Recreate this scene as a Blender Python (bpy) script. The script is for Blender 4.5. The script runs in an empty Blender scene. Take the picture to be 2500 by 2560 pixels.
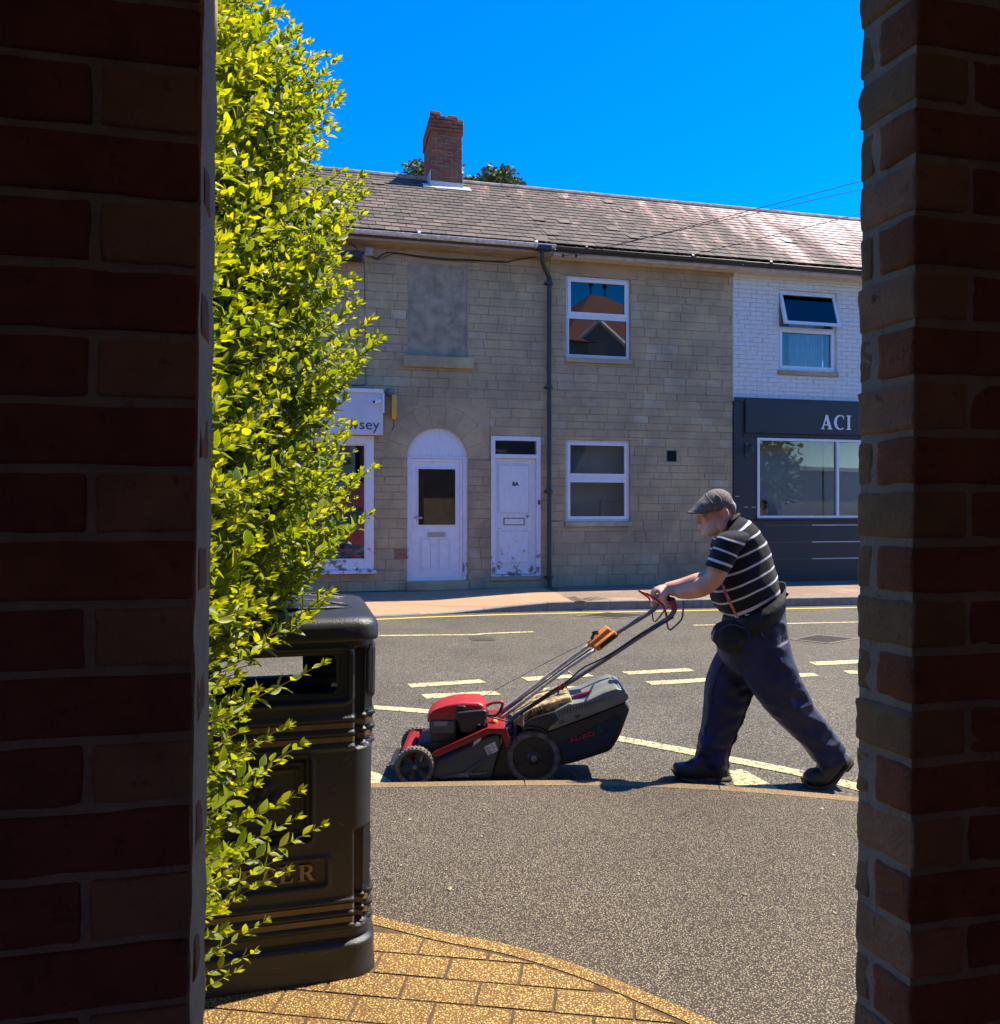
import bpy, bmesh, math, random
import numpy as np
from mathutils import Vector, Matrix, noise
from mathutils.geometry import tessellate_polygon
R = math.radians
random.seed(7)
S = bpy.context.scene
COL = S.collection
# ------------------------------------------------------------------ camera, world, sun, exposure
EYE = 1.4
FPX, CX, CY = 1970.0, 1250.0, 1280.0
cam = bpy.data.objects.new('camera', bpy.data.cameras.new('camera')); COL.objects.link(cam)
cam.location = (0, 0, EYE); cam.rotation_euler = (R(90), 0, 0)
cam.data.sensor_fit = 'VERTICAL'; cam.data.sensor_height = 36; cam.data.lens = 36*FPX/2560
cam.data.clip_start = .02; cam.data.clip_end = 2000
S.camera = cam
SUN = Vector((.535, .212, 1)).normalized()
W = bpy.data.worlds.new('World'); S.world = W; W.use_nodes = True
wn = W.node_tree; wn.nodes.clear()
sky = wn.nodes.new('ShaderNodeTexSky'); sky.sky_type = 'NISHITA'; sky.sun_disc = False
sky.sun_elevation = math.asin(SUN.z); sky.sun_rotation = math.atan2(SUN.x, SUN.y)
sky.air_density = 1.0; sky.dust_density = .25; sky.ozone_density = 3.0
hs_ = wn.nodes.new('ShaderNodeHueSaturation'); hs_.inputs['Saturation'].default_value = 1.62; hs_.inputs['Value'].default_value = .84; hs_.inputs['Hue'].default_value = .516
bg = wn.nodes.new('ShaderNodeBackground'); bg.inputs[1].default_value = .15
wo = wn.nodes.new('ShaderNodeOutputWorld')
wn.links.new(sky.outputs[0], hs_.inputs['Color']); wn.links.new(hs_.outputs[0], bg.inputs[0]); wn.links.new(bg.outputs[0], wo.inputs[0])
sl = bpy.data.lights.new('sun', 'SUN'); sl.energy = 4.3; sl.angle = R(.53); sl.color = (1, .91, .74)
so = bpy.data.objects.new('sun', sl); COL.objects.link(so); so.location = (0, 0, 30)
so.rotation_euler = SUN.to_track_quat('Z', 'Y').to_euler()
S.view_settings.view_transform = 'Standard'; S.view_settings.look = 'None'
S.view_settings.exposure = 1.32; S.view_settings.gamma = 1
S.render.engine = 'CYCLES'
S.cycles.max_bounces = 7; S.cycles.diffuse_bounces = 4; S.cycles.transparent_max_bounces = 12
S.cycles.caustics_reflective = False; S.cycles.caustics_refractive = False
S.cycles.use_denoising = True

# ------------------------------------------------------------------ mapping: photo pixel + depth -> place
A = R(13); CA, SA = math.cos(A), math.sin(A); FY = 13.0
def P(sx, sy, Y): return Vector(((sx-CX)/FPX*Y, Y, EYE-(sy-CY)/FPX*Y))
def G(sx, sy, z=0.0):
    Y = FPX*(EYE-z)/(sy-CY); return Vector(((sx-CX)/FPX*Y, Y, z))
def F(sx, sy, d=0.0):                                     # street-front frame: (along, height) on the plane y=d
    k = (sx-CX)/FPX; t = (d+FY*CA)/(CA-k*SA)
    return (-FY*SA+t*(k*CA+SA), EYE+t*(CY-sy)/FPX)
def FX(sx, d=0.0): return F(sx, 1280, d)[0]
def FZ(sx, sy, d=0.0): return F(sx, sy, d)[1]
def frame(p): return Vector((CA*p[0]-SA*p[1], FY+SA*p[0]+CA*p[1], p[2]))
# ------------------------------------------------------------------ things, parts
ORG = {}
def props(o, label=None, cat=None, group=None, kind=None):
    if label: o['label'] = label
    if cat: o['category'] = cat
    if group: o['group'] = group
    if kind: o['kind'] = kind
    return o
def thing(name, label, cat, at=(0, 0, 0), street=False, group=None, kind=None):
    o = bpy.data.objects.new(name, None); COL.objects.link(o); o.empty_display_size = .1
    at = Vector(at); ORG[o.name] = at
    o.location = frame(at) if street else at
    if street: o.rotation_euler = (0, 0, A)
    return props(o, label, cat, group, kind)
def topmost(o):
    while o.parent: o = o.parent
    return o
def link(o, parent=None, street=False):
    COL.objects.link(o)
    if parent:
        o.parent = parent
        if parent.parent is None and parent.name in ORG: o.location = -ORG[parent.name]
    elif street:
        o.location = frame((0, 0, 0)); o.rotation_euler = (0, 0, A)
    return o
def mk(name, V, Fc, mat, parent=None, smooth=False, street=False, kind=None):
    me = bpy.data.meshes.new(name); me.from_pydata([tuple(v) for v in V], [], Fc); me.update()
    if smooth: me.shade_smooth()
    if mat: me.materials.append(mat)
    o = bpy.data.objects.new(name, me); link(o, parent, street)
    if kind: o['kind'] = kind
    return o
def inst(name, me, parent, loc, scale=(1, 1, 1), rot=None, mat=None):
    o = bpy.data.objects.new(name, me); COL.objects.link(o); o.parent = parent
    off = ORG.get(parent.name, Vector((0, 0, 0))) if parent.parent is None else Vector((0, 0, 0))
    o.location = Vector(loc)-off; o.scale = scale
    if rot: o.rotation_euler = rot
    if mat:
        o.material_slots[0].link = 'OBJECT'; o.material_slots[0].material = mat
    return o
class MB:
    def __init__(s): s.v = []; s.f = []
    def add(s, V, Fc):
        n = len(s.v); s.v += [Vector(v) for v in V]; s.f += [tuple(i+n for i in f) for f in Fc]; return s
    def box(s, a, b):
        x0, y0, z0 = a; x1, y1, z1 = b
        return s.add([(x0,y0,z0),(x1,y0,z0),(x1,y1,z0),(x0,y1,z0),(x0,y0,z1),(x1,y0,z1),(x1,y1,z1),(x0,y1,z1)],
                     [(0,3,2,1),(4,5,6,7),(0,1,5,4),(1,2,6,5),(2,3,7,6),(3,0,4,7)])
    def bbox(s, a, b, r=.01, seg=2):                      # box with rounded edges
        bm = bmesh.new(); bmesh.ops.create_cube(bm, size=1)
        a = Vector(a); b = Vector(b); c = (a+b)/2; d = b-a
        for v in bm.verts: v.co = Vector((v.co.x*d.x, v.co.y*d.y, v.co.z*d.z))+c
        bmesh.ops.bevel(bm, geom=bm.edges[:], offset=r, segments=seg, affect='EDGES', profile=.5, clamp_overlap=True)
        bm.verts.ensure_lookup_table(); s.add([v.co.copy() for v in bm.verts], [[v.index for v in f.verts] for f in bm.faces]); bm.free(); return s
    def tube(s, pts, r, n=8, caps=True, flat=None):
        pts = [Vector(p) for p in pts]; m = len(pts)
        rr = r if isinstance(r, (list, tuple)) else [r]*m
        up = None; base = len(s.v); V = []
        for i, p in enumerate(pts):
            d = (pts[min(i+1, m-1)]-pts[max(i-1, 0)]).normalized()
            if up is None:
                up = Vector((0, 0, 1)) if abs(d.z) < .9 else Vector((1, 0, 0))
            a = d.cross(up).normalized(); up = a.cross(d).normalized()
            for k in range(n):
                t = 2*math.pi*k/n; f2 = flat or 1
                V.append(p+a*math.cos(t)*rr[i]*f2+up*math.sin(t)*rr[i])
        Fc = [(i*n+k, i*n+(k+1) % n, (i+1)*n+(k+1) % n, (i+1)*n+k) for i in range(m-1) for k in range(n)]
        if caps: Fc += [tuple(range(n))[::-1], tuple((m-1)*n+k for k in range(n))]
        return s.add(V, Fc)
    def prism(s, poly, fn0, fn1, holes=None):             # poly (2D) mapped by fn0 / fn1 to the two faces
        loops = [poly]+(holes or [])
        flat = [p for l in loops for p in l]; n = len(flat)
        tris = tessellate_polygon([[Vector((p[0], p[1], 0)) for p in l] for l in loops])
        V = [fn0(p) for p in flat]+[fn1(p) for p in flat]
        Fc = [tuple(t) for t in tris]+[tuple(i+n for i in t)[::-1] for t in tris]; o = 0
        for l in loops:
            m = len(l); Fc += [(o+i, o+(i+1) % m, o+(i+1) % m+n, o+i+n) for i in range(m)]; o += m
        return s.add(V, Fc)
    def sphere(s, c, r, nu=12, nv=8, rot=None):
        c = Vector(c); r = (r, r, r) if not hasattr(r, '__len__') else r; V = []; Fc = []
        for j in range(nv+1):
            ph = math.pi*j/nv
            for i in range(nu):
                th = 2*math.pi*i/nu; v = Vector((r[0]*math.sin(ph)*math.cos(th), r[1]*math.sin(ph)*math.sin(th), r[2]*math.cos(ph)))
                V.append(c+(rot @ v if rot else v))
        for j in range(nv):
            for i in range(nu): Fc.append((j*nu+i, (j+1)*nu+i, (j+1)*nu+(i+1) % nu, j*nu+(i+1) % nu))
        return s.add(V, Fc)
    def loft(s, secs, n=24, sub=4, pw=2.3, caps=True):    # secs: (front, back, lateral half width)
        key = [np.array([*f, *b, l], float) for f, b, l in secs]; out = []
        for i in range(len(key)-1):
            p0, p1, p2, p3 = key[max(i-1, 0)], key[i], key[i+1], key[min(i+2, len(key)-1)]
            for q in range(sub):
                t = q/sub; out.append(.5*((2*p1)+(-p0+p2)*t+(2*p0-5*p1+4*p2-p3)*t*t+(-p0+3*p1-3*p2+p3)*t**3))
        out.append(key[-1]); V = []
        for k in out:
            f, b, l = Vector(k[:3]), Vector(k[3:6]), k[6]; c = (f+b)/2; u = (f-b)/2
            for i in range(n):
                t = 2*math.pi*i/n; ct, st = math.cos(t), math.sin(t)
                V.append(c+u*math.copysign(abs(ct)**(2/pw), ct)+Vector((0, l*math.copysign(abs(st)**(2/pw), st), 0)))
        m = len(out); Fc = [(i*n+k, i*n+(k+1) % n, (i+1)*n+(k+1) % n, (i+1)*n+k) for i in range(m-1) for k in range(n)]
        if caps: Fc += [tuple(range(n))[::-1], tuple((m-1)*n+k for k in range(n))]
        return s.add(V, Fc)
    def lathe(s, prof, c, axis='y', n=32):                # prof: (radius, along)
        c = Vector(c); V = []; m = len(prof)
        for r, h in prof:
            for k in range(n):
                t = 2*math.pi*k/n; a, b = r*math.cos(t), r*math.sin(t)
                V.append(c+(Vector((a, h, b)) if axis == 'y' else Vector((a, b, h)) if axis == 'z' else Vector((h, a, b))))
        return s.add(V, [(i*n+k, i*n+(k+1) % n, (i+1)*n+(k+1) % n, (i+1)*n+k) for i in range(m-1) for k in range(n)])
    def mk(s, name, mat, parent=None, smooth=False, **k):
        o = mk(name, s.v, s.f, mat, parent, False, **k)
        bm = bmesh.new(); bm.from_mesh(o.data); bmesh.ops.recalc_face_normals(bm, faces=bm.faces[:]); bm.to_mesh(o.data); bm.free()
        if smooth:
            o.data.shade_smooth()
            if smooth != 'all':
                try: o.data.set_sharp_from_angle(angle=R(smooth if smooth is not True else 40))
                except Exception: pass
        return o
def crv(pts, sub=6):                                      # Catmull-Rom through points
    pts = [Vector(p) for p in pts]; out = []
    for i in range(len(pts)-1):
        p0, p1, p2, p3 = pts[max(i-1, 0)], pts[i], pts[i+1], pts[min(i+2, len(pts)-1)]
        for q in range(sub):
            t = q/sub; out.append(.5*((2*p1)+(p2-p0)*t+(2*p0-5*p1+4*p2-p3)*t*t+(p3-p0+3*(p1-p2))*t**3))
    return out+[pts[-1]]
def remesh(o, vox, smooth_it=2, disp=None):
    m = o.modifiers.new('Remesh', 'REMESH'); m.mode = 'VOXEL'; m.voxel_size = vox; m.use_smooth_shade = True
    if smooth_it:
        k = o.modifiers.new('Smooth', 'SMOOTH'); k.iterations = smooth_it; k.factor = .5
    if disp:
        for i, (size, st) in enumerate(disp):
            tx = bpy.data.textures.new(o.name+'_folds', 'CLOUDS'); tx.noise_scale = size; tx.noise_depth = 1
            d = o.modifiers.new('Displace', 'DISPLACE'); d.texture = tx; d.strength = st; d.mid_level = .5; d.texture_coords = 'LOCAL'
# ------------------------------------------------------------------ materials
def nt(name):
    m = bpy.data.materials.new(name); m.use_nodes = True; t = m.node_tree; t.nodes.clear()
    return m, t, t.nodes.new('ShaderNodeOutputMaterial')
def N(t, ty, **k):
    n = t.nodes.new(ty)
    for a, b in k.items():
        if a.startswith('i_'): n.inputs[a[2:].replace('_', ' ')].default_value = b
        else: setattr(n, a, b)
    return n
def pos(t, sc=(1, 1, 1), local=False):
    if local: g = t.nodes.new('ShaderNodeTexCoord').outputs['Object']
    else: g = t.nodes.new('ShaderNodeNewGeometry').outputs['Position']
    mp = N(t, 'ShaderNodeMapping'); mp.inputs['Scale'].default_value = sc; t.links.new(g, mp.inputs[0]); return mp.outputs[0]
def noi(t, vec, scale, detail=4, rough=.6):
    n = N(t, 'ShaderNodeTexNoise', i_Scale=scale, i_Detail=detail, i_Roughness=rough); t.links.new(vec, n.inputs['Vector']); return n.outputs['Fac']
def ramp(t, fac, stops):
    r = t.nodes.new('ShaderNodeValToRGB'); t.links.new(fac, r.inputs[0]); e = r.color_ramp.elements
    while len(e) > 1: e.remove(e[-1])
    for i, (p, c) in enumerate(stops):
        c = (*c, 1) if len(c) == 3 else c
        if i == 0: e[0].position = p; e[0].color = c
        else: q = e.new(p); q.color = c
    return r.outputs[0]
def mix(t, fac, a, b, mode='MIX'):
    m = t.nodes.new('ShaderNodeMix'); m.data_type = 'RGBA'; m.blend_type = mode
    for s, v in ((0, fac), (6, a), (7, b)):
        if isinstance(v, (int, float)) and s == 0: m.inputs[0].default_value = v
        elif isinstance(v, tuple): m.inputs[s].default_value = (*v, 1) if len(v) == 3 else v
        else: t.links.new(v, m.inputs[s])
    return m.outputs[2]
def math_(t, op, a, b=None):
    m = t.nodes.new('ShaderNodeMath'); m.operation = op
    for i, v in enumerate((a, b)):
        if v is None: continue
        if isinstance(v, (int, float)): m.inputs[i].default_value = v
        else: t.links.new(v, m.inputs[i])
    return m.outputs[0]
def rnd_(t): return t.nodes.new('ShaderNodeObjectInfo').outputs['Random']
def finish(t, out, col, rough=.8, bump=None, bstr=.3, bdist=.01, metal=0, spec=.5, **k):
    b = t.nodes.new('ShaderNodeBsdfPrincipled')
    if isinstance(col, tuple): b.inputs['Base Color'].default_value = (*col, 1)
    else: t.links.new(col, b.inputs['Base Color'])
    if isinstance(rough, (int, float)): b.inputs['Roughness'].default_value = rough
    else: t.links.new(rough, b.inputs['Roughness'])
    b.inputs['Metallic'].default_value = metal; b.inputs['Specular IOR Level'].default_value = spec
    for a, v in k.items(): b.inputs[a.replace('_', ' ')].default_value = v
    if bump is not None:
        bp = N(t, 'ShaderNodeBump', i_Strength=bstr, i_Distance=bdist); t.links.new(bump, bp.inputs['Height']); t.links.new(bp.outputs[0], b.inputs['Normal'])
    t.links.new(b.outputs[0], out.inputs[0]); return b
def simple(name, c, c2=None, sc=8, rough=.6, bsc=60, bstr=.15, bdist=.004, rnd=0, metal=0, spec=.5, det=4, stretch=(1, 1, 1), lo=.35, hi=.65, **k):
    m, t, o = nt(name); v = pos(t, stretch)
    c2 = c2 or tuple(x*.75 for x in c)
    col = ramp(t, noi(t, v, sc, det), [(lo, c), (hi, c2)])
    if rnd:
        f = math_(t, 'MULTIPLY_ADD', rnd_(t), 2*rnd); t.nodes[-1].inputs[2].default_value = 1-rnd
        vm = t.nodes.new('ShaderNodeVectorMath'); vm.operation = 'SCALE'; t.links.new(col, vm.inputs[0]); t.links.new(f, vm.inputs['Scale']); col = vm.outputs[0]
    finish(t, o, col, rough, noi(t, v, bsc, 3) if bstr else None, bstr, bdist, metal, spec, **k); return m
def stone_mat(name, cols, mott, bs=.5):
    m, t, o = nt(name); v = pos(t); r = rnd_(t)
    col = ramp(t, r, [(i/(len(cols)-1), c) for i, c in enumerate(cols)])
    n1 = noi(t, v, 2.2, 5); n2 = noi(t, pos(t, (3, 3, 14)), 4, 5, .7); n3 = noi(t, v, 70, 3, .7)
    col = mix(t, ramp(t, n1, [(.35, (0, 0, 0)), (.62, (.8, .8, .8))]), col, mott); n0 = noi(t, pos(t, (1, 1, .55)), .9, 5, .7); col = mix(t, ramp(t, n0, [(.50, (0, 0, 0)), (.70, (.42, .42, .42))]), col, (.13,.105,.08))
    col = mix(t, ramp(t, n2, [(.56, (0, 0, 0)), (.74, (.55, .55, .55))]), col, (.46, .40, .29))
    col = mix(t, ramp(t, n3, [(.28, (.5, .5, .5)), (.42, (0, 0, 0))]), col, (.07, .06, .05))
    h = math_(t, 'ADD', n3, math_(t, 'MULTIPLY', n2, 1.6))
    finish(t, o, col, .93, h, bs, .012, spec=.2); return m
M = {}
M['stone'] = stone_mat('sandstone', [(.50,.37,.205), (.52,.395,.225), (.45,.335,.19), (.54,.41,.22), (.48,.365,.205)], (.34,.26,.155))
M['stone_warm'] = stone_mat('warm_sandstone', [(.50,.34,.19), (.44,.31,.18), (.47,.33,.19)], (.33,.24,.15))
M['stone_pale'] = stone_mat('pale_sandstone', [(.56,.45,.28), (.53,.42,.26), (.58,.46,.29)], (.34,.27,.19))
M['mortar'] = simple('wall_mortar', (.38,.31,.21), (.22,.18,.12), 6, .95, 90, .4)
M['render'] = simple('rough_render', (.42,.34,.24), (.405,.325,.23), 40, .95, 130, .8, det=7)
M['brick_red'] = stone_mat('old_red_brick', [(.36,.09,.05), (.42,.12,.06), (.20,.07,.05), (.38,.15,.09), (.28,.065,.04)], (.15,.06,.045))
M['orange_brick'] = simple('orange_brick', (.36,.16,.08), (.22,.11,.07), 20, .9, 90, .4)
M['mortar_grey'] = simple('grey_mortar', (.34,.32,.29), (.19,.18,.16), 14, .95, 120, .6)
def pbrick(name, c, c2, c3=(.03, .025, .02)):
    m, t, o = nt(name); v = pos(t); n1 = noi(t, v, 14, 6, .65); n2 = noi(t, v, 150, 3, .7); n3 = noi(t, v, 34, 4, .7)
    col = ramp(t, n1, [(.3, c), (.7, c2)])
    col = mix(t, ramp(t, n3, [(.6, (0, 0, 0)), (.75, (.7, .7, .7))]), col, c3)
    finish(t, o, col, .92, math_(t, 'ADD', n2, math_(t, 'MULTIPLY', n3, 2.0)), .55, .006, spec=.2); return m
M['p_dark'] = pbrick('dark_red_brick', (.29,.105,.088), (.17,.07,.062))
M['p_red'] = pbrick('red_brown_brick', (.32,.135,.085), (.19,.085,.055))
M['bounce_paint'] = simple('pale_bounce_paint', (.72,.68,.62), (.62,.58,.52), 4, .9)  # unseen passage paint, made pale to bounce light onto the pillar fronts
M['p_tan'] = pbrick('sandy_brick', (.42,.26,.18), (.28,.17,.12))
M['p_moss'] = pbrick('mossy_buff_brick', (.31,.21,.125), (.22,.155,.095), (.10,.075,.05))
M['p_point'] = pbrick('pale_smeared_pointing', (.50,.37,.22), (.36,.27,.165), (.12,.095,.07)); M['p_redj'] = pbrick('worn_brick_end', (.34,.15,.075), (.22,.10,.05), (.10,.07,.06))
M['p_mortar'] = pbrick('rough_grey_mortar', (.40,.36,.31), (.27,.245,.215), (.12,.11,.10))
M['painted'] = simple('white_painted_brick', (.66,.66,.64), (.50,.49,.46), 5, .75, 70, .35, rnd=.05)
def streak_paint(name, base, dirt, zlo=None):
    m, t, o = nt(name); v = pos(t, (6, 6, .8)); n = noi(t, v, 4, 5, .65); n2 = noi(t, pos(t), 40, 4)
    col = mix(t, ramp(t, n, [(.52, (0, 0, 0)), (.78, (.6, .6, .6))]), base, dirt)
    finish(t, o, col, .7, n2, .15, .004); return m
M['painted'] = streak_paint('white_painted_brick', (.66,.65,.62), (.32,.27,.20))
M['upvc'] = simple('white_upvc', (.74,.75,.76), (.66,.67,.68), 12, .35, 40, .03)
def peel(name, base, under):
    m, t, o = nt(name); n = noi(t, pos(t), 9, 8, .72); z = N(t, 'ShaderNodeSeparateXYZ'); t.links.new(pos(t), z.inputs[0])
    bias = math_(t, 'MULTIPLY', math_(t, 'SUBTRACT', .9, z.outputs[2]), .16)
    f = ramp(t, math_(t, 'ADD', n, bias), [(.615, (0, 0, 0)), (.63, (1, 1, 1))])
    n2 = noi(t, pos(t, (5, 5, 1.2)), 7, 4)
    col = mix(t, ramp(t, n2, [(.45, (0, 0, 0)), (.75, (.45, .45, .45))]), base, (.45, .44, .42)); col = mix(t, f, col, under)
    finish(t, o, col, .6, math_(t, 'SUBTRACT', math_(t, 'MULTIPLY', n2, .3), f), .35, .004); return m
M['peel'] = peel('peeling_white_paint', (.70,.70,.72), (.22,.17,.12))
M['navy'] = simple('charcoal_navy_paint', (.013,.013,.018), (.020,.020,.026), 5, .5, 30, .08)
M['green_glint'] = simple('green_reflection', (.06,.12,.08)); M['white_line'] = simple('white_strip', (.6,.6,.58))
M['black_metal'] = simple('black_painted_metal', (.018,.018,.02), (.03,.028,.026), 20, .45, 80, .15)
M['grey_gutter'] = simple('weathered_grey_gutter', (.78,.77,.76), (.45,.42,.38), 16, .6, 60, .2)
M['fascia'] = simple('tan_fascia_board', (.40,.34,.27), (.30,.25,.19), 5, .7, 60, .1)
M['fascia_pale'] = simple('off_white_fascia', (.62,.58,.52), (.45,.41,.35), 8, .7, 60, .1)
M['lead'] = simple('pale_lead_flashing', (.45,.45,.46), (.60,.58,.55), 12, .6, 60, .2)
M['dark'] = simple('dark_interior', (.012,.011,.011), rough=.9, bstr=0)
M['room'] = simple('dim_room_wall', (.30,.295,.28), (.24,.235,.23), 1.5, .9, bstr=0)
M['room_dk'] = simple('dim_bedroom', (.12,.12,.12), bstr=0)
M['room_blue'] = simple('pale_shop_blind', (.62,.64,.62), (.48,.51,.50), .9, .9, bstr=0)
M['curtain'] = simple('white_net_curtain', (.62,.72,.76), (.32,.40,.46), 6, .9, 30, .1, stretch=(14, 14, .7))
M['paper'] = simple('tan_paper', (.42,.30,.17)); M['silver'] = simple('silver_metal', (.55,.55,.56), (.42,.42,.43), 30, .32, metal=1, bstr=.05)
M['brass'] = simple('dull_brass', (.30,.26,.18), rough=.4, metal=1)
def glass(name, refl, tint=(.9, .93, .93)):
    m, t, o = nt(name); fr = N(t, 'ShaderNodeFresnel', i_IOR=1.5); g = N(t, 'ShaderNodeBsdfGlossy', i_Roughness=.01); g.inputs[0].default_value = (1, 1, 1, 1)
    tr = t.nodes.new('ShaderNodeBsdfTransparent'); tr.inputs[0].default_value = (*tint, 1); mx = t.nodes.new('ShaderNodeMixShader')
    t.links.new(math_(t, 'ADD', fr.outputs[0], refl), mx.inputs[0]); t.links.new(tr.outputs[0], mx.inputs[1]); t.links.new(g.outputs[0], mx.inputs[2]); t.links.new(mx.outputs[0], o.inputs[0]); return m
M['glass'] = glass('window_glass', .0); M['glass_hi'] = glass('reflective_window_glass', .03, (.6, .6, .6))
def slate():
    m, t, o = nt('lichened_slate'); v = pos(t); r = rnd_(t)
    sx = N(t, 'ShaderNodeSeparateXYZ'); t.links.new(v, sx.inputs[0])
    col = ramp(t, r, [(0, (.085,.068,.052)), (.3, (.125,.094,.07)), (.55, (.07,.058,.048)), (.8, (.11,.088,.07)), (1, (.165,.11,.082))])
    # lichen and bleaching runs down the slope, heavier to the right and near the ridge
    ve = pos(t, (1.0, .10, .10)); mp = t.nodes[-1]; mp.inputs['Rotation'].default_value = (0, 0, -A)
    st = noi(t, ve, 2.0, 4, .75); fine = noi(t, v, 9, 5, .7)
    side = math_(t, 'MULTIPLY', math_(t, 'SUBTRACT', sx.outputs[0], 2.4), .036)
    hgt = math_(t, 'MULTIPLY', math_(t, 'SUBTRACT', sx.outputs[2], 7.0), .06)
    f = math_(t, 'ADD', math_(t, 'ADD', math_(t, 'MULTIPLY', st, .80), math_(t, 'MULTIPLY', fine, .20)), math_(t, 'ADD', side, hgt))
    col = mix(t, ramp(t, f, [(.50, (0, 0, 0)), (.63, (.7, .7, .7))]), col, (.38,.25,.19))
    col = mix(t, ramp(t, f, [(.59, (0, 0, 0)), (.72, (.85, .85, .85))]), col, (.62,.50,.44))
    sp = noi(t, v, 5, 6, .75)
    col = mix(t, ramp(t, sp, [(.66, (0, 0, 0)), (.70, (.8, .8, .8))]), col, (.58,.54,.46))
    finish(t, o, col, .85, noi(t, v, 60, 3), .25, .006, spec=.3); return m
M['slate'] = slate()
M['ridge'] = simple('ridge_tile', (.15,.12,.10), (.34,.28,.24), 5, .9, 50, .4)
def aggregate(name, binder, chips, size, chipf=.5, worn=None, bstr=.5, pscale=.8, bd=.004):
    m, t, o = nt(name); v = pos(t)
    vo = N(t, 'ShaderNodeTexVoronoi', i_Scale=1/size); t.links.new(v, vo.inputs['Vector'])
    vo2 = N(t, 'ShaderNodeTexVoronoi', i_Scale=.43/size); t.links.new(v, vo2.inputs['Vector'])
    sep = t.nodes.new('ShaderNodeSeparateColor'); t.links.new(vo.outputs['Color'], sep.inputs[0])
    cc = ramp(t, sep.outputs[0], [(i/(len(chips)-1), c) for i, c in enumerate(chips)])
    shape = ramp(t, vo.outputs['Distance'], [(.26, (1, 1, 1)), (.50, (0, 0, 0))])
    sel = ramp(t, sep.outputs[1], [(chipf, (1, 1, 1)), (min(chipf+.08, 1), (0, 0, 0))])
    big = noi(t, v, pscale, 4)
    col = mix(t, mix(t, 1.0, shape, sel, 'MULTIPLY'), mix(t, ramp(t, big, [(.35, (0, 0, 0)), (.7, (1, 1, 1))]), binder, tuple(x*1.45 for x in binder)), cc)
    wv = ramp(t, noi(t, v, .55, 6, .65), [(.3, (.72, .71, .70)), (.5, (1, 1, 1)), (.7, (1.16, 1.14, 1.1))]); col = mix(t, 1.0, col, wv, 'MULTIPLY'); wv2 = ramp(t, noi(t, pos(t, (.25, 1.6, 1)), 2.1, 4), [(.60, (1, 1, 1)), (.72, (.80, .79, .78))]); col = mix(t, 1.0, col, wv2, 'MULTIPLY')
    if worn: col = mix(t, ramp(t, noi(t, v, 3, 6, .7), [(.5, (0, 0, 0)), (.72, (.6, .6, .6))]), col, worn)
    h = math_(t, 'SUBTRACT', 1.0, vo.outputs['Distance'])
    finish(t, o, col, .85, h, bstr, bd, spec=.3); return m
M['road'] = aggregate('road_asphalt', (.042,.036,.028), [(.16,.14,.105), (.29,.26,.19), (.14,.12,.09), (.40,.36,.265), (.22,.195,.145)], .0075, .85, pscale=.5)
M['pave_near'] = aggregate('footway_asphalt', (.035,.027,.019), [(.16,.13,.09), (.28,.23,.155), (.14,.112,.08), (.38,.32,.215), (.22,.18,.125)], .0056, .88)
M['pave_far'] = aggregate('buff_footway', (.30,.165,.09), [(.42,.26,.16), (.32,.19,.11), (.5,.33,.2)], .012, .6, (.44,.27,.15))
M['pave_far2'] = aggregate('brown_footway', (.17,.115,.085), [(.27,.19,.14), (.2,.14,.1), (.3,.22,.16)], .012, .6)
M['yellow_pave'] = aggregate('ochre_paving', (.12,.065,.022), [(.58,.40,.12), (.38,.22,.065), (.70,.54,.20), (.32,.18,.055), (.62,.44,.13)], .0058, .90)
M['kerb'] = simple('concrete_kerb', (.26,.235,.20), (.18,.16,.14), 14, .9, 120, .4, rnd=.06)
M['kerb_near'] = aggregate('worn_kerb', (.16,.105,.05), [(.38,.27,.13), (.22,.14,.07), (.46,.34,.18)], .008, .6)
def linep(name, c, thr=.60):
    m, t, o = nt(name); v = pos(t)
    vo = N(t, 'ShaderNodeTexVoronoi', i_Scale=95); t.links.new(v, vo.inputs['Vector'])
    n = noi(t, v, 30, 5, .8); n2 = noi(t, v, 3, 3)
    f = math_(t, 'ADD', math_(t, 'MULTIPLY', n, .75), math_(t, 'ADD', math_(t, 'MULTIPLY', n2, .12), math_(t, 'MULTIPLY', vo.outputs['Distance'], .22)))
    col = mix(t, ramp(t, f, [(thr-.03, (0, 0, 0)), (thr+.03, (1, 1, 1))]), c, (.10,.088,.07))
    finish(t, o, col, .75, vo.outputs['Distance'], .3, .003); return m
M['white_paint'] = linep('worn_white_road_paint', (.56,.46,.22), .575)
M['yellow_paint'] = linep('yellow_road_paint', (.62,.44,.06), .66)
M['iron'] = simple('cast_iron', (.10,.085,.075), (.05,.045,.04), 60, .6, 300, .6, metal=.3)
M['patch'] = aggregate('patched_asphalt', (.14,.11,.09), [(.2,.17,.14), (.28,.24,.2)], .01, .5)
M['plastic'] = simple('black_bin_plastic', (.019,.021,.025), (.030,.032,.036), 6, .36, 330, .45, .003, spec=.5)
M['gold'] = simple('dull_gold_band', (.21,.145,.075), (.16,.11,.06), 30, .55, 100, .1)
M['gold_text'] = simple('faded_gold_lettering', (.36,.27,.14), (.26,.19,.10), 40, .5, 100, .1)
M['m_red'] = simple('mower_red_plastic', (.44,.030,.026), (.30,.022,.020), 30, .38, 90, .12)
M['m_redp'] = simple('mower_red_frame', (.30,.010,.012), (.20,.012,.012), 12, .35, 60, .05)
M['m_black'] = simple('mower_black_plastic', (.016,.016,.018), (.026,.026,.028), 14, .45, 160, .12)
M['m_deck'] = simple('mower_graphite_deck', (.055,.062,.068), (.075,.078,.076), 7, .38, 90, .08)
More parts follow.
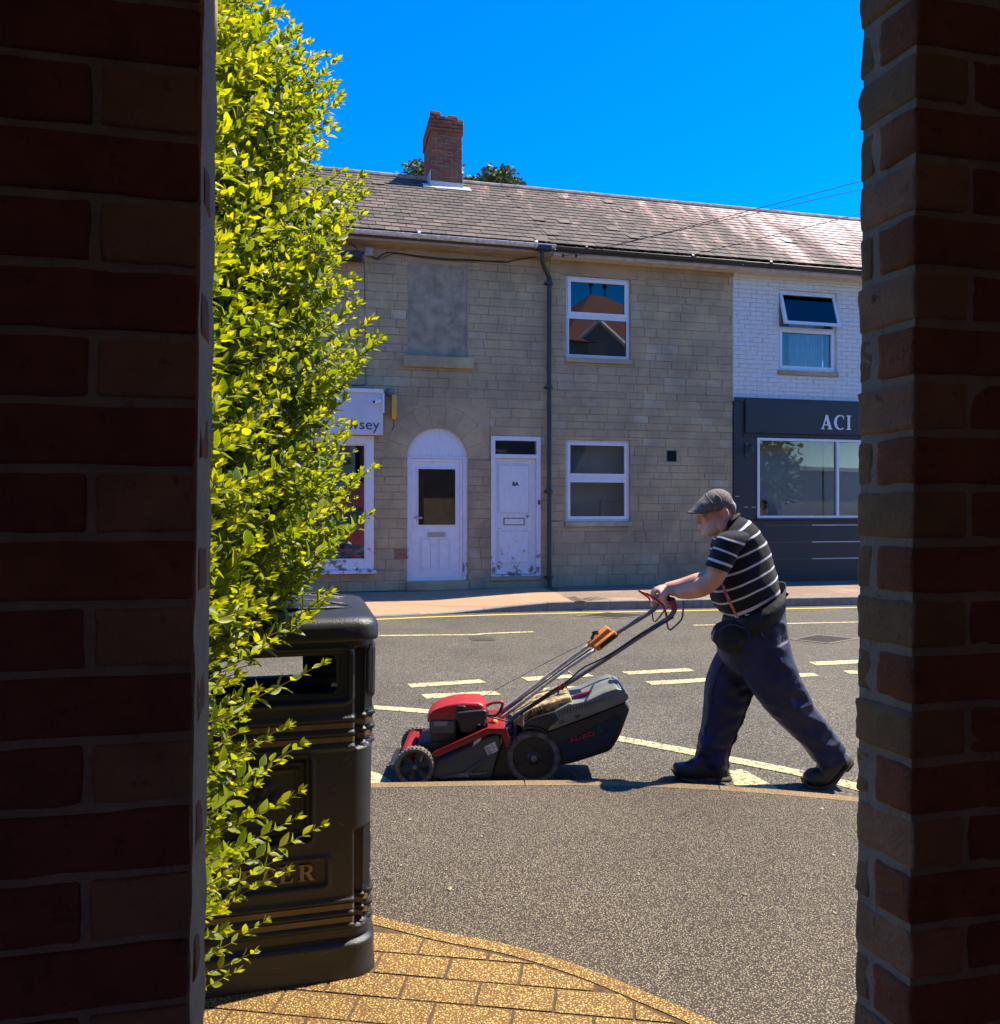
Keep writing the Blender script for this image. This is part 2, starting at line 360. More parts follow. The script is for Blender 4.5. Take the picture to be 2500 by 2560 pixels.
M['m_lid'] = simple('mower_grey_lid', (.20,.215,.19), (.14,.15,.135), 9, .42, 90, .08)
M['m_dust'] = simple('grass_dust_covered_hood', (.52,.38,.17), (.10,.08,.05), 26, .9, 200, .8, det=7, lo=.42, hi=.58)
M['joint'] = simple('dark_sandy_joint', (.10,.058,.024), (.055,.034,.016), 40, .95)
M['rubber'] = simple('dusty_rubber', (.07,.06,.048), (.20,.165,.12), 30, .9, 150, .4)
M['m_steel'] = simple('worn_steel_tube', (.55,.52,.46), (.34,.30,.25), 40, .45, 120, .1, metal=.25)
M['m_grey'] = simple('grey_coated_tube', (.14,.145,.16), (.19,.195,.21), 20, .35, 100, .05)
M['m_orange'] = simple('orange_padded_fabric', (.68,.22,.025), (.50,.15,.02), 20, .7, 200, .3)
M['sticker'] = simple('white_data_label', (.75,.75,.74), rough=.4); M['ink'] = simple('black_print', (.02,.02,.02))
M['red_print'] = simple('red_print', (.55,.03,.02)); M['grey_print'] = simple('grey_print', (.30,.29,.27)); M['orange_print'] = simple('orange_print', (.42,.15,.05))
def skin():
    m, t, o = nt('weathered_skin'); v = pos(t, local=True); c = ramp(t, noi(t, v, 22, 4), [(.3, (.70,.38,.25)), (.7, (.60,.28,.18))])
    # white stubble beard over jaw and chin
    flat = N(t, 'ShaderNodeVectorMath', operation='MULTIPLY'); t.links.new(t.nodes.new('ShaderNodeTexCoord').outputs['Object'], flat.inputs[0]); flat.inputs[1].default_value = (1, 0, 1)
    ds = []
    for q, k in BEARD:
        vm = N(t, 'ShaderNodeVectorMath', operation='DISTANCE'); t.links.new(flat.outputs[0], vm.inputs[0]); vm.inputs[1].default_value = (q[0], 0, q[2]); ds.append(math_(t, 'ADD', vm.outputs['Value'], k))
    dm = ds[0]
    for q in ds[1:]: dm = math_(t, 'MINIMUM', dm, q)
    n = noi(t, v, 160, 3, .8); n2 = noi(t, pos(t, (1, 1, .35), True), 330, 2)
    d = math_(t, 'ADD', dm, math_(t, 'MULTIPLY', math_(t, 'SUBTRACT', n, .5), .022))
    f = ramp(t, d, [(.020, (.72, .72, .72)), (.048, (0, 0, 0))])
    col = mix(t, mix(t, 1.0, f, ramp(t, n2, [(.2, (.55, .55, .55)), (.5, (1, 1, 1))]), 'MULTIPLY'), c, (.52,.46,.40))
    b = finish(t, o, col, .52, math_(t, 'ADD', noi(t, v, 120, 4), math_(t, 'MULTIPLY', n2, .5)), .22, .004, spec=.4); b.inputs['Subsurface Weight'].default_value = .08; b.inputs['Subsurface Radius'].default_value = (.01, .004, .002); return m
def stripes():
    m, t, o = nt('black_polo_white_stripes'); uv = t.nodes.new('ShaderNodeUVMap'); s = N(t, 'ShaderNodeSeparateXYZ'); t.links.new(uv.outputs[0], s.inputs[0])
    w = math_(t, 'MULTIPLY', math_(t, 'SUBTRACT', noi(t, pos(t), 6, 2), .5), .12)
    fr = math_(t, 'FRACT', math_(t, 'ADD', math_(t, 'ADD', s.outputs[1], 20.5), w))
    d = math_(t, 'ABSOLUTE', math_(t, 'SUBTRACT', fr, .5))
    f = ramp(t, d, [(.07, (1, 1, 1)), (.085, (0, 0, 0))])
    col = mix(t, f, (.014,.014,.016), (.66,.66,.70)); wv = noi(t, pos(t), 9, 3)
    finish(t, o, col, .85, math_(t, 'ADD', wv, math_(t, 'MULTIPLY', noi(t, pos(t), 500, 2), .12)), .5, .03, spec=.2, Sheen_Weight=.1); return m
M['polo'] = stripes()
M['navy_cloth'] = simple('navy_work_trousers', (.010,.011,.044), (.015,.017,.058), 5, .6, 6, .6, .03, spec=.35, Sheen_Weight=.08, stretch=(1.6, 1.6, .6))
M['tweed'] = simple('grey_tweed', (.25,.21,.18), (.05,.042,.038), 150, .9, 260, .5, .002, det=2)
M['black_cloth'] = simple('black_nylon', (.009,.009,.010), (.015,.015,.016), 30, .85, 40, .5, .012)
M['leather'] = simple('black_leather', (.016,.015,.015), (.035,.032,.030), 40, .42, 120, .3)
M['sole'] = simple('shoe_sole', (.03,.028,.026), (.09,.08,.07), 30, .8, 120, .3)
M['lanyard'] = simple('red_patterned_lanyard', (.50,.02,.03), (.62,.45,.45), 130, .6, bstr=0, lo=.5, hi=.62)
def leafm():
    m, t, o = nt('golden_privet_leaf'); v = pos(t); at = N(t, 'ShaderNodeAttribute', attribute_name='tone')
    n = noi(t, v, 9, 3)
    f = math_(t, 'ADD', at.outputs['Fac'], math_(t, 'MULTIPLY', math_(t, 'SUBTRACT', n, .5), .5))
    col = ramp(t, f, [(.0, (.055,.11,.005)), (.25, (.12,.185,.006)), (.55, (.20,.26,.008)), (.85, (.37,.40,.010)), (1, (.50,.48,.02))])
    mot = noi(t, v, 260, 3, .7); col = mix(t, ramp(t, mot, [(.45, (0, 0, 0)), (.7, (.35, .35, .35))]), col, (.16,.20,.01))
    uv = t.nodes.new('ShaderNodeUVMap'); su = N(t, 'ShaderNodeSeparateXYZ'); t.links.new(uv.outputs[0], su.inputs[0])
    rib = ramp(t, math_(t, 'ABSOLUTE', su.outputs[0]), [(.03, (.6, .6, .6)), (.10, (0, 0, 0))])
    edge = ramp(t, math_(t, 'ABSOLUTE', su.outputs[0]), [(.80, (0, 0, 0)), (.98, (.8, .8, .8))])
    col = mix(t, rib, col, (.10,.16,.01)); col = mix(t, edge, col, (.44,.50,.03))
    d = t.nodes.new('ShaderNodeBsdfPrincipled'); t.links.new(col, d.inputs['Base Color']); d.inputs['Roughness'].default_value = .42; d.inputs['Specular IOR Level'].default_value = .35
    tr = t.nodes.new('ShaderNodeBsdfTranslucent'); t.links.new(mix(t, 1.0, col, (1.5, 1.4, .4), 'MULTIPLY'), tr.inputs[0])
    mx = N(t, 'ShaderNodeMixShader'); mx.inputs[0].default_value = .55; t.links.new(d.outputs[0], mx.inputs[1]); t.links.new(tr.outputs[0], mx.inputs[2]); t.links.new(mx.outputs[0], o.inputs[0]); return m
M['leaf'] = leafm(); M['twig'] = simple('green_brown_twig', (.16,.12,.035), (.09,.07,.03), 30, .7)
def treem():
    m, t, o = nt('oak_leaf'); v = pos(t); col = ramp(t, noi(t, v, 3, 4), [(.3, (.09,.13,.03)), (.7, (.19,.22,.06))])
    finish(t, o, col, .6); return m
M['tree'] = treem(); M['bark'] = simple('bark', (.12,.09,.06), (.07,.05,.04), 12, .9, 60, .6)
# ================================================================== GROUND
def sheet(name, poly, z, mat, parent=None, kind='structure'):
    tr = tessellate_polygon([[Vector((p[0], p[1], 0)) for p in poly]])
    o = mk(name, [(p[0], p[1], z) for p in poly], [tuple(t) for t in tr], mat, parent)
    bm = bmesh.new(); bm.from_mesh(o.data); bmesh.ops.recalc_face_normals(bm, faces=bm.faces[:])
    if bm.faces and bm.faces[0].normal.z < 0: bmesh.ops.reverse_faces(bm, faces=bm.faces[:])
    bm.to_mesh(o.data); bm.free()
    if kind: o['kind'] = kind
    return o
sheet('ground', [(-500, -500), (500, -500), (500, 500), (-500, 500)], -.03, simple('far_ground', (.12,.11,.09), (.08,.09,.05), .3, .95))
sheet('road', [(-70, -12), (70, -12), (70, 40), (-70, 40)], 0, M['road'])
def slab(name, top, mat, z, parent=None):                # raised pavement with its own edge
    b = MB(); b.prism(top, lambda p: Vector((p[0], p[1], -.02)), lambda p: Vector((p[0], p[1], z)))
    return b.mk(name, mat, parent, kind='structure')
near_edge = [Vector((x, y, 0)) for x, y in [(-9, 3.0), (-4, 3.45), (-2, 3.66), (-.6, 3.735), (.29, 3.77), (.9, 3.72), (1.58, 3.56), (2.3, 3.25), (3.1, 2.6), (3.8, 1.6), (4.2, .2), (4.3, -3)]]
ne = crv(near_edge, 8)
def offset(pl, d):
    out = []
    for i, p in enumerate(pl):
        t = (pl[min(i+1, len(pl)-1)]-pl[max(i-1, 0)]).normalized(); out.append(p+Vector((t.y, -t.x, 0))*d)
    return out
ne_in = offset(ne, .080)
slab('pavement', [(p.x, p.y) for p in ne_in]+[(4.2, -9), (-9, -9)], M['pave_near'], .12)
def kerbs(parent, path, width, z, zb, mat, length=.915, gap=.006, zf=None):
    acc = [0]
    for i in range(1, len(path)): acc.append(acc[-1]+(path[i]-path[i-1]).length)
    def at(s):
        for i in range(1, len(path)):
            if s <= acc[i] or i == len(path)-1:
                q = (s-acc[i-1])/(acc[i]-acc[i-1]); return path[i-1].lerp(path[i], q)
    s = 0
    while s < acc[-1]-.1:
        e = min(s+length, acc[-1]); n = 4; ps = [at(s+gap/2+(e-s-gap)*k/n) for k in range(n+1)]; inn = offset(ps, width)
        b = MB(); V = []; Fc = []
        for k in range(n+1):
            zz = zf(ps[k].x) if zf else z; bev = .012
            t = (inn[k]-ps[k]).normalized()
            V += [ps[k]+Vector((0, 0, zb)), ps[k]+Vector((0, 0, zz-bev)), ps[k]+t*bev+Vector((0, 0, zz)), inn[k]+Vector((0, 0, zz)), inn[k]+Vector((0, 0, zb))]
        for k in range(n):
            for j in range(4): Fc.append((k*5+j, k*5+j+1, k*5+j+6, k*5+j+5))
        Fc += [(0, 1, 2, 3, 4), tuple(n*5+j for j in (4, 3, 2, 1, 0))]
        b.add(V, Fc); b.mk('kerb_stone', mat, parent); s = e
KN = thing('near_kerb', 'worn concrete kerb edging of the near footway', None, (0, 3.7, 0), kind='structure')
kerbs(KN, ne, .078, .121, -.02, M['kerb_near'])
# far footway: its kerb line runs roughly with the road, dropped towards the left
fe = crv([Vector((x, y, 0)) for x, y in [(-14, 6.0), (-6, 8.95), (-1.67, 10.50), (-.5, 10.86), (.56, 11.10), (2.74, 11.44), (5.2, 11.80), (9, 12.4), (16, 13.6)]], 10)
def fzf(x): return .015+.115*min(1, max(0, (x+.75)/1.5))
fin = offset(fe, -.125)
back = [frame((12, .3, 0)), frame((-14, .3, 0))]
pz = lambda x: fzf(x)
b = MB(); V = []; Fc = []
for p, q in zip(offset(fe, -.124), fe):
    k = (p.x/CA); w = frame((0, 0, 0)); # matching point at the foot of the wall
    t = (p.x+SA*0)/CA; bp = Vector((p.x-.6, FY+math.tan(A)*(p.x-.6)+.3, .15)); mid = p.lerp(bp, .35)
    V += [Vector((p.x, p.y, fzf(p.x))), Vector((mid.x, mid.y, max(fzf(p.x)+.012, .02+fzf(p.x)*.85+.02))), Vector((bp.x, bp.y, .148))]
for i in range(len(fe)-1):
    for j in range(2): Fc.append((i*3+j, i*3+j+1, i*3+j+4, i*3+j+3))
xs = [v[0] for v in V[::3]]
split = min(range(len(xs)), key=lambda i: abs(xs[i]-.25))
m1, t1, o1 = nt('footway_tarmac'); 
# two resurfacing campaigns: buff to the left of the drainage channel, browner to the right
def bake_ag(t, v, binder, chips, size, chipf):
    vo = N(t, 'ShaderNodeTexVoronoi', i_Scale=1/size); t.links.new(v, vo.inputs['Vector']); se = t.nodes.new('ShaderNodeSeparateColor'); t.links.new(vo.outputs['Color'], se.inputs[0])
    cc = ramp(t, se.outputs[0], [(i/(len(chips)-1), c) for i, c in enumerate(chips)])
    return mix(t, mix(t, 1.0, ramp(t, vo.outputs['Distance'], [(.3, (1, 1, 1)), (.6, (0, 0, 0))]), ramp(t, se.outputs[1], [(chipf, (1, 1, 1)), (chipf+.08, (0, 0, 0))]), 'MULTIPLY'), binder, cc), vo.outputs['Distance']
v1 = pos(t1); ca, da = bake_ag(t1, v1, (.36,.20,.11), [(.46,.29,.17), (.32,.18,.10), (.52,.34,.2)], .014, .6); cb, db = bake_ag(t1, v1, (.19,.125,.085), [(.30,.21,.145), (.2,.14,.1), (.33,.24,.17)], .014, .6)
sp = N(t1, 'ShaderNodeSeparateXYZ'); t1.links.new(v1, sp.inputs[0])
c_a = G(1430, 1505, .12); c_b = Vector((FX(1372)*CA-.1, 13.1, 0)); sl_ = (c_a.x-c_b.x)/(c_a.y-c_b.y)
dx = math_(t1, 'SUBTRACT', math_(t1, 'SUBTRACT', sp.outputs[0], c_a.x), math_(t1, 'MULTIPLY', math_(t1, 'SUBTRACT', sp.outputs[1], c_a.y), sl_))
patch = noi(t1, v1, 1.3, 5, .65)
cc = mix(t1, ramp(t1, dx, [(0, (0, 0, 0)), (.01, (1, 1, 1))]), ca, cb); cc = mix(t1, ramp(t1, patch, [(.52, (0, 0, 0)), (.72, (.5, .5, .5))]), cc, (.46,.32,.2))
finish(t1, o1, cc, .9, da, .3, .004)
far_p = mk('far_pavement', V, Fc, m1, kind='structure')
bm = bmesh.new(); bm.from_mesh(far_p.data); bmesh.ops.recalc_face_normals(bm, faces=bm.faces[:])
if bm.faces[0].normal.z < 0: bmesh.ops.reverse_faces(bm, faces=bm.faces[:])
bm.to_mesh(far_p.data); bm.free()
KF = thing('far_kerb', 'concrete kerb of the far footway, dropped to road level at its left', None, (0, 11, 0), kind='structure')
kerbs(KF, fe, -.125, .13, -.02, M['kerb'], zf=lambda x: fzf(x)+.002)
# broken drain outlet in the kerb, channel and grooved slab behind it
gp = G(1480, 1513, .05)
dr = thing('kerb_drain_outlet', 'broken drain hole in the far kerb at the end of the footway channel', 'drain outlet', gp)
MB().tube([gp+Vector((-.01, -.035, .012)), gp+Vector((0, .1, .012))], .045, 14).mk('pipe_mouth', M['dark'], dr)
MB().lathe([(.046, -.04), (.064, -.045), (.07, -.02), (.064, .0), (.046, -.005), (.046, -.04)], gp+Vector((-.005, 0, .012)), 'y', 14).mk('rim', M['stone_pale'], dr)
c0 = frame((FX(1366), -.06, .155)); c1 = G(1452, 1503, .135); dv = (c1-c0); nn = Vector((dv.y, -dv.x, 0)).normalized()*.055
ch = thing('drain_channel', 'narrow drainage channel crossing the far footway from the downpipe', 'channel', c0)
MB().add([c0-nn, c0+nn, c1+nn, c1-nn], [(0, 1, 2, 3)]).mk('channel_bed', M['iron'], ch)
for sgn in (-1, 1): MB().add([c0+nn*sgn*1.0+Vector((0,0,.004)), c0+nn*sgn*1.35+Vector((0,0,.004)), c1+nn*sgn*1.35+Vector((0,0,.004)), c1+nn*sgn+Vector((0,0,.004))], [(0, 1, 2, 3)]).mk('edge_strip', M['m_redp'] if 0 else M['orange_brick'], ch)
gs = thing('grooved_slab', 'small ribbed slab in the far footway beside the kerb drain', 'slab', G(1490, 1497, .135))
for k in range(5):
    a = G(1462+k*13, 1503-k*1.5, .137); d_ = Vector((-.35, .62, .02)).normalized()*.30
    MB().add([a, a+Vector((.05, .01, 0)), a+Vector((.05, .01, 0))+d_, a+d_], [(0, 1, 2, 3)]).mk('rib', M['patch'], gs)
# grit, gum and fallen leaf scraps
gb_ = MB(); rg = random.Random(4)
for i in range(260):
    x, y = rg.uniform(-1.6, 2.6), rg.uniform(1.9, 3.6)
    if i > 150: x, y = rg.uniform(-2, 6), rg.uniform(4.2, 10.2)
    z = .123 if i <= 150 else .003; r = rg.uniform(.002, .006) if i % 9 else rg.uniform(.006, .012); a0 = rg.uniform(0, 6)
    gb_.add([(x+r*math.cos(a0+k*1.257)*rg.uniform(.6, 1.2), y+r*math.sin(a0+k*1.257)*rg.uniform(.6, 1.2), z) for k in range(5)]+[(x, y, z+r*.5)], [(k, (k+1) % 5, 5) for k in range(5)])
gb_.mk('grit', simple('pale_grit', (.46,.40,.26), (.22,.17,.10), 20, .9), kind='stuff')
# painted markings
def paint(name, pts, mat, label, cat, group=None, z=.004, th=None):
    c = sum((Vector((p[0], p[1], 0)) for p in pts), Vector())/len(pts)
    o = sheet(name, [(p[0]-c.x, p[1]-c.y) for p in pts], 0, mat, None, None); o.location = (c.x, c.y, z); return props(o, label, cat, group)
def strip(ctr, w):
    c = crv([Vector((p[0], p[1], 0)) for p in ctr], 6); a = offset(c, w/2); b = offset(c, -w/2); return [(p.x, p.y) for p in a]+[(p.x, p.y) for p in b[::-1]]
c6 = lambda x, y: G(900+x*.6565, 1450+y*.6565)
yl = [Vector((p.x, p.y, 0))-Vector((0, .27, 0)) for p in fe[::3]]
paint('yellow_line', [tuple(p[:2]) for p in [*offset(yl, .04), *offset(yl, -.04)[::-1]]], M['yellow_paint'], 'long yellow line painted along the far kerb', 'road marking')
paint('white_line', strip([c6(0, 214), c6(220, 211), c6(430, 209), c6(480, 205), c6(660, 198)], .075), M['white_paint'], 'thin white lane line crossing the road behind the litter bin', 'road marking', 'lane lines in the road')
paint('white_line', strip([c6(1270, 173), c6(1570, 168), c6(2100, 156)], .075), M['white_paint'], 'thin white lane line passing behind the walking man', 'road marking', 'lane lines in the road')
D = [([(180,397),(455,380),(480,392),(195,411)], 'white dash above the mower engine, farther of the left pair'), ([(232,437),(510,424),(537,438),(252,453)], 'white dash just above the mower engine, nearer of the left pair'),
     ([(612,372),(870,358),(893,368),(640,386)], 'white dash behind the mower handles, farther one'), ([(693,413),(955,398),(985,410),(712,432)], 'white dash right above the grass box'),
     ([(995,350),(1250,337),(1277,348),(1022,362)], 'white dash between the handles and the man, farther one'), ([(1085,388),(1345,373),(1372,385),(1112,402)], 'white dash touching the front leg of the man'),
     ([(1460,366),(1725,355),(1752,367),(1490,381)], 'white dash seen between and behind the legs of the man'), ([(1708,313),(1980,302),(2010,313),(1740,327)], 'white dash cut off by the right brick pillar, farther one'),
     ([(1838,347),(2100,336),(2130,347),(1866,360)], 'white dash whose tip shows beside the right pillar')]
for q, lab in D: paint('white_dash', [c6(*p)[:2] for p in q], M['white_paint'], lab, 'road marking', 'white dashes in mid road')
paint('curved_white_line', strip([c6(-200, 470), c6(60, 487), c6(255, 502), c6(640, 545), c6(1000, 608), c6(1290, 662), c6(1700, 742), c6(2000, 818)], .105), M['white_paint'], 'long curving white line running under the mower and the man', 'road marking')
c8 = lambda x, y: G(1680+x*.2416, 1750+y*.2416)
paint('hatch_stripe', [c8(590,735)[:2], c8(735,722)[:2], c8(1150,950)[:2], c8(1500,1180)[:2], c8(1250,1180)[:2], c8(640,880)[:2]], M['white_paint'], 'white hatching stripe between the shoes of the man', 'road marking', 'hatching at the near kerb')
paint('hatch_stripe', [G(880,1925)[:2], G(925,1929)[:2], G(952,1937)[:2], G(1010,1975)[:2], G(880,1985)[:2]], M['white_paint'], 'white hatching end beside the bin in front of the mower wheel', 'road marking', 'hatching at the near kerb')
# ironwork
def cover(sx0, sx1, sy0, sy1, name, label, mat_p=True, bars=8):
    q = [G(sx0, (sy0+sy1)/2+1), G((sx0+sx1)/2-20, sy0), G(sx1, (sy0+sy1)/2-1), G((sx0+sx1)/2+10, sy1)]
    c = sum(q, Vector())/4; o = thing(name, label, 'drain cover', c)
    f = MB(); f.add([p+Vector((0, 0, .006)) for p in q]+[p+Vector((0, 0, .001)) for p in q], [(0, 1, 2, 3), (0, 1, 5, 4), (1, 2, 6, 5), (2, 3, 7, 6), (3, 0, 4, 7)]); f.mk('plate', M['patch'], o)
    q2 = [c+(p-c)*.86+Vector((0, 0, .010)) for p in q]
    for k in range(bars):
        a = (k+.15)/bars; e = (k+.72)/bars
        MB().add([q2[0].lerp(q2[1], a), q2[0].lerp(q2[1], e), q2[3].lerp(q2[2], e), q2[3].lerp(q2[2], a)], [(0, 1, 2, 3)]).mk('bar', M['iron'], o)
cover(1435, 1640, 1531, 1547, 'manhole_cover', 'worn iron manhole cover in the road near the far kerb')
cover(1975, 2150, 1587, 1610, 'manhole_cover', 'iron manhole cover in the road behind the man at the right pillar')
g = thing('drain_grate', 'small iron grate in the road beside the left lane line', 'drain grate', G(1203, 1596))
for k in range(7):
    a = G(1172+k*8.5, 1592, .005); b2 = G(1180+k*8.5, 1601, .005); MB().add([a, a+Vector((.035, 0, 0)), b2+Vector((.035, 0, 0)), b2], [(0, 1, 2, 3)]).mk('bar', M['iron'], g)
# ochre block paving at the foot of the bin
bound = [G(*p, .12) for p in [(560, 2235), (740, 2262), (925, 2290), (1107, 2333), (1280, 2367), (1453, 2419), (1627, 2489), (1783, 2558), (1950, 2660), (2150, 2850)]]
bc = crv(bound, 5)
YP = thing('ochre_paving', 'worn ochre block paving under the litter bin', None, (0, 1.9, .12), kind='structure')
base = sheet('paving_bed', [(p.x, p.y) for p in bc]+[(bc[-1].x, .3), (-3, .3), (-3, bc[0].y-.2)], .122, M['joint'], YP, None)
edge = offset(bc, .0); inn = offset(bc, .048)
ll = 0
for i in range(0, len(bc)-3, 3):
    a, b_, c, d = bc[i], bc[min(i+3, len(bc)-1)], inn[min(i+3, len(bc)-1)], inn[i]
    s = MB(); q = [a, bc[i+1], bc[i+2], b_, c, inn[i+2], inn[i+1], d]
    s.add([Vector((p.x, p.y, .1245)) for p in q]+[Vector((p.x, p.y, .118)) for p in q], [(0, 1, 6, 7), (1, 2, 5, 6), (2, 3, 4, 5)]+[(k, (k+1) % 8, (k+1) % 8+8, k+8) for k in range(8)]); s.mk('edge_block', M['yellow_pave'], YP)
blk = MB().bbox((-.5, -.5, -.5), (.5, .5, .5), .02, 1)
bme = None
def inside(p):
    best = min(range(len(inn)), key=lambda i: (inn[i]-p).length); t = (inn[min(best+1, len(inn)-1)]-inn[max(best-1, 0)]).normalized()
    return (p-inn[best]).dot(Vector((t.y, -t.x, 0))) > 0.004
ang = R(-8); ux, uy = Vector((math.cos(ang), math.sin(ang), 0)), Vector((-math.sin(ang), math.cos(ang), 0))
cnt = 0
for j in range(-16, 16):
    for i in range(-14, 14):
        c = Vector((.1, 1.75, 0))+ux*((i+(j % 2)*.5)*.204)+uy*(j*.104)
        if c.y < .9 or c.y > 2.4 or abs(c.x) > 1.3: continue
        cor = [c+ux*sx*.098+uy*sy*.0485 for sx, sy in ((-1, -1), (1, -1), (1, 1), (-1, 1))]
        if not any(inside(q) for q in cor): continue
        if not all(inside(q) for q in cor):            # cut block along the edge course
            pts = [cor[k].lerp(cor[(k+1) % 4], f/6) for k in range(4) for f in range(6)]; pts = [p for p in pts if inside(p)]
            if len(pts) > 3: MB().prism([(p.x, p.y) for p in pts], lambda p: Vector((p[0], p[1], .118)), lambda p: Vector((p[0], p[1], .1248))).mk('paving_block', M['yellow_pave'], YP)
            continue
        if bme is None:
            o = blk.mk('paving_block', M['yellow_pave'], YP); bme = o.data
        else:
            o = bpy.data.objects.new('paving_block', bme); link(o, YP)
        o.location = Vector((c.x, c.y, .1175+random.uniform(-.0006, .0006)))-ORG[YP.name]; o.rotation_euler = (random.uniform(-.003, .003), random.uniform(-.003, .003), ang); o.scale = (.1955, .0962, .015); cnt += 1

# ================================================================== THE STREET FRONT
WT = 5.67; EZ = 5.80; EY = -.27; RY = 3.6; RZ = 8.28
x_dp = FX(1374); x_mid = FX(1832); x_l = -9.5; x_r = 10.5
def rects(x0, x1, z0, z1, ops):
    xs = sorted({x0, x1, *[min(max(v, x0), x1) for o in ops for v in (o[0], o[1])]}); zs = sorted({z0, z1, *[min(max(v, z0), z1) for o in ops for v in (o[2], o[3])]}); out = []
    for a, b in zip(xs, xs[1:]):
        col = []
        for c, d in zip(zs, zs[1:]):
            mx, mz = (a+b)/2, (c+d)/2
            if any(o[0] < mx < o[1] and o[2] < mz < o[3] for o in ops): continue
            if col and abs(col[-1][1]-c) < 1e-6: col[-1][1] = d
            else: col.append([c, d])
        out += [(a, b, c, d) for c, d in col]
    return out
def cut(r, o):
    x0, x1, z0, z1 = r; a, b, c, d = o
    if x1 <= a or x0 >= b or z1 <= c or z0 >= d: return [r]
    out = []
    if z0 < c: out.append((x0, x1, z0, c))
    if z1 > d: out.append((x0, x1, d, z1))
    m0, m1 = max(z0, c), min(z1, d)
    if x0 < a: out.append((x0, a, m0, m1))
    if x1 > b: out.append((b, x1, m0, m1))
    return out
def unit_block(name, mat, bev=.03, jit=.02, n=5):
    out = []
    for k in range(n):
        b = MB().bbox((-.5, -.5, -.5), (.5, .5, .5), bev, 1)
        for v in b.v: v.x += random.uniform(-jit, jit)*.5; v.z += random.uniform(-jit, jit); v.y += random.uniform(-jit, jit)
        me = bpy.data.meshes.new(name); me.from_pydata([tuple(v) for v in b.v], [], b.f); me.materials.append(mat); me.shade_smooth(); me.set_sharp_from_angle(angle=R(20)); out.append(me)
    return out
ST = unit_block('stone', M['stone'])
PB = unit_block('painted_brick', M['painted'], .04, .02)
def masonry(house, x0, x1, z0, z1, ops, hgt, wid, gap, vis, meshes, name='brick', special=None, depth=.10, limit=292, matf=None):
    z = z0; cand = []; row = 0
    while z < z1-.01:
        h = random.uniform(*hgt(z)); 
        if z+h > z1-.05: h = z1-z
        x = x0-(random.uniform(0, wid[1]) if wid[0] != wid[1] else (row % 2)*wid[0]/2)
        while x < x1:
            w = random.uniform(*wid); r = (max(x, x0), min(x+w, x1), z, z+h); x += w
            if r[1]-r[0] < .03: continue
            ps = [r]
            for o in ops: ps = [q for p in ps for q in cut(p, o)]
            cand += [p for p in ps if p[1]-p[0] > .03 and p[3]-p[2] > .025]
        z += h; row += 1
    if special: cand = [c for c in cand if not any(s[0] < (c[0]+c[1])/2 < s[1] and s[2] < (c[2]+c[3])/2 < s[3] for s in special)]
    inview = [c for c in cand if vis[0] < (c[0]+c[1])/2 < vis[1]]; inview.sort(key=lambda c: -(c[1]-c[0])*(c[3]-c[2]))
    parts = inview[:limit]; rest = inview[limit:]+[c for c in cand if not (vis[0] < (c[0]+c[1])/2 < vis[1])]
    for c in parts:
        pr = random.uniform(-.007, .003)
        inst(name, random.choice(meshes), house, ((c[0]+c[1])/2, depth/2+pr, (c[2]+c[3])/2), (c[1]-c[0]-gap, depth, c[3]-c[2]-gap), mat=matf(c) if matf else None)
    if rest:
        b = MB()
        for c in rest: b.box((c[0]+gap/2, random.uniform(-.003, .003), c[2]+gap/2), (c[1]-gap/2, depth, c[3]-gap/2))
        b.mk(name+'_rest' if 0 else ('stonework' if name == 'stone' else 'brickwork'), meshes[0].materials[0], house, kind='stuff')
def wallcore(house, x0, x1, z0, z1, ops, mat, y=.0075, name='wall'):
    b = MB()
    for a, c, d, e in rects(x0, x1, z0, z1, ops): b.box((a, y, d), (c, .32, e))
    return b.mk(name, mat, house)
def rectF(sx0, sx1, sy0, sy1, d=0.0):
    xa, xb = FX(sx0, d), FX(sx1, d); m = (sx0+sx1)/2; return (xa, xb, FZ(m, sy1, d), FZ(m, sy0, d))
def frame_bars(b, r, w, y0, y1, ws=None):                 # frame of four bars around r (outer)
    x0, x1, z0, z1 = r; w2 = ws or w
    b.box((x0, y0, z0), (x0+w, y1, z1)); b.box((x1-w, y0, z0), (x1, y1, z1)); b.box((x0+w, y0, z0), (x1-w, y1, z0+w2)); b.box((x0+w, y0, z1-w), (x1-w, y1, z1)); return b
def pane(name, r, y, mat, parent): return MB().box((r[0], y, r[2]), (r[1], y+.006, r[3])).mk(name, mat, parent)
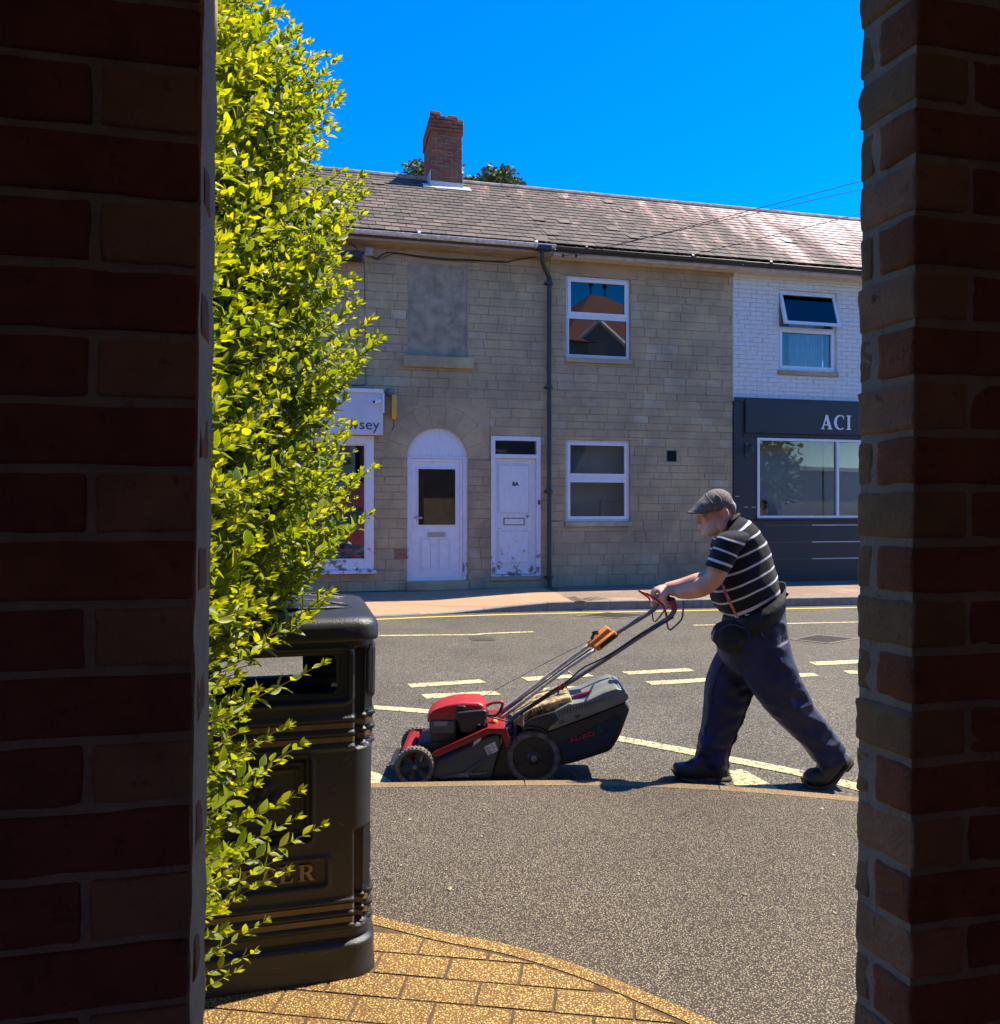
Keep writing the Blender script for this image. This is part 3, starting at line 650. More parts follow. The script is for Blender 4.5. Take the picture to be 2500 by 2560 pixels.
def window(house, r, split, mat=M['upvc'], y=.045, open_top=False, gl='glass', back='room', sill=True, sashw=.052):
    x0, x1, z0, z1 = r; win = frame_bars(MB(), r, .038, y, y+.07).mk('window', mat, house)
    zs = z0+(z1-z0)*split
    MB().box((x0+.038, y, zs-.022), (x1-.038, y+.07, zs+.022)).mk('transom', mat, win)
    for k, (a, c) in enumerate(((zs+.022, z1-.038), (z0+.038, zs-.022))):
        rr = (x0+.038, x1-.038, a, c)
        if k == 0 and open_top: continue
        s = frame_bars(MB(), rr, sashw*(1 if k == 0 or split > .52 else .35), y-.012, y+.05).mk('sash', mat, win)
        w = sashw*(1 if k == 0 or split > .52 else .35); g = (rr[0]+w, rr[1]-w, rr[2]+w, rr[3]-w)
        pane('glass_pane', g, y+.02, M[gl], win)
    if open_top:
        rr = (x0+.03, x1-.03, zs+.01, z1-.035); s = frame_bars(MB(), (rr[0], rr[1], 0, rr[3]-rr[2]), .055, 0, .055); pane_b = MB().box((rr[0]+.055, .02, .055), (rr[1]-.055, .026, rr[3]-rr[2]-.055))
        th = R(-17); H = rr[3]-rr[2]
        def hinge(v): zz = v.z-H; return Vector((v.x, y-.02+v.y*math.cos(th)+zz*math.sin(-th)*1.0, rr[3]+zz*math.cos(th)+v.y*math.sin(th)*0))
        for q in (s, pane_b): q.v = [hinge(v) for v in q.v]
        s.mk('open_sash', mat, win); pane_b.mk('glass_pane', M[gl], win)
    MB().box((x0+(x1-x0)*.3, y-.02, z1-.03), (x0+(x1-x0)*.66, y-.001, z1-.014)).mk('vent', mat, win)
    if back: MB().box((x0, y+.35, z0), (x1, y+.36, z1)).mk('interior', M[back], win)
    b = MB(); b.box((x0-.002, y+.07, z0-.03), (x0+.0, y+.36, z1)); b.box((x1, y+.07, z0-.03), (x1+.002, y+.36, z1)); b.box((x0, y+.07, z1), (x1, y+.36, z1+.002)); b.mk('reveal', M['room'], win)
    if sill: MB().bbox((x0-.02, -.035, z0-.085), (x1+.02, .12, z0-.003), .008, 1).mk('sill', M['stone_pale'], house)
    return win
hz = lambda z: (.15, .20) if z < 1.2 else (.115, .16)
# ---- left house
HL = thing('terraced_house', 'stone terraced house with arched white door, door 8A and a bricked-up window', 'house', (x_l, 0, .14), True, 'terrace across the street')
shopw = rectF(640, 934.6, 1087.5, 1427); doorA = rectF(1018, 1170, 1085.7, 1457); doorB = rectF(1227.5, 1351.4, 1091, 1452); blind = rectF(1019, 1168, 660, 894); wl = rectF(690, 805, 640, 795)
spr = FZ(1094, 1146); xc = (doorA[0]+doorA[1])/2; ra = (doorA[1]-doorA[0])/2; ro = ra+.36
archbox = (xc-ro, xc+ro, spr, spr+ro*1.0)
sgn = rectF(640, 956, 971, 1086)
wallL = wallcore(HL, x_l, x_dp, .14, WT, [shopw, (doorA[0], doorA[1], doorA[2], archbox[3]), doorB, wl], M['mortar'])
lint = [rectF(1010, 1180, 628, 660)]
masonry(HL, x_l, x_dp, .14, WT, [shopw, (doorA[0], doorA[1], doorA[2], spr), archbox, doorB, blind, wl, (doorB[0]-.02, doorB[1]+.02, doorB[3], doorB[3]+.16)]+lint, hz, (.18, .44), .006, (FX(835), x_dp), ST, 'stone',
        matf=lambda c: M['stone_warm'] if c[3] > WT-.22 else (M['stone_pale'] if random.random() < .07 else (M['orange_brick'] if (FX(975) < c[0] and c[1] < FX(1025) and FZ(1000, 1400) < (c[2]+c[3])/2 < FZ(1000, 1365)) else None)))
inst('lintel', ST[0], HL, ((lint[0][0]+lint[0][1])/2, .05, (lint[0][2]+lint[0][3])/2), (lint[0][1]-lint[0][0]-.01, .1, lint[0][3]-lint[0][2]-.008), mat=M['stone_warm'])
inst('lintel', ST[1], HL, ((doorB[0]+doorB[1])/2, .05, doorB[3]+.08), (doorB[1]-doorB[0]+.03, .1, .15), mat=M['stone'])
# arch ring of plain voussoirs and the spandrel stones
MB().prism([(xc-ro, spr), (xc-ra, spr)]+[(xc-math.cos(a)*ra, spr+math.sin(a)*ra) for a in np.linspace(.08, math.pi-.08, 22)]+[(xc+ra, spr), (xc+ro, spr), (xc+ro, archbox[3]), (xc-ro, archbox[3])], lambda p: Vector((p[0], .009, p[1])), lambda p: Vector((p[0], .3, p[1]))).mk('arch_backing', M['mortar'], HL)
nv = 9
for k in range(nv):
    a0, a1 = math.pi*(k+.012)/nv, math.pi*(k+.988)/nv; pl = [(xc+math.cos(a)*ra*1.0, spr+math.sin(a)*ra) for a in np.linspace(a0, a1, 5)]+[(xc+math.cos(a)*(ro-.003), spr+math.sin(a)*(ro-.003)) for a in np.linspace(a1, a0, 5)]
    MB().prism(pl, lambda p: Vector((p[0], .0+.001, p[1])), lambda p: Vector((p[0], .1, p[1]))).mk('voussoir', M['render'] if 0 else M['stone'], HL)
for sg in (-1, 1):
    pl = [(xc+sg*math.cos(a)*(ro+.003), spr+math.sin(a)*(ro+.003)) for a in np.linspace(.03, math.pi/2-.03, 10)]+[(xc+sg*.03, archbox[3]+.003), (xc+sg*ro, archbox[3]+.003)]
    MB().prism(pl, lambda p: Vector((p[0], .002, p[1])), lambda p: Vector((p[0], .1, p[1]))).mk('spandrel_stone', M['stone'], HL)
# blind window
bz = blind
bw = MB().box((bz[0], .040, bz[2]), (bz[1], .1, bz[3])).mk('blocked_window', M['render'], HL)
bw2 = frame_bars(MB(), (bz[0]-.004, bz[1]+.004, bz[2], bz[3]+.004), .010, -.001, .03).mk('surround', M['stone_warm'], bw)
sr = rectF(1008, 1182.5, 892, 920); MB().bbox((sr[0], -.07, sr[2]), (sr[1], .1, sr[3]), .012, 2).mk('sill', M['stone'], HL)
window(HL, wl, .5, back='dark')
# shop window
sw = shopw; shop = frame_bars(MB(), sw, .13, .0-.02, .09, .16).mk('shop_window_frame', M['peel'], HL)
frame_bars(MB(), (sw[0]+.13, sw[1]-.13, sw[2]+.16, sw[3]-.13), .022, .0, .07).mk('bead', M['upvc'], shop)
gr = (sw[0]+.15, sw[1]-.15, sw[2]+.18, sw[3]-.15); pane('glass_pane', gr, .03, M['glass'], shop)
MB().box((sw[0], .5, sw[2]), (sw[1], .51, sw[3])).mk('interior', M['dark'], shop); MB().box((sw[0]-.05, -.09, sw[2]-.05), (sw[1]+.04, .09, sw[2]-.001)).mk('sill', M['peel'], shop)
# ---- arched door
rd = doorA; W2 = .075
fr = MB(); fr.box((rd[0]+.002, .03, rd[2]), (rd[0]+W2, .13, spr)); fr.box((rd[1]-W2, .03, rd[2]), (rd[1]-.002, .13, spr)); fr.box((rd[0]+.002, .03, spr-.0), (rd[1]-.002, .13, spr+.03))
DA = fr.mk('arched_door', M['peel'], HL)
pl = [(xc+math.cos(a)*(ra-.004), spr+.03+math.sin(a)*(ra-.03)) for a in np.linspace(0, math.pi, 24)]
MB().prism(pl, lambda p: Vector((p[0], .045, p[1])), lambda p: Vector((p[0], .10, p[1]))).mk('arch_panel', M['peel'], DA)
lf = (rd[0]+W2+.004, rd[1]-W2-.004, rd[2]+.03, spr-.004)
frame_bars(MB(), lf, .05, .05, .12).mk('door_frame', M['upvc'], DA)
gA = rectF(1046.5, 1140, 1172, 1312.5); lz = (lf[0]+.052, lf[1]-.052, lf[2]+.052, lf[3]-.052)
leaf = MB()
for a, c, d, e in rects(*lz, [gA]): leaf.box((a, .06, d), (c, .10, e))
leaf.mk('door_leaf', M['upvc'], DA); frame_bars(MB(), (gA[0]-.012, gA[1]+.012, gA[2]-.012, gA[3]+.012), .014, .045, .0595).mk('bead', M['upvc'], DA)
pane('glass_pane', gA, .075, M['glass_hi'], DA); MB().box((lf[0], .35, lf[2]), (lf[1], .36, lf[3])).mk('interior', M['dark'], DA)
for a, c in ((1051, 1081), (1097, 1127)):
    q = rectF(a, c, 1345, 1424); frame_bars(MB(), q, .016, .047, .0595).mk('panel_moulding', M['upvc'], DA); MB().bbox((q[0]+.022, .052, q[2]+.022), (q[1]-.022, .0598, q[3]-.022), .006, 1).mk('panel', M['upvc'], DA)
q = rectF(1068.6, 1115, 1331, 1342); MB().bbox((q[0], .05, q[2]), (q[1], .0597, q[3]), .003, 1).mk('letterbox', M['silver'], DA)
h = rectF(1036, 1056, 1292, 1297); MB().bbox((h[0], .02, h[2]), (h[1], .032, h[3]), .005, 2).mk('handle', M['silver'], DA); h2 = rectF(1035, 1041, 1283, 1318); MB().bbox((h2[0], .046, h2[2]), (h2[1], .0597, h2[3]), .004, 1).mk('handle_plate', M['upvc'], DA)
MB().bbox((rd[0]-.01, -.04, .13), (rd[1]+.01, .12, rd[2]+.028), .01, 1).mk('door_step', M['stone'], HL)
# ---- door 8A
rb = doorB; DB = MB(); tz = FZ(1290, 1145); frame_bars(DB, (rb[0], rb[1], rb[2]+.08, rb[3]), .07, -.01, .11, .02); DB.box((rb[0]+.07, -.01, tz-.005), (rb[1]-.07, .11, FZ(1290, 1136)))
DB = DB.mk('front_door', M['peel'], HL)
tr_ = rectF(1237, 1341.5, 1100.5, 1135.5); pane('transom_glass', tr_, .05, M['glass'], DB); MB().box((rb[0], .35, rb[2]), (rb[1], .36, rb[3])).mk('interior', M['dark'], DB)
lf = (rb[0]+.072, rb[1]-.072, rb[2]+.11, tz-.008); MB().box((lf[0], .045, lf[2]), (lf[1], .10, lf[3])).mk('door_leaf', M['peel'], DB)
for sy0, sy1 in ((1160, 1284), (1325, 1410)):
    q = rectF(1245.5, 1326, sy0, sy1); frame_bars(MB(), q, .012, .035, .0448).mk('panel_moulding', M['peel'], DB); MB().bbox((q[0]+.022, .038, q[2]+.022), (q[1]-.022, .0447, q[3]-.022), .004, 1).mk('panel', M['peel'], DB)
q = rectF(1260, 1313, 1295, 1313); MB().bbox((q[0], .033, q[2]), (q[1], .0446, q[3]), .003, 1).mk('letterbox', M['brass'], DB); MB().box((q[0]+.02, .0315, q[2]+.015), (q[1]-.02, .0328, q[3]-.015)).mk('letterbox_flap', M['peel'], DB)
kn = Vector((FX(1320), .02, FZ(1320, 1291))); MB().sphere(kn, .022, 12, 8).mk('door_knob', M['brass'], DB, 'all'); MB().box((kn.x+.025, .036, kn.z+.10), (kn.x+.045, .0446, kn.z+.125)).mk('lock', M['brass'], DB)
MB().bbox((rb[0]-.01, -.03, rb[2]), (rb[1]+.01, .12, rb[2]+.078), .01, 1).mk('door_step', M['stone'], HL)
bp = thing('doorbell', 'small black doorbell right of the door numbered 8A', 'doorbell', (FX(1347), -.01, FZ(1347, 1256)), True); p_ = ORG[bp.name]
MB().bbox((p_.x-.018, -.035, p_.z-.035), (p_.x+.018, -.011, p_.z+.035), .004, 1).mk('case', M['m_black'], bp); MB().sphere((p_.x, -.036, p_.z), (.008, .003, .008), 10, 6).mk('button', M['silver'], bp)
# text helper: flat lettering as real thin geometry
def text(s, size, place, mat, name, parent, ext=.002, bold=0.0, w=1.0, shear=0.0, street=False):
    cu = bpy.data.curves.new(name, 'FONT'); cu.body = s; cu.size = size; cu.extrude = ext; cu.offset = bold; cu.align_x = 'CENTER'; cu.align_y = 'CENTER'; cu.resolution_u = 3; cu.shear = shear
    o = bpy.data.objects.new(name+'_src', cu); COL.objects.link(o); bpy.context.view_layer.update()
    me = bpy.data.meshes.new_from_object(o.evaluated_get(bpy.context.evaluated_depsgraph_get())); bpy.data.objects.remove(o); bpy.data.curves.remove(cu)
    V = [place(v.co.x*w, v.co.y, v.co.z) for v in me.vertices]; Fc = [tuple(p.vertices) for p in me.polygons]; bpy.data.meshes.remove(me)
    b = MB(); b.add(V, Fc); return b.mk(name, mat, parent, street=street)
onwall = lambda cx, cz, y: (lambda a, b, c: Vector((cx+a, y-c, cz+b)))
text('8A', .092, onwall(FX(1290), FZ(1290, 1210), .038), M['ink'], 'door_number', DB, .003, .0035)
# ---- middle house
HM = thing('terraced_house', 'plain stone terraced house with one white window above another', 'house', (x_dp, 0, .14), True, 'terrace across the street')
w1 = rectF(1416, 1576, 693, 896); w2 = rectF(1414.5, 1575.4, 1100, 1304); vg = rectF(1667, 1691, 1127, 1154); l1 = (w1[0]-.1, w1[1]+.12, w1[3], WT-.02)
wallcore(HM, x_dp, x_mid, .14, WT, [w1, w2, vg], M['mortar'])
masonry(HM, x_dp, x_mid, .14, WT, [w1, w2, vg, l1, (w1[0]-.02, w1[1]+.02, w1[2]-.09, w1[2]), (w2[0]-.02, w2[1]+.02, w2[2]-.09, w2[2])], hz, (.20, .46), .006, (x_dp, x_mid), ST, 'stone',
        matf=lambda c: M['stone_warm'] if c[3] > WT-.26 or (c[2] < 1.3 and random.random() < .16) else (M['stone_pale'] if random.random() < .10 else None))
inst('lintel', ST[2], HM, ((l1[0]+l1[1])/2, .05, (l1[2]+l1[3])/2), (l1[1]-l1[0]-.01, .104, l1[3]-l1[2]-.008), mat=M['stone_warm'])
window(HM, w1, .51, gl='glass_hi', back='room_dk'); win2 = window(HM, w2, .535, gl='glass', back='room')
nb = rectF(1480, 1529, 845, 880); MB().box((nb[0], .2, w1[2]+.05), (nb[1], .21, nb[3])).mk('paper_sheet', M['paper'], HM)
pf = rectF(1497, 1561, 1252, 1292, .3); fb = frame_bars(MB(), (pf[0], pf[1], w2[2]+.04, pf[3]), .02, .25, .27); fb.box(((pf[0]+pf[1])/2-.01, .25, w2[2]+.04), ((pf[0]+pf[1])/2+.01, .27, pf[3])); fb.mk('picture_frame', M['ink'], HM)
vgo = thing('vent_grille', 'small black louvred vent in the stone wall', 'vent', (vg[0], 0, vg[2]), True)
frame_bars(MB(), vg, .012, -.01, .05).mk('vent_frame', M['black_metal'], vgo); MB().box((vg[0], .06, vg[2]), (vg[1], .07, vg[3])).mk('backing', M['dark'], vgo)
for k in range(5):
    z = vg[2]+.016+(vg[3]-vg[2]-.03)*k/5; MB().add([(vg[0]+.012, -.004, z), (vg[1]-.012, -.004, z), (vg[1]-.012, .03, z+.022), (vg[0]+.012, .03, z+.022), (vg[0]+.012, -.004, z+.006), (vg[1]-.012, -.004, z+.006), (vg[1]-.012, .03, z+.028), (vg[0]+.012, .03, z+.028)], [(0, 1, 2, 3), (4, 5, 6, 7), (0, 1, 5, 4), (2, 3, 7, 6)]).mk('louvre', M['black_metal'], vgo)
# ---- right house
HR = thing('terraced_house', 'white painted brick house above a dark navy shopfront', 'house', (x_mid, 0, .14), True, 'terrace across the street')
ztop = FZ(1980, 1001); w3 = rectF(1947, 2092, 728, 928); ow = rectF(1890.5, 2420, 1101, 1295)
wallcore(HR, x_mid, x_r, ztop, WT-.10, [w3], M['painted'], .009)
masonry(HR, x_mid+.004, x_r, ztop, WT-.10, [w3, (w3[0]-.02, w3[1]+.02, w3[2]-.09, w3[2])], lambda z: (.078, .078), (.23, .23), .005, (x_mid, FX(2150)), PB, 'brick', depth=.1, limit=296)
b = MB(); b.box((x_mid+.004, -.02, WT-.10), (x_r, .32, WT)); b.mk('eaves_course', M['painted'], HR)
MB().box((x_mid+.002, -.025, ztop-.045), (x_r, .1, ztop+.0)).mk('drip_course', M['painted'], HR)
window(HR, w3, .53, gl='glass', back=None, open_top=True)
MB().box((w3[0], .42, w3[2]), (w3[1], .43, w3[3])).mk('room_back', M['room_blue'], HR)
cu = MB(); xs = np.linspace(w3[0]+.30, w3[0]+.82, 60); V = []
for i, x in enumerate(xs): V += [(x, .15+.02*math.sin(i*1.1)+.006*math.sin(i*2.7), w3[2]), (x, .15+.02*math.sin(i*1.1+.4), w3[3]-.05)]
cu.add(V, [(2*i, 2*i+2, 2*i+3, 2*i+1) for i in range(len(xs)-1)]); cu.mk('curtain', M['curtain'], HR, 'all')
# shopfront
zb_ = .15; SF = MB()
for r in rects(x_mid+.004, x_r, zb_, ztop-.046, [ow]): SF.box((r[0], -.03, r[2]), (r[1], .2, r[3]))
SF = SF.mk('shopfront', M['navy'], HR)
fs = rectF(1859, 2600, 1012, 1092); fas = MB().bbox((fs[0], -.075, fs[2]), (x_r-.2, -.031, fs[3]), .006, 1).mk('fascia_board', M['navy'], SF)
MB().box((x_mid+.004, -.055, fs[3]+.03), (x_r, -.031, ztop-.047)).mk('cornice', M['navy'], SF); MB().box((fs[0]-.02, -.05, fs[2]-.06), (x_r, -.031, fs[2]-.02)).mk('lower_moulding', M['navy'], SF)
sfw = frame_bars(MB(), ow, .045, -.045, .03); mx = FX(2088); sfw.box((mx, -.045, ow[2]+.045), (mx+.05, .03, ow[3]-.045)); mx2 = FX(2330); sfw.box((mx2, -.045, ow[2]+.045), (mx2+.05, .03, ow[3]-.045)); sfw.mk('window_frame', M['upvc'], SF)
for a, c in ((ow[0]+.045, mx), (mx+.05, mx2), (mx2+.05, ow[1]-.045)): pane('glass_pane', (a, c, ow[2]+.045, ow[3]-.045), -.005, M['glass'], SF)
MB().box((ow[0], .42, ow[2]), (ow[1], .43, ow[3])).mk('blind', M['room_blue'], SF); MB().box((ow[0], .2, ow[2]-.03), (ow[1], .42, ow[2])).mk('window_shelf', M['room'], SF)
b = MB(); b.box((ow[0]-.01, .2, ow[2]), (ow[0], .42, ow[3])); b.box((ow[0], .2, ow[3]), (ow[1], .42, ow[3]+.01)); b.mk('window_recess', M['room'], SF)
MB().box((FX(2066), .1, ow[2]), (FX(2069), .13, ow[3])).mk('inner_post', M['ink'], SF)
for sy in (1312.7, 1355, 1397):
    z = FZ(1980, sy); MB().box((FX(1912, -.03), -.036, z-.008), (FX(2030, -.03), -.0305, z+.006)).mk('reflection_strip', M['green_glint'], SF); MB().box((FX(2030, -.03), -.036, z-.010), (x_r, -.0305, z+.008)).mk('reflection_strip', M['white_line'], SF)  # ledge lines whose green and white colours stand in for reflections
MB().bbox((ow[0]-.03, -.08, ow[2]-.035), (ow[1], -.031, ow[2]-.004), .005, 1).mk('sill', M['navy'], SF); MB().box((x_mid+.004, -.06, .10), (x_r, -.031, .33)).mk('plinth', M['navy'], SF)
for k, sy in ((0, 1241), (1, 1268), (2, 1241)):
    a = FX(1838+k*13 if k else 1836); z = FZ(1850, sy if k != 2 else 1268); MB().box((a+k*.05, -.033, z-.004), (a+k*.05+.08, -.0305, z+.006)).mk('paint_chip', M['white_line'], SF)
# serif letters
LET = {'I': ([(0,0),(.4,0),(.4,.05),(.3,.08),(.3,.92),(.4,.95),(.4,1),(0,1),(0,.95),(.1,.92),(.1,.08),(0,.05)], None, .4),
 'L': ([(0,0),(.65,0),(.68,.3),(.62,.3),(.55,.08),(.3,.08),(.3,.92),(.4,.95),(.4,1),(0,1),(0,.95),(.1,.92),(.1,.08),(0,.05)], None, .68),
 'T': ([(.2,0),(.6,0),(.6,.05),(.5,.08),(.5,.92),(.68,.92),(.75,.7),(.8,.7),(.78,1),(.02,1),(0,.7),(.05,.7),(.12,.92),(.3,.92),(.3,.08),(.2,.05)], None, .8),
 'E': ([(0,0),(.68,0),(.72,.28),(.66,.28),(.58,.07),(.3,.07),(.3,.48),(.45,.48),(.5,.38),(.54,.38),(.54,.66),(.5,.66),(.45,.56),(.3,.56),(.3,.93),(.55,.93),(.62,.75),(.67,.75),(.65,1),(0,1),(0,.95),(.1,.92),(.1,.08),(0,.05)], None, .72),
 'R': ([(0,0),(.4,0),(.4,.05),(.3,.08),(.3,.46),(.38,.46),(.6,0),(.85,0),(.85,.05),(.78,.07),(.57,.49),(.7,.58),(.73,.74),(.68,.9),(.55,1),(0,1),(0,.95),(.1,.92),(.1,.08),(0,.05)], [[(.3,.54),(.42,.54),(.53,.62),(.54,.77),(.5,.89),(.42,.93),(.3,.93)]], .85),
 'A': ([(0,0),(.3,0),(.3,.05),(.2,.08),(.27,.27),(.57,.27),(.65,.08),(.55,.05),(.55,0),(.95,0),(.95,.05),(.87,.08),(.55,1),(.42,1),(.1,.08),(0,.05)], [[(.3,.34),(.54,.34),(.42,.72)]], .95),
 'C': ([(.5+.5*math.cos(a), .5+.52*math.sin(a)) for a in np.linspace(R(48), R(312), 22)]+[(.55+.33*math.cos(a), .5+.44*math.sin(a)) for a in np.linspace(R(305), R(55), 20)]+[(.80,.70),(.86,.98)], None, .9)}
def serif(s, x0, z0, hgt, fn, mat, parent, gap=.12, ext=.004, wf=1.0, name='letter'):
    x = x0
    for ch in s:
        pl, ho, w = LET[ch]; b = MB(); f = lambda p, e: fn(x+p[0]*hgt*wf, z0+p[1]*hgt, e)
        b.prism(pl, lambda p: f(p, 0), lambda p: f(p, ext), ho); b.mk(name, mat, parent); x += (w+gap)*hgt*wf
    return x
serif('ACI', FX(2052, -.08), FZ(2085, 1075), .262, lambda a, z, e: Vector((a, -.0755-e*2, z)), M['upvc'], HR, .13, .006, .95, 'sign_letter')
# shelf things in the window
bu = thing('display_bust', 'dark mannequin head standing in the shop window', 'bust', (FX(1911, .25), .25, ow[2]), True); c = ORG[bu.name]
MB().lathe([(.0, 0), (.10, .0), (.095, .02), (.05, .08), (.036, .12), (.036, .16), (.0, .162)], c, 'z', 20).mk('neck', M['m_black'], bu, 'all'); MB().sphere(c+Vector((0, 0, .235)), (.072, .085, .098), 16, 12).mk('head', M['m_black'], bu, 'all')
MB().sphere(c+Vector((0, -.085, .22)), (.012, .016, .022), 8, 6).mk('nose', M['m_black'], bu, 'all')
for k, sx in enumerate((2040, 2050, 2059, 2078)):
    b_ = thing('small_bottle', ['small brown bottle, leftmost on the shop window shelf', 'small brown bottle, second along the shop window shelf', 'small brown bottle, third along the shop window shelf', 'small brown bottle beside the white mullion of the shop window'][k], 'bottle', (FX(sx, .25), .25, ow[2]), True, 'bottles in the shop window'); c = ORG[b_.name]
    MB().lathe([(0, 0), (.018, 0), (.018, .04), (.008, .055), (.008, .07+.01*(k % 2)), (0, .072+.01*(k % 2))], c, 'z', 10).mk('bottle_body', M['orange_brick'], b_)
# security light
sl_o = thing('security_lamp', 'black lamp bracket on the navy shopfront pillar', 'lamp', (FX(1866), -.03, FZ(1866, 1125)), True); c = ORG[sl_o.name]
MB().box((c.x-.05, -.045, c.z-.13), (c.x+.05, -.031, c.z+.12)).mk('back_plate', M['black_metal'], sl_o)
MB().lathe([(0, 0), (.045, .0), (.04, .10), (.02, .13), (0, .135)], c+Vector((0, -.12, -.05)), 'z', 14).mk('lamp_head', M['black_metal'], sl_o); MB().tube([c+Vector((0, -.04, .06)), c+Vector((0, -.09, .09)), c+Vector((.01, -.12, .06))], .01).mk('arm', M['black_metal'], sl_o)
for dz in (-.11, .1): MB().sphere(c+Vector((-.035, -.047, dz)), .007, 8, 5).mk('screw', M['silver'], sl_o)
# ---- roofs
def roof(house, x0, x1, vis, gutter=None):
    ex = x0; b = MB(); sl2 = Vector((0, RY-EY, RZ-EZ)); L = sl2.length; d = sl2/L; n = Vector((0, -d.z, d.y))
    b.add([(x0, EY+.03, EZ-.05), (x1, EY+.03, EZ-.05), (x1, RY, RZ-.05), (x0, RY, RZ-.05), (x0, 2*RY, EZ-.1), (x1, 2*RY, EZ-.1), (x0, 2*RY, EZ-.3), (x1, 2*RY, EZ-.3), (x0, EY+.03, EZ-.12), (x1, EY+.03, EZ-.12)], [(0, 1, 2, 3), (3, 2, 5, 4), (4, 5, 7, 6), (8, 9, 1, 0), (8, 9, 7, 6), (0, 3, 4, 6, 8), (1, 2, 5, 7, 9)])
    rf = b.mk('roof', M['slate'], house)
    ex_, wd = .255, .245; rows = int(L/ex_)+1; cand = []
    for j in range(rows):
        s0 = j*ex_; ln = min(ex_+.05, L-s0+.02)
        if ln < .08: continue
        x = x0-(wd/2 if j % 2 else 0)
        while x < x1:
            a, c = max(x, x0), min(x+wd, x1); x += wd
            if c-a < .04: continue
            cand.append((a+.0045, c-.0045, s0, ln))
    inv = [c for c in cand if vis[0] < (c[0]+c[1])/2 < vis[1]]; inv.sort(key=lambda c: c[2]); oth = [c for c in cand if not vis[0] < (c[0]+c[1])/2 < vis[1]]
    th = .007; tilt = .012
    def slv(c, j):
        a, e, s0, ln = c; o0 = Vector((0, EY, EZ))+d*s0; o1 = Vector((0, EY, EZ))+d*(s0+ln); u0 = n*(tilt+th+j); u1 = n*(.004+j); l0 = n*(tilt+j)
        f = lambda x, o, u: Vector((x, 0, 0))+o+u
        return [f(a, o0, u0), f(e, o0, u0), f(e, o1, u1), f(a, o1, u1), f(a, o0, l0), f(e, o0, l0)], [(0, 1, 2, 3), (0, 1, 5, 4), (0, 4, 3), (1, 2, 5)]
    for c in inv[:296]:
        jz = random.uniform(0, .004)+(.012 if random.random() < .02 else 0); V, Fc = slv((c[0]+random.uniform(0, .002), c[1], c[2]+random.uniform(-.006, .006), c[3]), jz)
        o = mk('slate', V, Fc, M['slate'], rf)
    if inv[296:]+oth:
        b = MB()
        for c in inv[296:]+oth: V, Fc = slv((c[0], c[1], c[2]+random.uniform(-.006, .006), c[3]), random.uniform(0, .004)); b.add(V, Fc)
        b.mk('slating', M['slate_rest'] if 'slate_rest' in M else M['slate'], rf, kind='stuff')
    x = x0
    while x < x1-.05:
        e = min(x+.45, x1); MB().tube([(x, RY, RZ+.0), (e-.006, RY, RZ+.0+random.uniform(-.003, .006))], .075, 10).mk('ridge_tile', M['ridge'], rf); x = e
    return rf
# slates joined past the limit keep the same piece-to-piece variety, by position instead of by object
def slate_rest():
    m = M['slate'].copy(); m.name = 'lichened_slate_field'; t = m.node_tree
    oi = [n for n in t.nodes if n.bl_idname == 'ShaderNodeObjectInfo'][0]; g = t.nodes.new('ShaderNodeNewGeometry')
    for l in list(oi.outputs['Random'].links):
        to = l.to_socket; t.links.remove(l); t.links.new(g.outputs['Random Per Island'], to)
    return m
M['slate_rest'] = slate_rest()
rL = roof(HL, x_l, x_dp, (FX(790, 1), x_dp)); rM = roof(HM, x_dp, x_mid, (x_dp, x_mid)); rR = roof(HR, x_mid, x_r, (x_mid, FX(2145, 1)))
def eaves(house, x0, x1, gm, fm, zg=5.745, name='gutter'):
    pr = [(EY+.02-.055+.055*math.cos(a)-.03, zg+.052*math.sin(a)) for a in np.linspace(math.pi, 2*math.pi, 9)]; pr += [(p[0]+.0+(.004 if i < 4 else -.004), p[1]+.004) for i, p in list(enumerate(pr))[::-1]]
    b = MB(); m = len(pr); V = [(x, p[0], p[1]) for x in (x0, x1) for p in pr]; b.add(V, [(k, (k+1) % m, (k+1) % m+m, k+m) for k in range(m)]+[tuple(range(m))[::-1], tuple(range(m, 2*m))]); gt = b.mk(name, gm, house, 30)
    x = x0+.5
    while x < x1: MB().lathe([(.061, 0), (.063, .04)], (x, EY-.065, zg), 'x', 20).mk('gutter_joint', gm, gt); x += 1.9
    MB().box((x0, EY+.03, zg-.10), (x1, EY+.055, EZ-.04)).mk('fascia', fm, house); MB().box((x0, EY+.056, zg-.095), (x1, .0, zg-.075)).mk('soffit', fm, house)
eaves(HL, x_l, x_dp-.0, M['grey_gutter'], M['fascia']); eaves(HM, x_dp+.002, x_mid, M['black_metal'], M['fascia_pale'], 5.725); eaves(HR, x_mid+.002, x_r, M['black_metal'], M['fascia_pale'], 5.72)
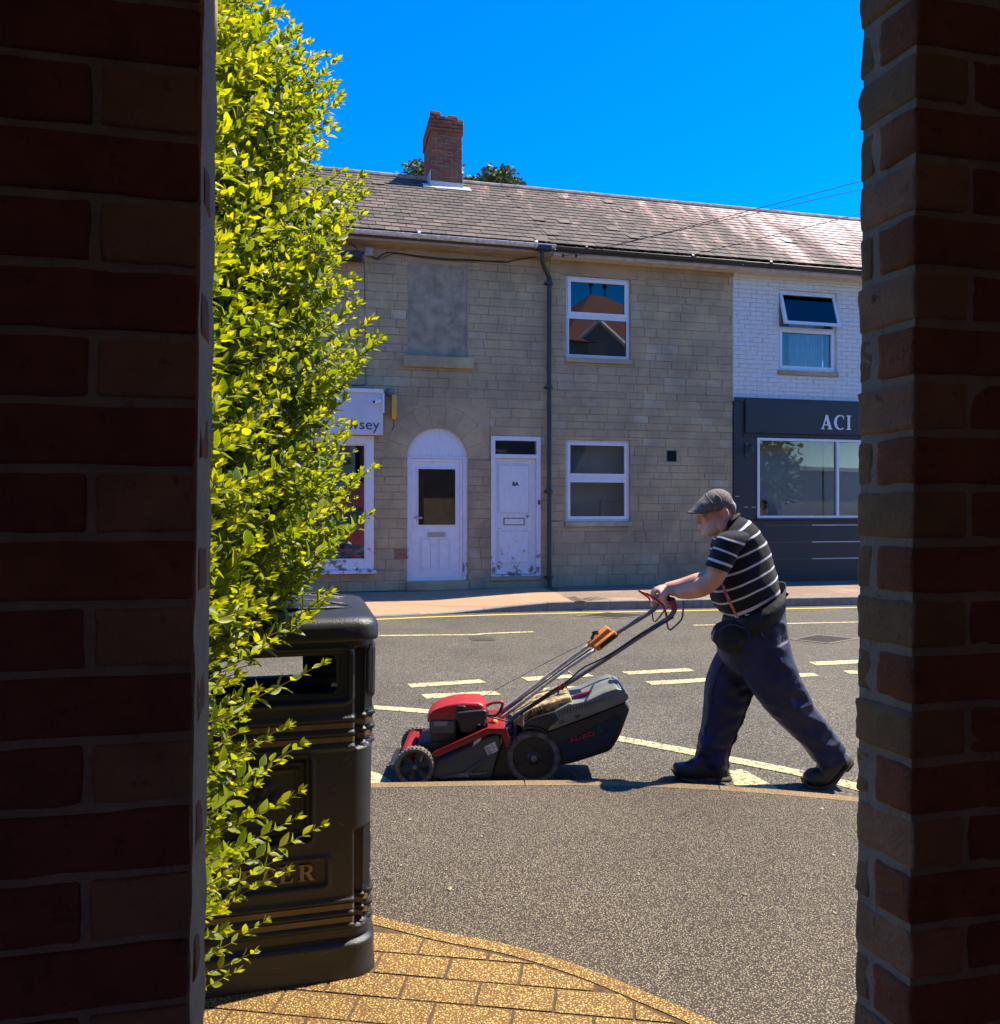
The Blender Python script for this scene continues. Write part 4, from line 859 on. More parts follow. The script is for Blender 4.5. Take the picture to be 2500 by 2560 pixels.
# chimney
cx0, cx1 = FX(1077, 3.0), FX(1156, 3.0); cy0, cy1 = 3.0, 4.05; cz0 = 7.55; cz1 = FZ(1117, 291, 3.0)
chm = MB().box((cx0+.012, cy0+.012, cz0), (cx1-.012, cy1-.012, cz1-.03)).mk('chimney', M['mortar'], HL)
BR = unit_block('brick', M['brick_red'], .05, .03, 4)
nrow = int((cz1-7.75)/.0755); z = 7.75
for j in range(nrow):
    out = .028 if j >= nrow-4 else 0; zz = z+.0755*(j+.5)
    L_ = cx1-cx0+2*out; pat = [1/3, 1/3, 1/3] if j % 2 else [1/6, 1/3, 1/3, 1/6]; a = cx0-out
    for w in pat:
        ww = w*L_
        if not (j >= nrow-1 and random.random() < .4 and a > cx0+.1): inst('brick', random.choice(BR), chm, (a+ww/2, cy0-out+.05, zz+random.uniform(-.004, .004)), (ww-.014, .1, .062), (0, random.uniform(-.02, .02)*(3 if j > nrow-3 else .5), 0))
        a += ww
    D_ = cy1-cy0+2*out-.1; pat = [.25]*4 if j % 2 else [.125, .25, .25, .25, .125]; a = cy0-out+.1
    for w in pat:
        ww = w*D_
        inst('brick', random.choice(BR), chm, (cx0-out+.05, a+ww/2, zz), (.1, ww-.014, .062)); a += ww
    MB().box((cx1-.1+out, cy0-out+.1, zz-.033), (cx1+out, cy1+out, zz+.033)).mk('brick', M['brick_red'], chm) if j % 1 == 0 else None
inst('brick', BR[0], chm, (cx0+.09, cy0+.02, cz1+.03), (.21, .1, .065), (0, .05, .1)); inst('brick', BR[1], chm, (cx1-.2, cy0+.06, cz1-.0), (.2, .1, .06), (0, -.09, .2))
zr = lambda y: EZ+(y-EY)*(RZ-EZ)/(RY-EY)
b = MB(); y0 = cy0-.16; b.add([(cx0-.17, y0, zr(y0)+.045), (cx1+.16, y0, zr(y0)+.045), (cx1+.16, cy0+.06, zr(cy0+.06)+.05), (cx0-.17, cy0+.06, zr(cy0+.06)+.05), (cx0-.17, y0, zr(y0)+.03), (cx1+.16, y0, zr(y0)+.03)], [(0, 1, 2, 3), (4, 5, 1, 0)]); b.box((cx0-.006, cy0-.012, zr(cy0)), (cx1+.006, cy0-.001, zr(cy0)+.13)); b.box((cx1+.001, cy0, zr(cy0)), (cx1+.012, cy0+.5, zr(cy0)+.30)); b.box((cx0-.012, cy0, zr(cy0)), (cx0-.001, cy0+.5, zr(cy0)+.36)); b.mk('flashing', M['lead'], chm)
# downpipe
dp = FX(1373.5, -.08); b = MB(); z7 = FZ(1373, 697, -.08)
b.tube(crv([(FX(1354, -.3), EY-.05, 5.68), (FX(1354.5, -.28), EY-.04, FZ(1354, 650, -.28)), (FX(1358, -.24), EY+.02, FZ(1358, 662, -.24)), (FX(1370, -.12), -.12, FZ(1370, 688, -.12)), (dp, -.075, z7), (dp, -.075, z7-.15)], 5)+[(dp, -.075, .45)], .036, 14); pipe = b.mk('downpipe', M['black_metal'], HL, 30)
MB().bbox((FX(1329, -.3)+.08, EY-.12, 5.66), (FX(1376, -.3), EY+.02, 5.74), .01, 1).mk('hopper', M['black_metal'], pipe)
for sy in (707, 968, 1228.5, 1443): z = FZ(1373, sy, -.08); MB().lathe([(.037, -.035), (.052, -.03), (.055, 0), (.052, .03), (.037, .035)], (dp, -.075, z), 'z', 16).mk('collar', M['black_metal'], pipe, 30); MB().box((dp-.075, -.03, z-.014), (dp+.075, -.002, z+.014)).mk('bracket', M['black_metal'], pipe)
MB().tube([(dp, -.075, .47), (dp, -.075, .25), (dp, -.09, .15)], .042, 14).mk('pipe_shoe', simple('rusty_iron', (.13,.07,.05), (.04,.035,.03), 40, .8, 100, .4), pipe, 30)
# ---- signs and fittings on the left house
sg = thing('shop_sign', 'white shop fascia board with dark lettering ending in wsey', 'sign', (sgn[0], -.12, sgn[2]), True)
MB().bbox((sgn[0], -.13, sgn[2]), (sgn[1], -.004, sgn[3]), .006, 1).mk('sign_board', simple('dull_white_sign', (.60,.61,.63), (.52,.53,.56), 2, .5, bstr=0), sg)
MB().box((sgn[0], -.15, sgn[3]-.06), (sgn[1]+.005, -.131, sgn[3])).mk('top_trim', M['upvc'], sg); MB().box((sgn[1]-.012, -.15, sgn[2]+.35), (sgn[1]+.02, -.131, sgn[3]-.061)).mk('side_trim', M['upvc'], sg)
text('wsey', .235, onwall(FX(909, -.13), FZ(909, 1062, -.13), -.131), M['grey_print'] if 0 else simple('dark_grey_letters', (.05,.05,.055)), 'lettering', sg, .003, .0, 1.05)
al = thing('alarm_box', 'thin yellow alarm box fixed to the stone wall beside the shop sign', 'alarm box', (FX(981), -.12, FZ(981, 1050)), True); c = ORG[al.name]; top = FZ(981, 989, -.06)
pl = [(-.165, top), (-.004, top), (-.004, c.z+.05), (-.03, c.z), (-.09, c.z+.01), (-.165, c.z+.15)]
MB().prism(pl, lambda p: Vector((c.x-.02, p[0], p[1])), lambda p: Vector((c.x+.055, p[0], p[1]))).mk('alarm_case', simple('faded_yellow_plastic', (.62,.38,.06), (.5,.3,.05), 8, .5, bstr=.05), al)
MB().tube([(c.x+.02, -.03, c.z+.01), (c.x+.02, -.03, c.z-.10), (c.x-.01, -.03, c.z-.16)], .006).mk('cable_tail', M['ink'], al)
la = thing('alarm_strobe', 'small round grey lamp above the yellow alarm box', 'lamp', (FX(974), -.05, FZ(974, 981)), True); c = ORG[la.name]
MB().sphere((c.x, -.06, c.z), (.06, .05, .06), 16, 10).mk('lens', simple('grey_lens', (.16,.16,.17), rough=.3), la, 'all'); MB().lathe([(.065, -.03), (.065, -.002)], (c.x, 0, c.z), 'y', 16).mk('base', M['black_metal'], la)
cc_ = thing('security_camera', 'small white bullet camera on the shop sign', 'camera', (FX(943, -.2), -.2, FZ(943, 1003, -.2)), True); c = ORG[cc_.name]
dcam = Vector((-.75, -.62, -.22)).normalized(); MB().tube([c+dcam*-.06, c+dcam*.07], .032, 14).mk('camera_body', M['upvc'], cc_, 30); MB().tube([c+dcam*.0705, c+dcam*.074], .024, 14).mk('camera_lens', M['ink'], cc_); MB().tube([c, c+Vector((.03, .05, .01)), (c.x+.04, -.152, c.z)], .012, 8).mk('bracket', M['upvc'], cc_)
# printed posters in the shop window (flat print on vinyl)
vin = thing('berry_window_print', 'printed vinyl of strawberries and blueberries filling the shop window', 'window print', (gr[0], .05, gr[2]), True)
MB().box((gr[0], .052, gr[2]), (FX(909, .05), .055, FZ(860, 1205, .05))).mk('print_ground', simple('print_dark_ground', (.05,.05,.09), (.12,.05,.07), 6, .4, bstr=0), vin)
pr_r = simple('print_strawberry', (.95,.20,.17), (.88,.10,.10), 34, .4, bstr=0); pr_b = simple('print_blueberry', (.18,.30,.42), (.07,.12,.22), 22, .4, bstr=0); pr_l = simple('print_leaf_green', (.10,.36,.20), (.05,.2,.12), 22, .4, bstr=0); seeds = simple('print_seed', (.70,.45,.25), rough=.4, bstr=0)
k6 = lambda x, y: (740+x*.3571, 900+y*.3571); lay = 0
def disc(cx_, cy_, r, mat, name, seed=False, sq=1.0):
    global lay; lay += 1; sx, sy = k6(cx_, cy_); X, Z = F(sx, sy, .05); rr = r*.3571/FPX*12.6; y = .0515-lay*.00025
    x1 = FX(909, .05); pts = [(min(X+rr*math.cos(a)*(1+.04*math.sin(3*a+lay)), x1), max(Z+rr*sq*math.sin(a), gr[2]+.002)) for a in np.linspace(0, 2*math.pi, 20, endpoint=False)]
    o = mk(name, [(p[0], y, p[1]) for p in pts], [tuple(range(20))], mat, vin)
    if seed:
        b = MB(); lay += 1; y = .0515-lay*.00025
        for i in range(16):
            a, q = random.uniform(0, 6.28), rr*math.sqrt(random.random())*.8; u, v = X+q*math.cos(a), Z+q*math.sin(a)
            if u < x1-.02 and v > gr[2]+.01: b.add([(u, y, v), (u+.008, y, v), (u+.008, y, v+.008), (u, y, v+.008)], [(0, 1, 2, 3)])
        if b.v: b.mk('print_seeds', seeds, vin)
for q in [(430,940,95,'r'),(340,1015,78,'r'),(110,1210,80,'r'),(430,1215,90,'r'),(200,1150,60,'b'),(235,1310,70,'r'),(40,1330,70,'r'),(250,1160,48,'b'),(320,1100,52,'b'),(400,1060,42,'b'),(440,1075,34,'l'),(380,1145,46,'l'),(320,1230,50,'b'),(380,1330,48,'b'),(440,1340,46,'b'),(315,1375,52,'b'),(200,1415,66,'r'),(430,1425,55,'r'),(350,1420,30,'l'),(60,1440,60,'b'),(435,885,34,'r')]:
    disc(q[0], q[1], q[2], {'r': pr_r, 'b': pr_b, 'l': pr_l}[q[3]], {'r': 'strawberry_print', 'b': 'blueberry_print', 'l': 'leaf_print'}[q[3]], q[3] == 'r', .6 if q[3] == 'l' else 1)
po = thing('price_poster', 'pale blue poster with a red BIG banner and a yellow price disc', 'poster', (FX(846, .04), .04, FZ(846, 1220, .04)), True)
pq = rectF(804, 888, 1107, 1222, .04); MB().box((pq[0], .038, pq[2]), (pq[1], .040, pq[3])).mk('sheet', simple('poster_pale_blue', (.45,.70,.78), rough=.4, bstr=0), po)
q = rectF(820, 876, 1107, 1134, .037); MB().prism([(q[0], q[2]+.03), (q[0]+.03, q[2]), (q[1]-.03, q[2]), (q[1], q[2]-.02), (q[1], q[3]), (q[0], q[3])], lambda p: Vector((p[0], .0362, p[1])), lambda p: Vector((p[0], .0378, p[1]))).mk('banner', pr_r, po)
text('BIG', .115, onwall(FX(847, .035), FZ(847, 1125, .035), .035), simple('poster_yellow', (.62,.52,.10), rough=.4, bstr=0), 'lettering', po, .0008, .004)
X, Z = F(866.8, 1155, .036); MB().lathe([(0, -.001), (.118, -.001), (.118, 0), (0, 0)], (X, .0365, Z), 'y', 28).mk('price_disc', simple('poster_yellow_disc', (.58,.52,.08), rough=.4, bstr=0), po)
text('£6', .13, onwall(X, Z, .034), M['ink'], 'price', po, .0008, .004)
q = rectF(836, 864, 1176, 1204, .036); frame_bars(MB(), q, .014, .0365, .0378).mk('box_outline', pr_r, po)
p2 = thing('left_poster', 'red and white poster half hidden behind the hedge', 'poster', (FX(730, .04), .04, FZ(730, 1180, .04)), True)
q = rectF(700, 772, 1110, 1200, .04); MB().box((q[0], .038, q[2]), (q[1], .040, q[3])).mk('sheet', simple('poster_white', (.55,.57,.6), rough=.4, bstr=0), p2); MB().box((q[0], .036, q[3]-.25), (q[1], .0378, q[3]-.02)).mk('banner', pr_r, p2)
# cables along the wall
def k4(x, y, d=-.015): sx, sy = 750+x*.3939, 250+y*.3939; X, Z = F(sx, sy, d); return (X, d, Z)
cb_ = thing('wall_cables', 'black cables clipped along the stone wall below the eaves', 'cable', k4(560, 970), True)
MB().tube(crv([k4(-300, 950), k4(160, 955), k4(270, 965), k4(360, 958), k4(440, 985), k4(490, 1005), k4(560, 968), k4(750, 990), k4(930, 1008), k4(1100, 1015), k4(1290, 1030), k4(1370, 1015), k4(1510, 995)], 4), .009, 6).mk('cable', M['ink'], cb_)
MB().tube(crv([k4(440, 985, -.03), k4(500, 1012, -.03), k4(600, 975, -.03), k4(760, 998, -.03), k4(950, 1018, -.03), k4(1180, 1022, -.03), k4(1300, 1022, -.03)], 4), .006, 6).mk('cable', M['ink'], cb_)
MB().tube(crv([k4(300, 890), k4(340, 925), k4(362, 945), k4(360, 975), k4(350, 1005)], 4), .007, 6).mk('cable', M['ink'], cb_)
MB().tube([k4(403, 1000), k4(410, 1100), k4(414, 1500), k4(418, 1777), k4(420, 1800)]+[k4(400, 1810), k4(330, 1812)], .005, 6).mk('cable', M['ink'], cb_)
jb = thing('junction_box', 'small pale junction box under the eaves where the cables meet', 'box', k4(440, 965, -.03), True); c = ORG[jb.name]; MB().bbox((c.x-.075, -.055, c.z-.06), (c.x+.06, -.004, c.z+.07), .006, 1).mk('box_case', simple('pale_grey_plastic', (.36,.35,.33)), jb); MB().box((c.x-.05, -.058, c.z-.04), (c.x+.035, -.0555, c.z+.045)).mk('box_lid', simple('pale_grey_plastic_lid', (.42,.41,.39)), jb)
fl = thing('floodlight', 'flat black floodlight under the eaves beside the hedge', 'floodlight', k4(312, 1003, -.1), True); c = ORG[fl.name]; MB().bbox((c.x-.24, -.30, c.z-.05), (c.x+.2, -.08, c.z+.055), .01, 1).mk('lamp_case', M['navy'], fl); MB().tube([(c.x, -.1, c.z), (c.x, -.003, c.z+.02)], .02).mk('arm', M['black_metal'], fl)
# overhead wires
WEND = []
def wire(p0, p1, sag, label, group='overhead wires'):
    a, b = Vector(p0), Vector(p1); b = a+(b-a)*3; sag *= 1.5; WEND.append(b); pts = [a.lerp(b, k/16)-Vector((0, 0, sag*4*(k/16)*(1-k/16))) for k in range(17)]
    o = thing('overhead_wire', label, 'wire', a, group=group); MB().tube(pts, .005, 6).mk('wire', M['ink'], o); MB().lathe([(.0, 0), (.02, .0), (.02, .05), (0, .05)], a-Vector((0, 0, .02)), 'z', 8).mk('insulator', M['m_black'], o)
fw = lambda sx, sy, d=-.32: frame((*[F(sx, sy, d)[0]], d, F(sx, sy, d)[1]))
wire(fw(1440, 640), P(2420, 369, 11.0), .05, 'upper of the two wires crossing the roof into the sky')
wire(fw(1408, 640), P(2420, 400, 11.3), .05, 'lower of the two wires crossing the roof into the sky')
wire(fw(1720, 640), P(2420, 462, 12.5), .03, 'single wire lying low across the roof of the painted house')
for (e1, lab) in ((WEND[0].lerp(WEND[1], .5), 'wooden telegraph pole to the right of the view carrying two house wires'), (WEND[2], 'wooden telegraph pole farther right carrying a single house wire')):
    o = thing('telegraph_pole', lab, 'pole', (e1.x, e1.y, 0)); MB().tube([(e1.x, e1.y, -.1), (e1.x, e1.y, e1.z+.5)], [.14, .10], 12).mk('shaft', M['bark'], o); MB().box((e1.x-.5, e1.y-.05, e1.z-.05), (e1.x+.5, e1.y+.05, e1.z+.06)).mk('crossarm', M['bark'], o)
# back house tip and the tree behind the terrace
bh = thing('rear_building', 'tip of a pale roofed building showing above the ridge', 'house', (4.6, 24, 0)); p0 = P(1453, 497, 25); p1 = P(1527, 497, 25); pa = P(1478, 479, 27)
MB().box((p0.x-.5, 25.2, 0), (p1.x+.5, 29, p0.z-.4)).mk('wall', M['stone_pale'], bh)
MB().add([(p0.x-.3, 25, p0.z-.35), (p1.x+.3, 25, p0.z-.35), (p1.x+.3, 29.5, p0.z-.35), (p0.x-.3, 29.5, p0.z-.35), (pa.x, 27, pa.z), (pa.x+.35, 27.2, pa.z)], [(0, 1, 5, 4), (1, 2, 5), (2, 3, 4, 5), (3, 0, 4), (0, 3, 2, 1)]).mk('roof', M['stone_pale'], bh)
def tree(cx_, cy_, hgt, clumps, name, label, nl, lsz=.16, group=None):
    o = thing(name, label, 'tree', (cx_, cy_, 0), group=group); b = MB(); b.tube(crv([(cx_, cy_, -.1), (cx_+.1, cy_, hgt*.3), (cx_-.05, cy_+.1, hgt*.6), (cx_, cy_, hgt*.85)], 4), [.32-.012*i for i in range(13)], 8)
    for c, r in clumps: b.tube(crv([(cx_, cy_, hgt*.5), (Vector((cx_, cy_, hgt*.55))+Vector(c))/2+Vector((0, 0, .1)), Vector(c)], 3), .07, 5)
    b.mk('trunk', M['bark'], o, 30); V = []; Fc = []
    tot = sum(r**2 for c, r in clumps)
    for c, r in clumps:
        for _ in range(int(nl*r*r/tot)):
            d = Vector((random.gauss(0, 1), random.gauss(0, 1), random.gauss(0, 1))).normalized(); q = Vector(c)+d*r*random.uniform(.45, 1.0)*(.8+.35*noise.noise(Vector(c)+d*2.2)); q.z = c[2]+(q.z-c[2])*.8
            a = Vector((random.gauss(0, 1), random.gauss(0, 1), random.gauss(0, .6))).normalized()*lsz*random.uniform(.5, 1); e = a.cross(Vector((random.gauss(0, 1), random.gauss(0, 1), random.gauss(0, 1)))).normalized()*a.length*.5
            n0 = len(V); V += [q-a*.5, q+e*.5, q+a*.5, q-e*.5]; Fc.append((n0, n0+1, n0+2, n0+3))
    mk('crown', V, Fc, M['tree'], o)
t0 = P(1220, 1280, 27).x; cl = []
for sx, sy, r in [(985,440,.42),(1012,437,.40),(1042,433,.45),(1075,430,.6),(1170,448,.4),(1196,447,.38),(1225,436,.45),(1246,428,.38),(1262,444,.42),(1290,455,.32),(1300,462,.25),(1120,440,.7),(1212,452,.4)]:
    p = P(sx, sy, 27); cl += [(Vector((p.x, 27+random.uniform(-.6, .6), p.z-.12)), r*1.15), (Vector((p.x+random.uniform(-.2, .2), 27.5, p.z-r*1.3-.3)), r*1.2)]
tree(P(1130, 1280, 27).x, 27.3, 12.2, cl, 'oak_tree', 'green tree whose crown shows above the ridge on both sides of the chimney', 9000, .20)
# ================================================================== THE ARCHWAY WE LOOK OUT OF
AW = math.atan2(.205, .9225); PA = Vector((-.345, .895, 0)); PB_ = Vector((.5775, 1.10, 0)); wd_ = Vector((math.cos(AW), math.sin(AW), 0)); wn_ = Vector((-math.sin(AW), math.cos(AW), 0))
def near_brick(L, Dp, H, bev=.005, jit=.0015):
    bm = bmesh.new(); bmesh.ops.create_cube(bm, size=1)
    for v in bm.verts: v.co = Vector((v.co.x*L, v.co.y*Dp, v.co.z*H))
    bmesh.ops.bevel(bm, geom=bm.edges[:], offset=bev, segments=2, affect='EDGES', profile=.6, clamp_overlap=True)
    bmesh.ops.subdivide_edges(bm, edges=[e for e in bm.edges if e.calc_length() > .03], cuts=4, use_grid_fill=True)
    s = random.uniform(0, 99)
    for v in bm.verts:
        q = v.co*28+Vector((s, s, s)); v.co += Vector((noise.noise(q), noise.noise(q+Vector((7, 0, 0))), noise.noise(q+Vector((0, 9, 0)))))*jit*1.6+Vector((noise.noise(q*3.3), noise.noise(q*3.1+Vector((3, 3, 3))), noise.noise(q*2.9)))*jit*.7
    bm.verts.ensure_lookup_table(); V = [v.co.copy() for v in bm.verts]; Fc = [[v.index for v in f.verts] for f in bm.faces]; bm.free(); return V, Fc
def nb_put(parent, c, L, Dp, H, mat, ang=AW, lean=None):
    V, Fc = near_brick(L, Dp, H); V = [Matrix.Rotation(ang, 3, 'Z') @ v+c for v in V]
    if lean: V = [v+Vector((lean*(v.z-EYE), 0, 0)) for v in V]
    o = mk('brick', V, Fc, mat, parent, True); return o
LP = thing('brick_pillar', 'dark brick pillar filling the left side, seen close up with its grey mortared edge', 'pillar', (-.6, .9, 0)); lean = -.0133*-1
zt = 1.9006+.0755*3
LN = .0133
core = MB()
def lpt(x, y, z): p = PA+wd_*x+wn_*y; return Vector((p.x+LN*(z-EYE), p.y, z))
def wallbox(b, f, x0, x1, y0, y1, z0, z1, nz=24, wob=.002):
    V = []; n0 = 0
    for k in range(nz+1):
        z = z0+(z1-z0)*k/nz; w = lambda a: noise.noise(Vector((a, z*17, 3)))*wob
        V += [f(x0, y0+w(1), z), f(x1+w(2), y0+w(3), z), f(x1+w(4), y1, z), f(x0, y1, z)]
    Fc = [(0, 1, 2, 3)]+[(nz*4+j for j in (3, 2, 1, 0))]
    Fc = [(0, 1, 2, 3), tuple(nz*4+j for j in (3, 2, 1, 0))]+[(k*4+j, k*4+(j+1) % 4, k*4+4+(j+1) % 4, k*4+4+j) for k in range(nz) for j in range(4)]
    return b.add(V, Fc)
wallbox(core, lpt, -1.45, -.004, .0065, .117, .0, 2.35, 90); core.mk('mortar_core', M['p_mortar'], LP)
core = MB(); wallbox(core, lpt, -.0039, .0, .003, .118, .0, 2.35, 160, .003); core.mk('smeared_pointing', M['p_point'], LP)
for n in range(-3, 26):
    zc = 1.9006-.0755*(n+.5)
    if zc < .1: break
    head = (n % 2 == 0)
    if head:
        segs = [(-.1055, -.0025, 'p_tan'), (-.218, -.1165, 'p_dark')]; x = -.229
        while x > -1.4: segs.append((x-.105, x, random.choice(['p_dark', 'p_red', 'p_tan']))); x -= .116
    else:
        segs = [(-.219, -.002, random.choice(['p_dark', 'p_dark', 'p_red']))]; x = -.23
        while x > -1.4: segs.append((x-.215, x, random.choice(['p_dark', 'p_red']))); x -= .226
    for a, c, mt in segs:
        if c < -.62: continue
        q = lpt((a+c)/2, .052+random.uniform(-.0015, .0015), zc); q.x -= 0
        # the corner bricks are buttered with mortar on the jamb, so they stop just short of it
        nb_put(LP, q, (c-a), .104 if not head else .104, .0655, M[mt])
for n in range(1, 24, 2):                                 # thin worn brick ends that show through the pointing of the jamb
    zc = 1.9006-.0755*(n+.5); q = lpt(-.010, .048, zc+random.uniform(-.006, .006)); nb_put(LP, q, .0225, .06+random.uniform(-.015, .02), .052, M['p_redj'])
RP = thing('brick_pillar', 'brick pillar on the right with a mossy buff edge', 'pillar', (.8, 1.1, 0)); RN = .007
jd = Vector((-.0335, .1, 0)).normalized()
def rpt(x, y, z): p = PB_+wd_*x+jd*y; return Vector((p.x+RN*(z-EYE), p.y, z))
core = MB(); wallbox(core, rpt, .004, 1.3, .005, .1035, 0, 2.35, 60); core.mk('mortar_core', M['p_mortar'], RP)
def rbrick(x0, x1, y0, y1, zc, mt, skew=True, h=.066):
    V, Fc = near_brick(x1-x0, y1-y0, h, .006, .0020); out = []
    for v in V: out.append(rpt((x0+x1)/2+v.x, (y0+y1)/2+v.y, zc+v.z))
    mk('brick', out, Fc, M[mt], RP, True)
for n in range(-4, 24):
    zc = 2.0516-.0772*(n+.5)
    if zc < .12: break
    jx = random.uniform(-.002, .002)
    if n % 2 == 0:
        rbrick(.0+jx, .088, 0, .107, zc, 'p_moss' if random.random() < .5 else 'p_tan'); x = .099; seq = 'h'
        while x < .75: rbrick(x, x+.100, .003, .09, zc, random.choice(['p_dark', 'p_dark', 'p_red'])); x += .111
    else:
        rbrick(.0+jx, .205, 0, .068, zc, random.choice(['p_red', 'p_dark'])); rbrick(.003, .09, .0795, .108, zc, 'p_moss'); x = .216
        while x < .75: rbrick(x, x+.205, .003, .09, zc, random.choice(['p_dark', 'p_red'])); x += .216
# building the passage belongs to: walls, ceiling, the pier added to shade the left jamb (all out of view from here)
AB = thing('passage_building', 'dark covered passage framing the view of the street', 'building', (0, 0, 0))
def qbox(f, x0, x1, y0, y1, z0, z1, name, mat, parent): b = MB(); b.box((x0, y0, z0), (x1, y1, z1)); b.v = [f(v.x, v.y, v.z) for v in b.v]; return b.mk(name, mat, parent)
pf_ = lambda x, y, z: Vector((*(PA+wd_*x+wn_*y).to_2d(), z))
qbox(pf_, -1.45, 2.3, -.05, .118, 2.351, 3.3, 'lintel_wall', M['p_red'], AB)
qbox(pf_, -5.5, -1.451, 0, .118, 0, 3.3, 'outer_wall', M['p_red'], AB)
qbox(pf_, 1.95, 2.3, -.05, .1, 0, 2.35, 'outer_wall', M['p_red'], AB)
qbox(pf_, -1.57, -1.451, -4, -.001, 0, 3.2, 'inner_wall', M['bounce_paint'], AB); qbox(pf_, 2.301, 2.42, -4, .5, 0, 3.2, 'inner_wall', M['bounce_paint'], AB)
qbox(pf_, -1.57, 2.42, -4, -.051, 2.36, 2.5, 'ceiling', M['bounce_paint'], AB)
qbox(pf_, -1.57, -1.2, -4.12, -4.001, 0, 3.2, 'back_wall', M['p_dark'], AB)
qbox(pf_, -5.5, 6, -7, .1, 3.301, 3.4, 'flat_roof', M['lead'], AB)
b = MB().box((.86, 1.30, .1), (1.5, 1.74, 4.3)).mk('shade_pier', M['p_red'], AB)  # unseen block added to keep the sun off the left jamb
# ================================================================== LITTER BIN
BC = Vector((-.715, 2.395, .122)); BA = R(14)
BN = thing('litter_bin', 'black plastic litter bin with gold bands and LITTER panel beside the hedge', 'litter bin', BC); BN.rotation_euler = (0, 0, BA); ORG[BN.name] = Vector((0, 0, 0))
Hs = .292; rc = .05; ft = Hs-rc
per = []
for side in range(4):
    for u in np.linspace(-ft, ft, 116)[:-1]: per.append((side, u, 0.0))
    for a in np.linspace(0, math.pi/2, 13)[:-1]: per.append((side, ft, a))
zsl = sorted(set([round(v, 4) for v in [*np.linspace(.0, .93, 215), .100, .104, .262, .33, .385, .617, .776, .885, .76, .9]]))
def sst(a, b, x): t = min(1, max(0, (x-a)/(b-a))); return t*t*(3-2*t)
def rrect(u, z, cu, cz, hu, hz_, r):                       # signed distance to a rounded rectangle
    qx, qz = abs(u-cu)-hu+r, abs(z-cz)-hz_+r; return math.hypot(max(qx, 0), max(qz, 0))+min(max(qx, qz), 0)-r
def ridge(d, w): return math.exp(-(d/w)**2)
def relief(s, z):
    h = .0145*z
    h += .014*(1-sst(.092, .104, z))+.004*(1-sst(.0, .06, z)) - .004*ridge(z-.104, .004)
    for zc in (.213, .178, .143, .713, .674, .636): h += .0095*ridge(z-zc, .0062)
    for zc in (.198, .158, .692, .655): h -= .002*ridge(z-zc, .009)
    a = abs(s)
    zs_ = (sst(.70, .706, z)*(1-sst(.902, .908, z)))+(sst(.135, .141, z)*(1-sst(.40, .406, z)))
    if sum(1 for q in (.692, .655, .198, .158) if abs(z-q) < .01): pass
    zz = max(zs_, sst(.628, .632, z)*(1-sst(.70, .706, z))*1.0)
    h -= .030*zz*sst(.248, .256, a)*(1-sst(.276, .284, a))
    h += .006*zz*sst(.286, .296, a)
    d = rrect(s, z, 0, .323, .235, .105, .02)*0+1
    d = rrect(s, z, 0, .501, .135, .116, .014); h -= .020*(1-sst(-.006, .0, d)); h += .009*ridge(d-.004, .0045)
    if d < -.01:
        for dd in (-.022, -.038): h += .009*ridge(d-dd, .0035)
        rr = math.hypot(s, z-.501); an = math.atan2(z-.501, s)
        if rr < .075: h += .020*math.exp(-((rr-.036)/.013)**2)*(.5+.5*math.cos(5*an))**.6+.018*math.exp(-(rr/.012)**2)
    d = rrect(s, z, 0, .296, .178, .038, .014); h -= .007*(1-sst(-.005, .001, d)); h += .009*ridge(d-.003, .0042)
    d = rrect(s, z, 0, .831, .240, .072, .02); h -= .020*(1-sst(-.010, .0, d)); h += .008*ridge(d-.003, .0042)
    return h
V = []; Fc = []; n = len(per)
ROT = [Matrix.Rotation(math.pi/2*k, 3, 'Z') for k in range(4)]
hole = []
for z in zsl:
    for (sd, u, a) in per:
        s = u+a*rc if a else u
        ss = s if s < ft+rc*math.pi/4 else -(2*ft+rc*math.pi/2-s)
        nv_ = Vector((math.sin(a), -math.cos(a), 0)); p = Vector((u+rc*math.sin(a), -(ft+rc*math.cos(a)), 0))+nv_*relief(ss, z); p = ROT[sd] @ p; p.z = z; V.append(p)
for j in range(len(zsl)-1):
    zm = (zsl[j]+zsl[j+1])/2
    for i in range(n):
        sd, u, a = per[i]
        if not a and rrect(u+.003, zm, .04 if sd == 2 else 0, .831 if sd == 0 else .800, .205 if sd != 2 else .15, .054 if sd == 0 else .085, .018) < 0: continue
        Fc.append((j*n+i, j*n+(i+1) % n, (j+1)*n+(i+1) % n, (j+1)*n+i))
body = mk('bin_body', V, Fc, M['plastic'], BN, True); so_ = body.modifiers.new('Solidify', 'SOLIDIFY'); so_.thickness = .018; so_.offset = 1
bm = bmesh.new(); bm.from_mesh(body.data); bmesh.ops.recalc_face_normals(bm, faces=bm.faces[:]); 
if sum(f.normal.dot(f.calc_center_median()-Vector((0, 0, .5))) for f in bm.faces[:500]) < 0: bmesh.ops.reverse_faces(bm, faces=bm.faces[:])
bm.to_mesh(body.data); bm.free(); so_.offset = -1
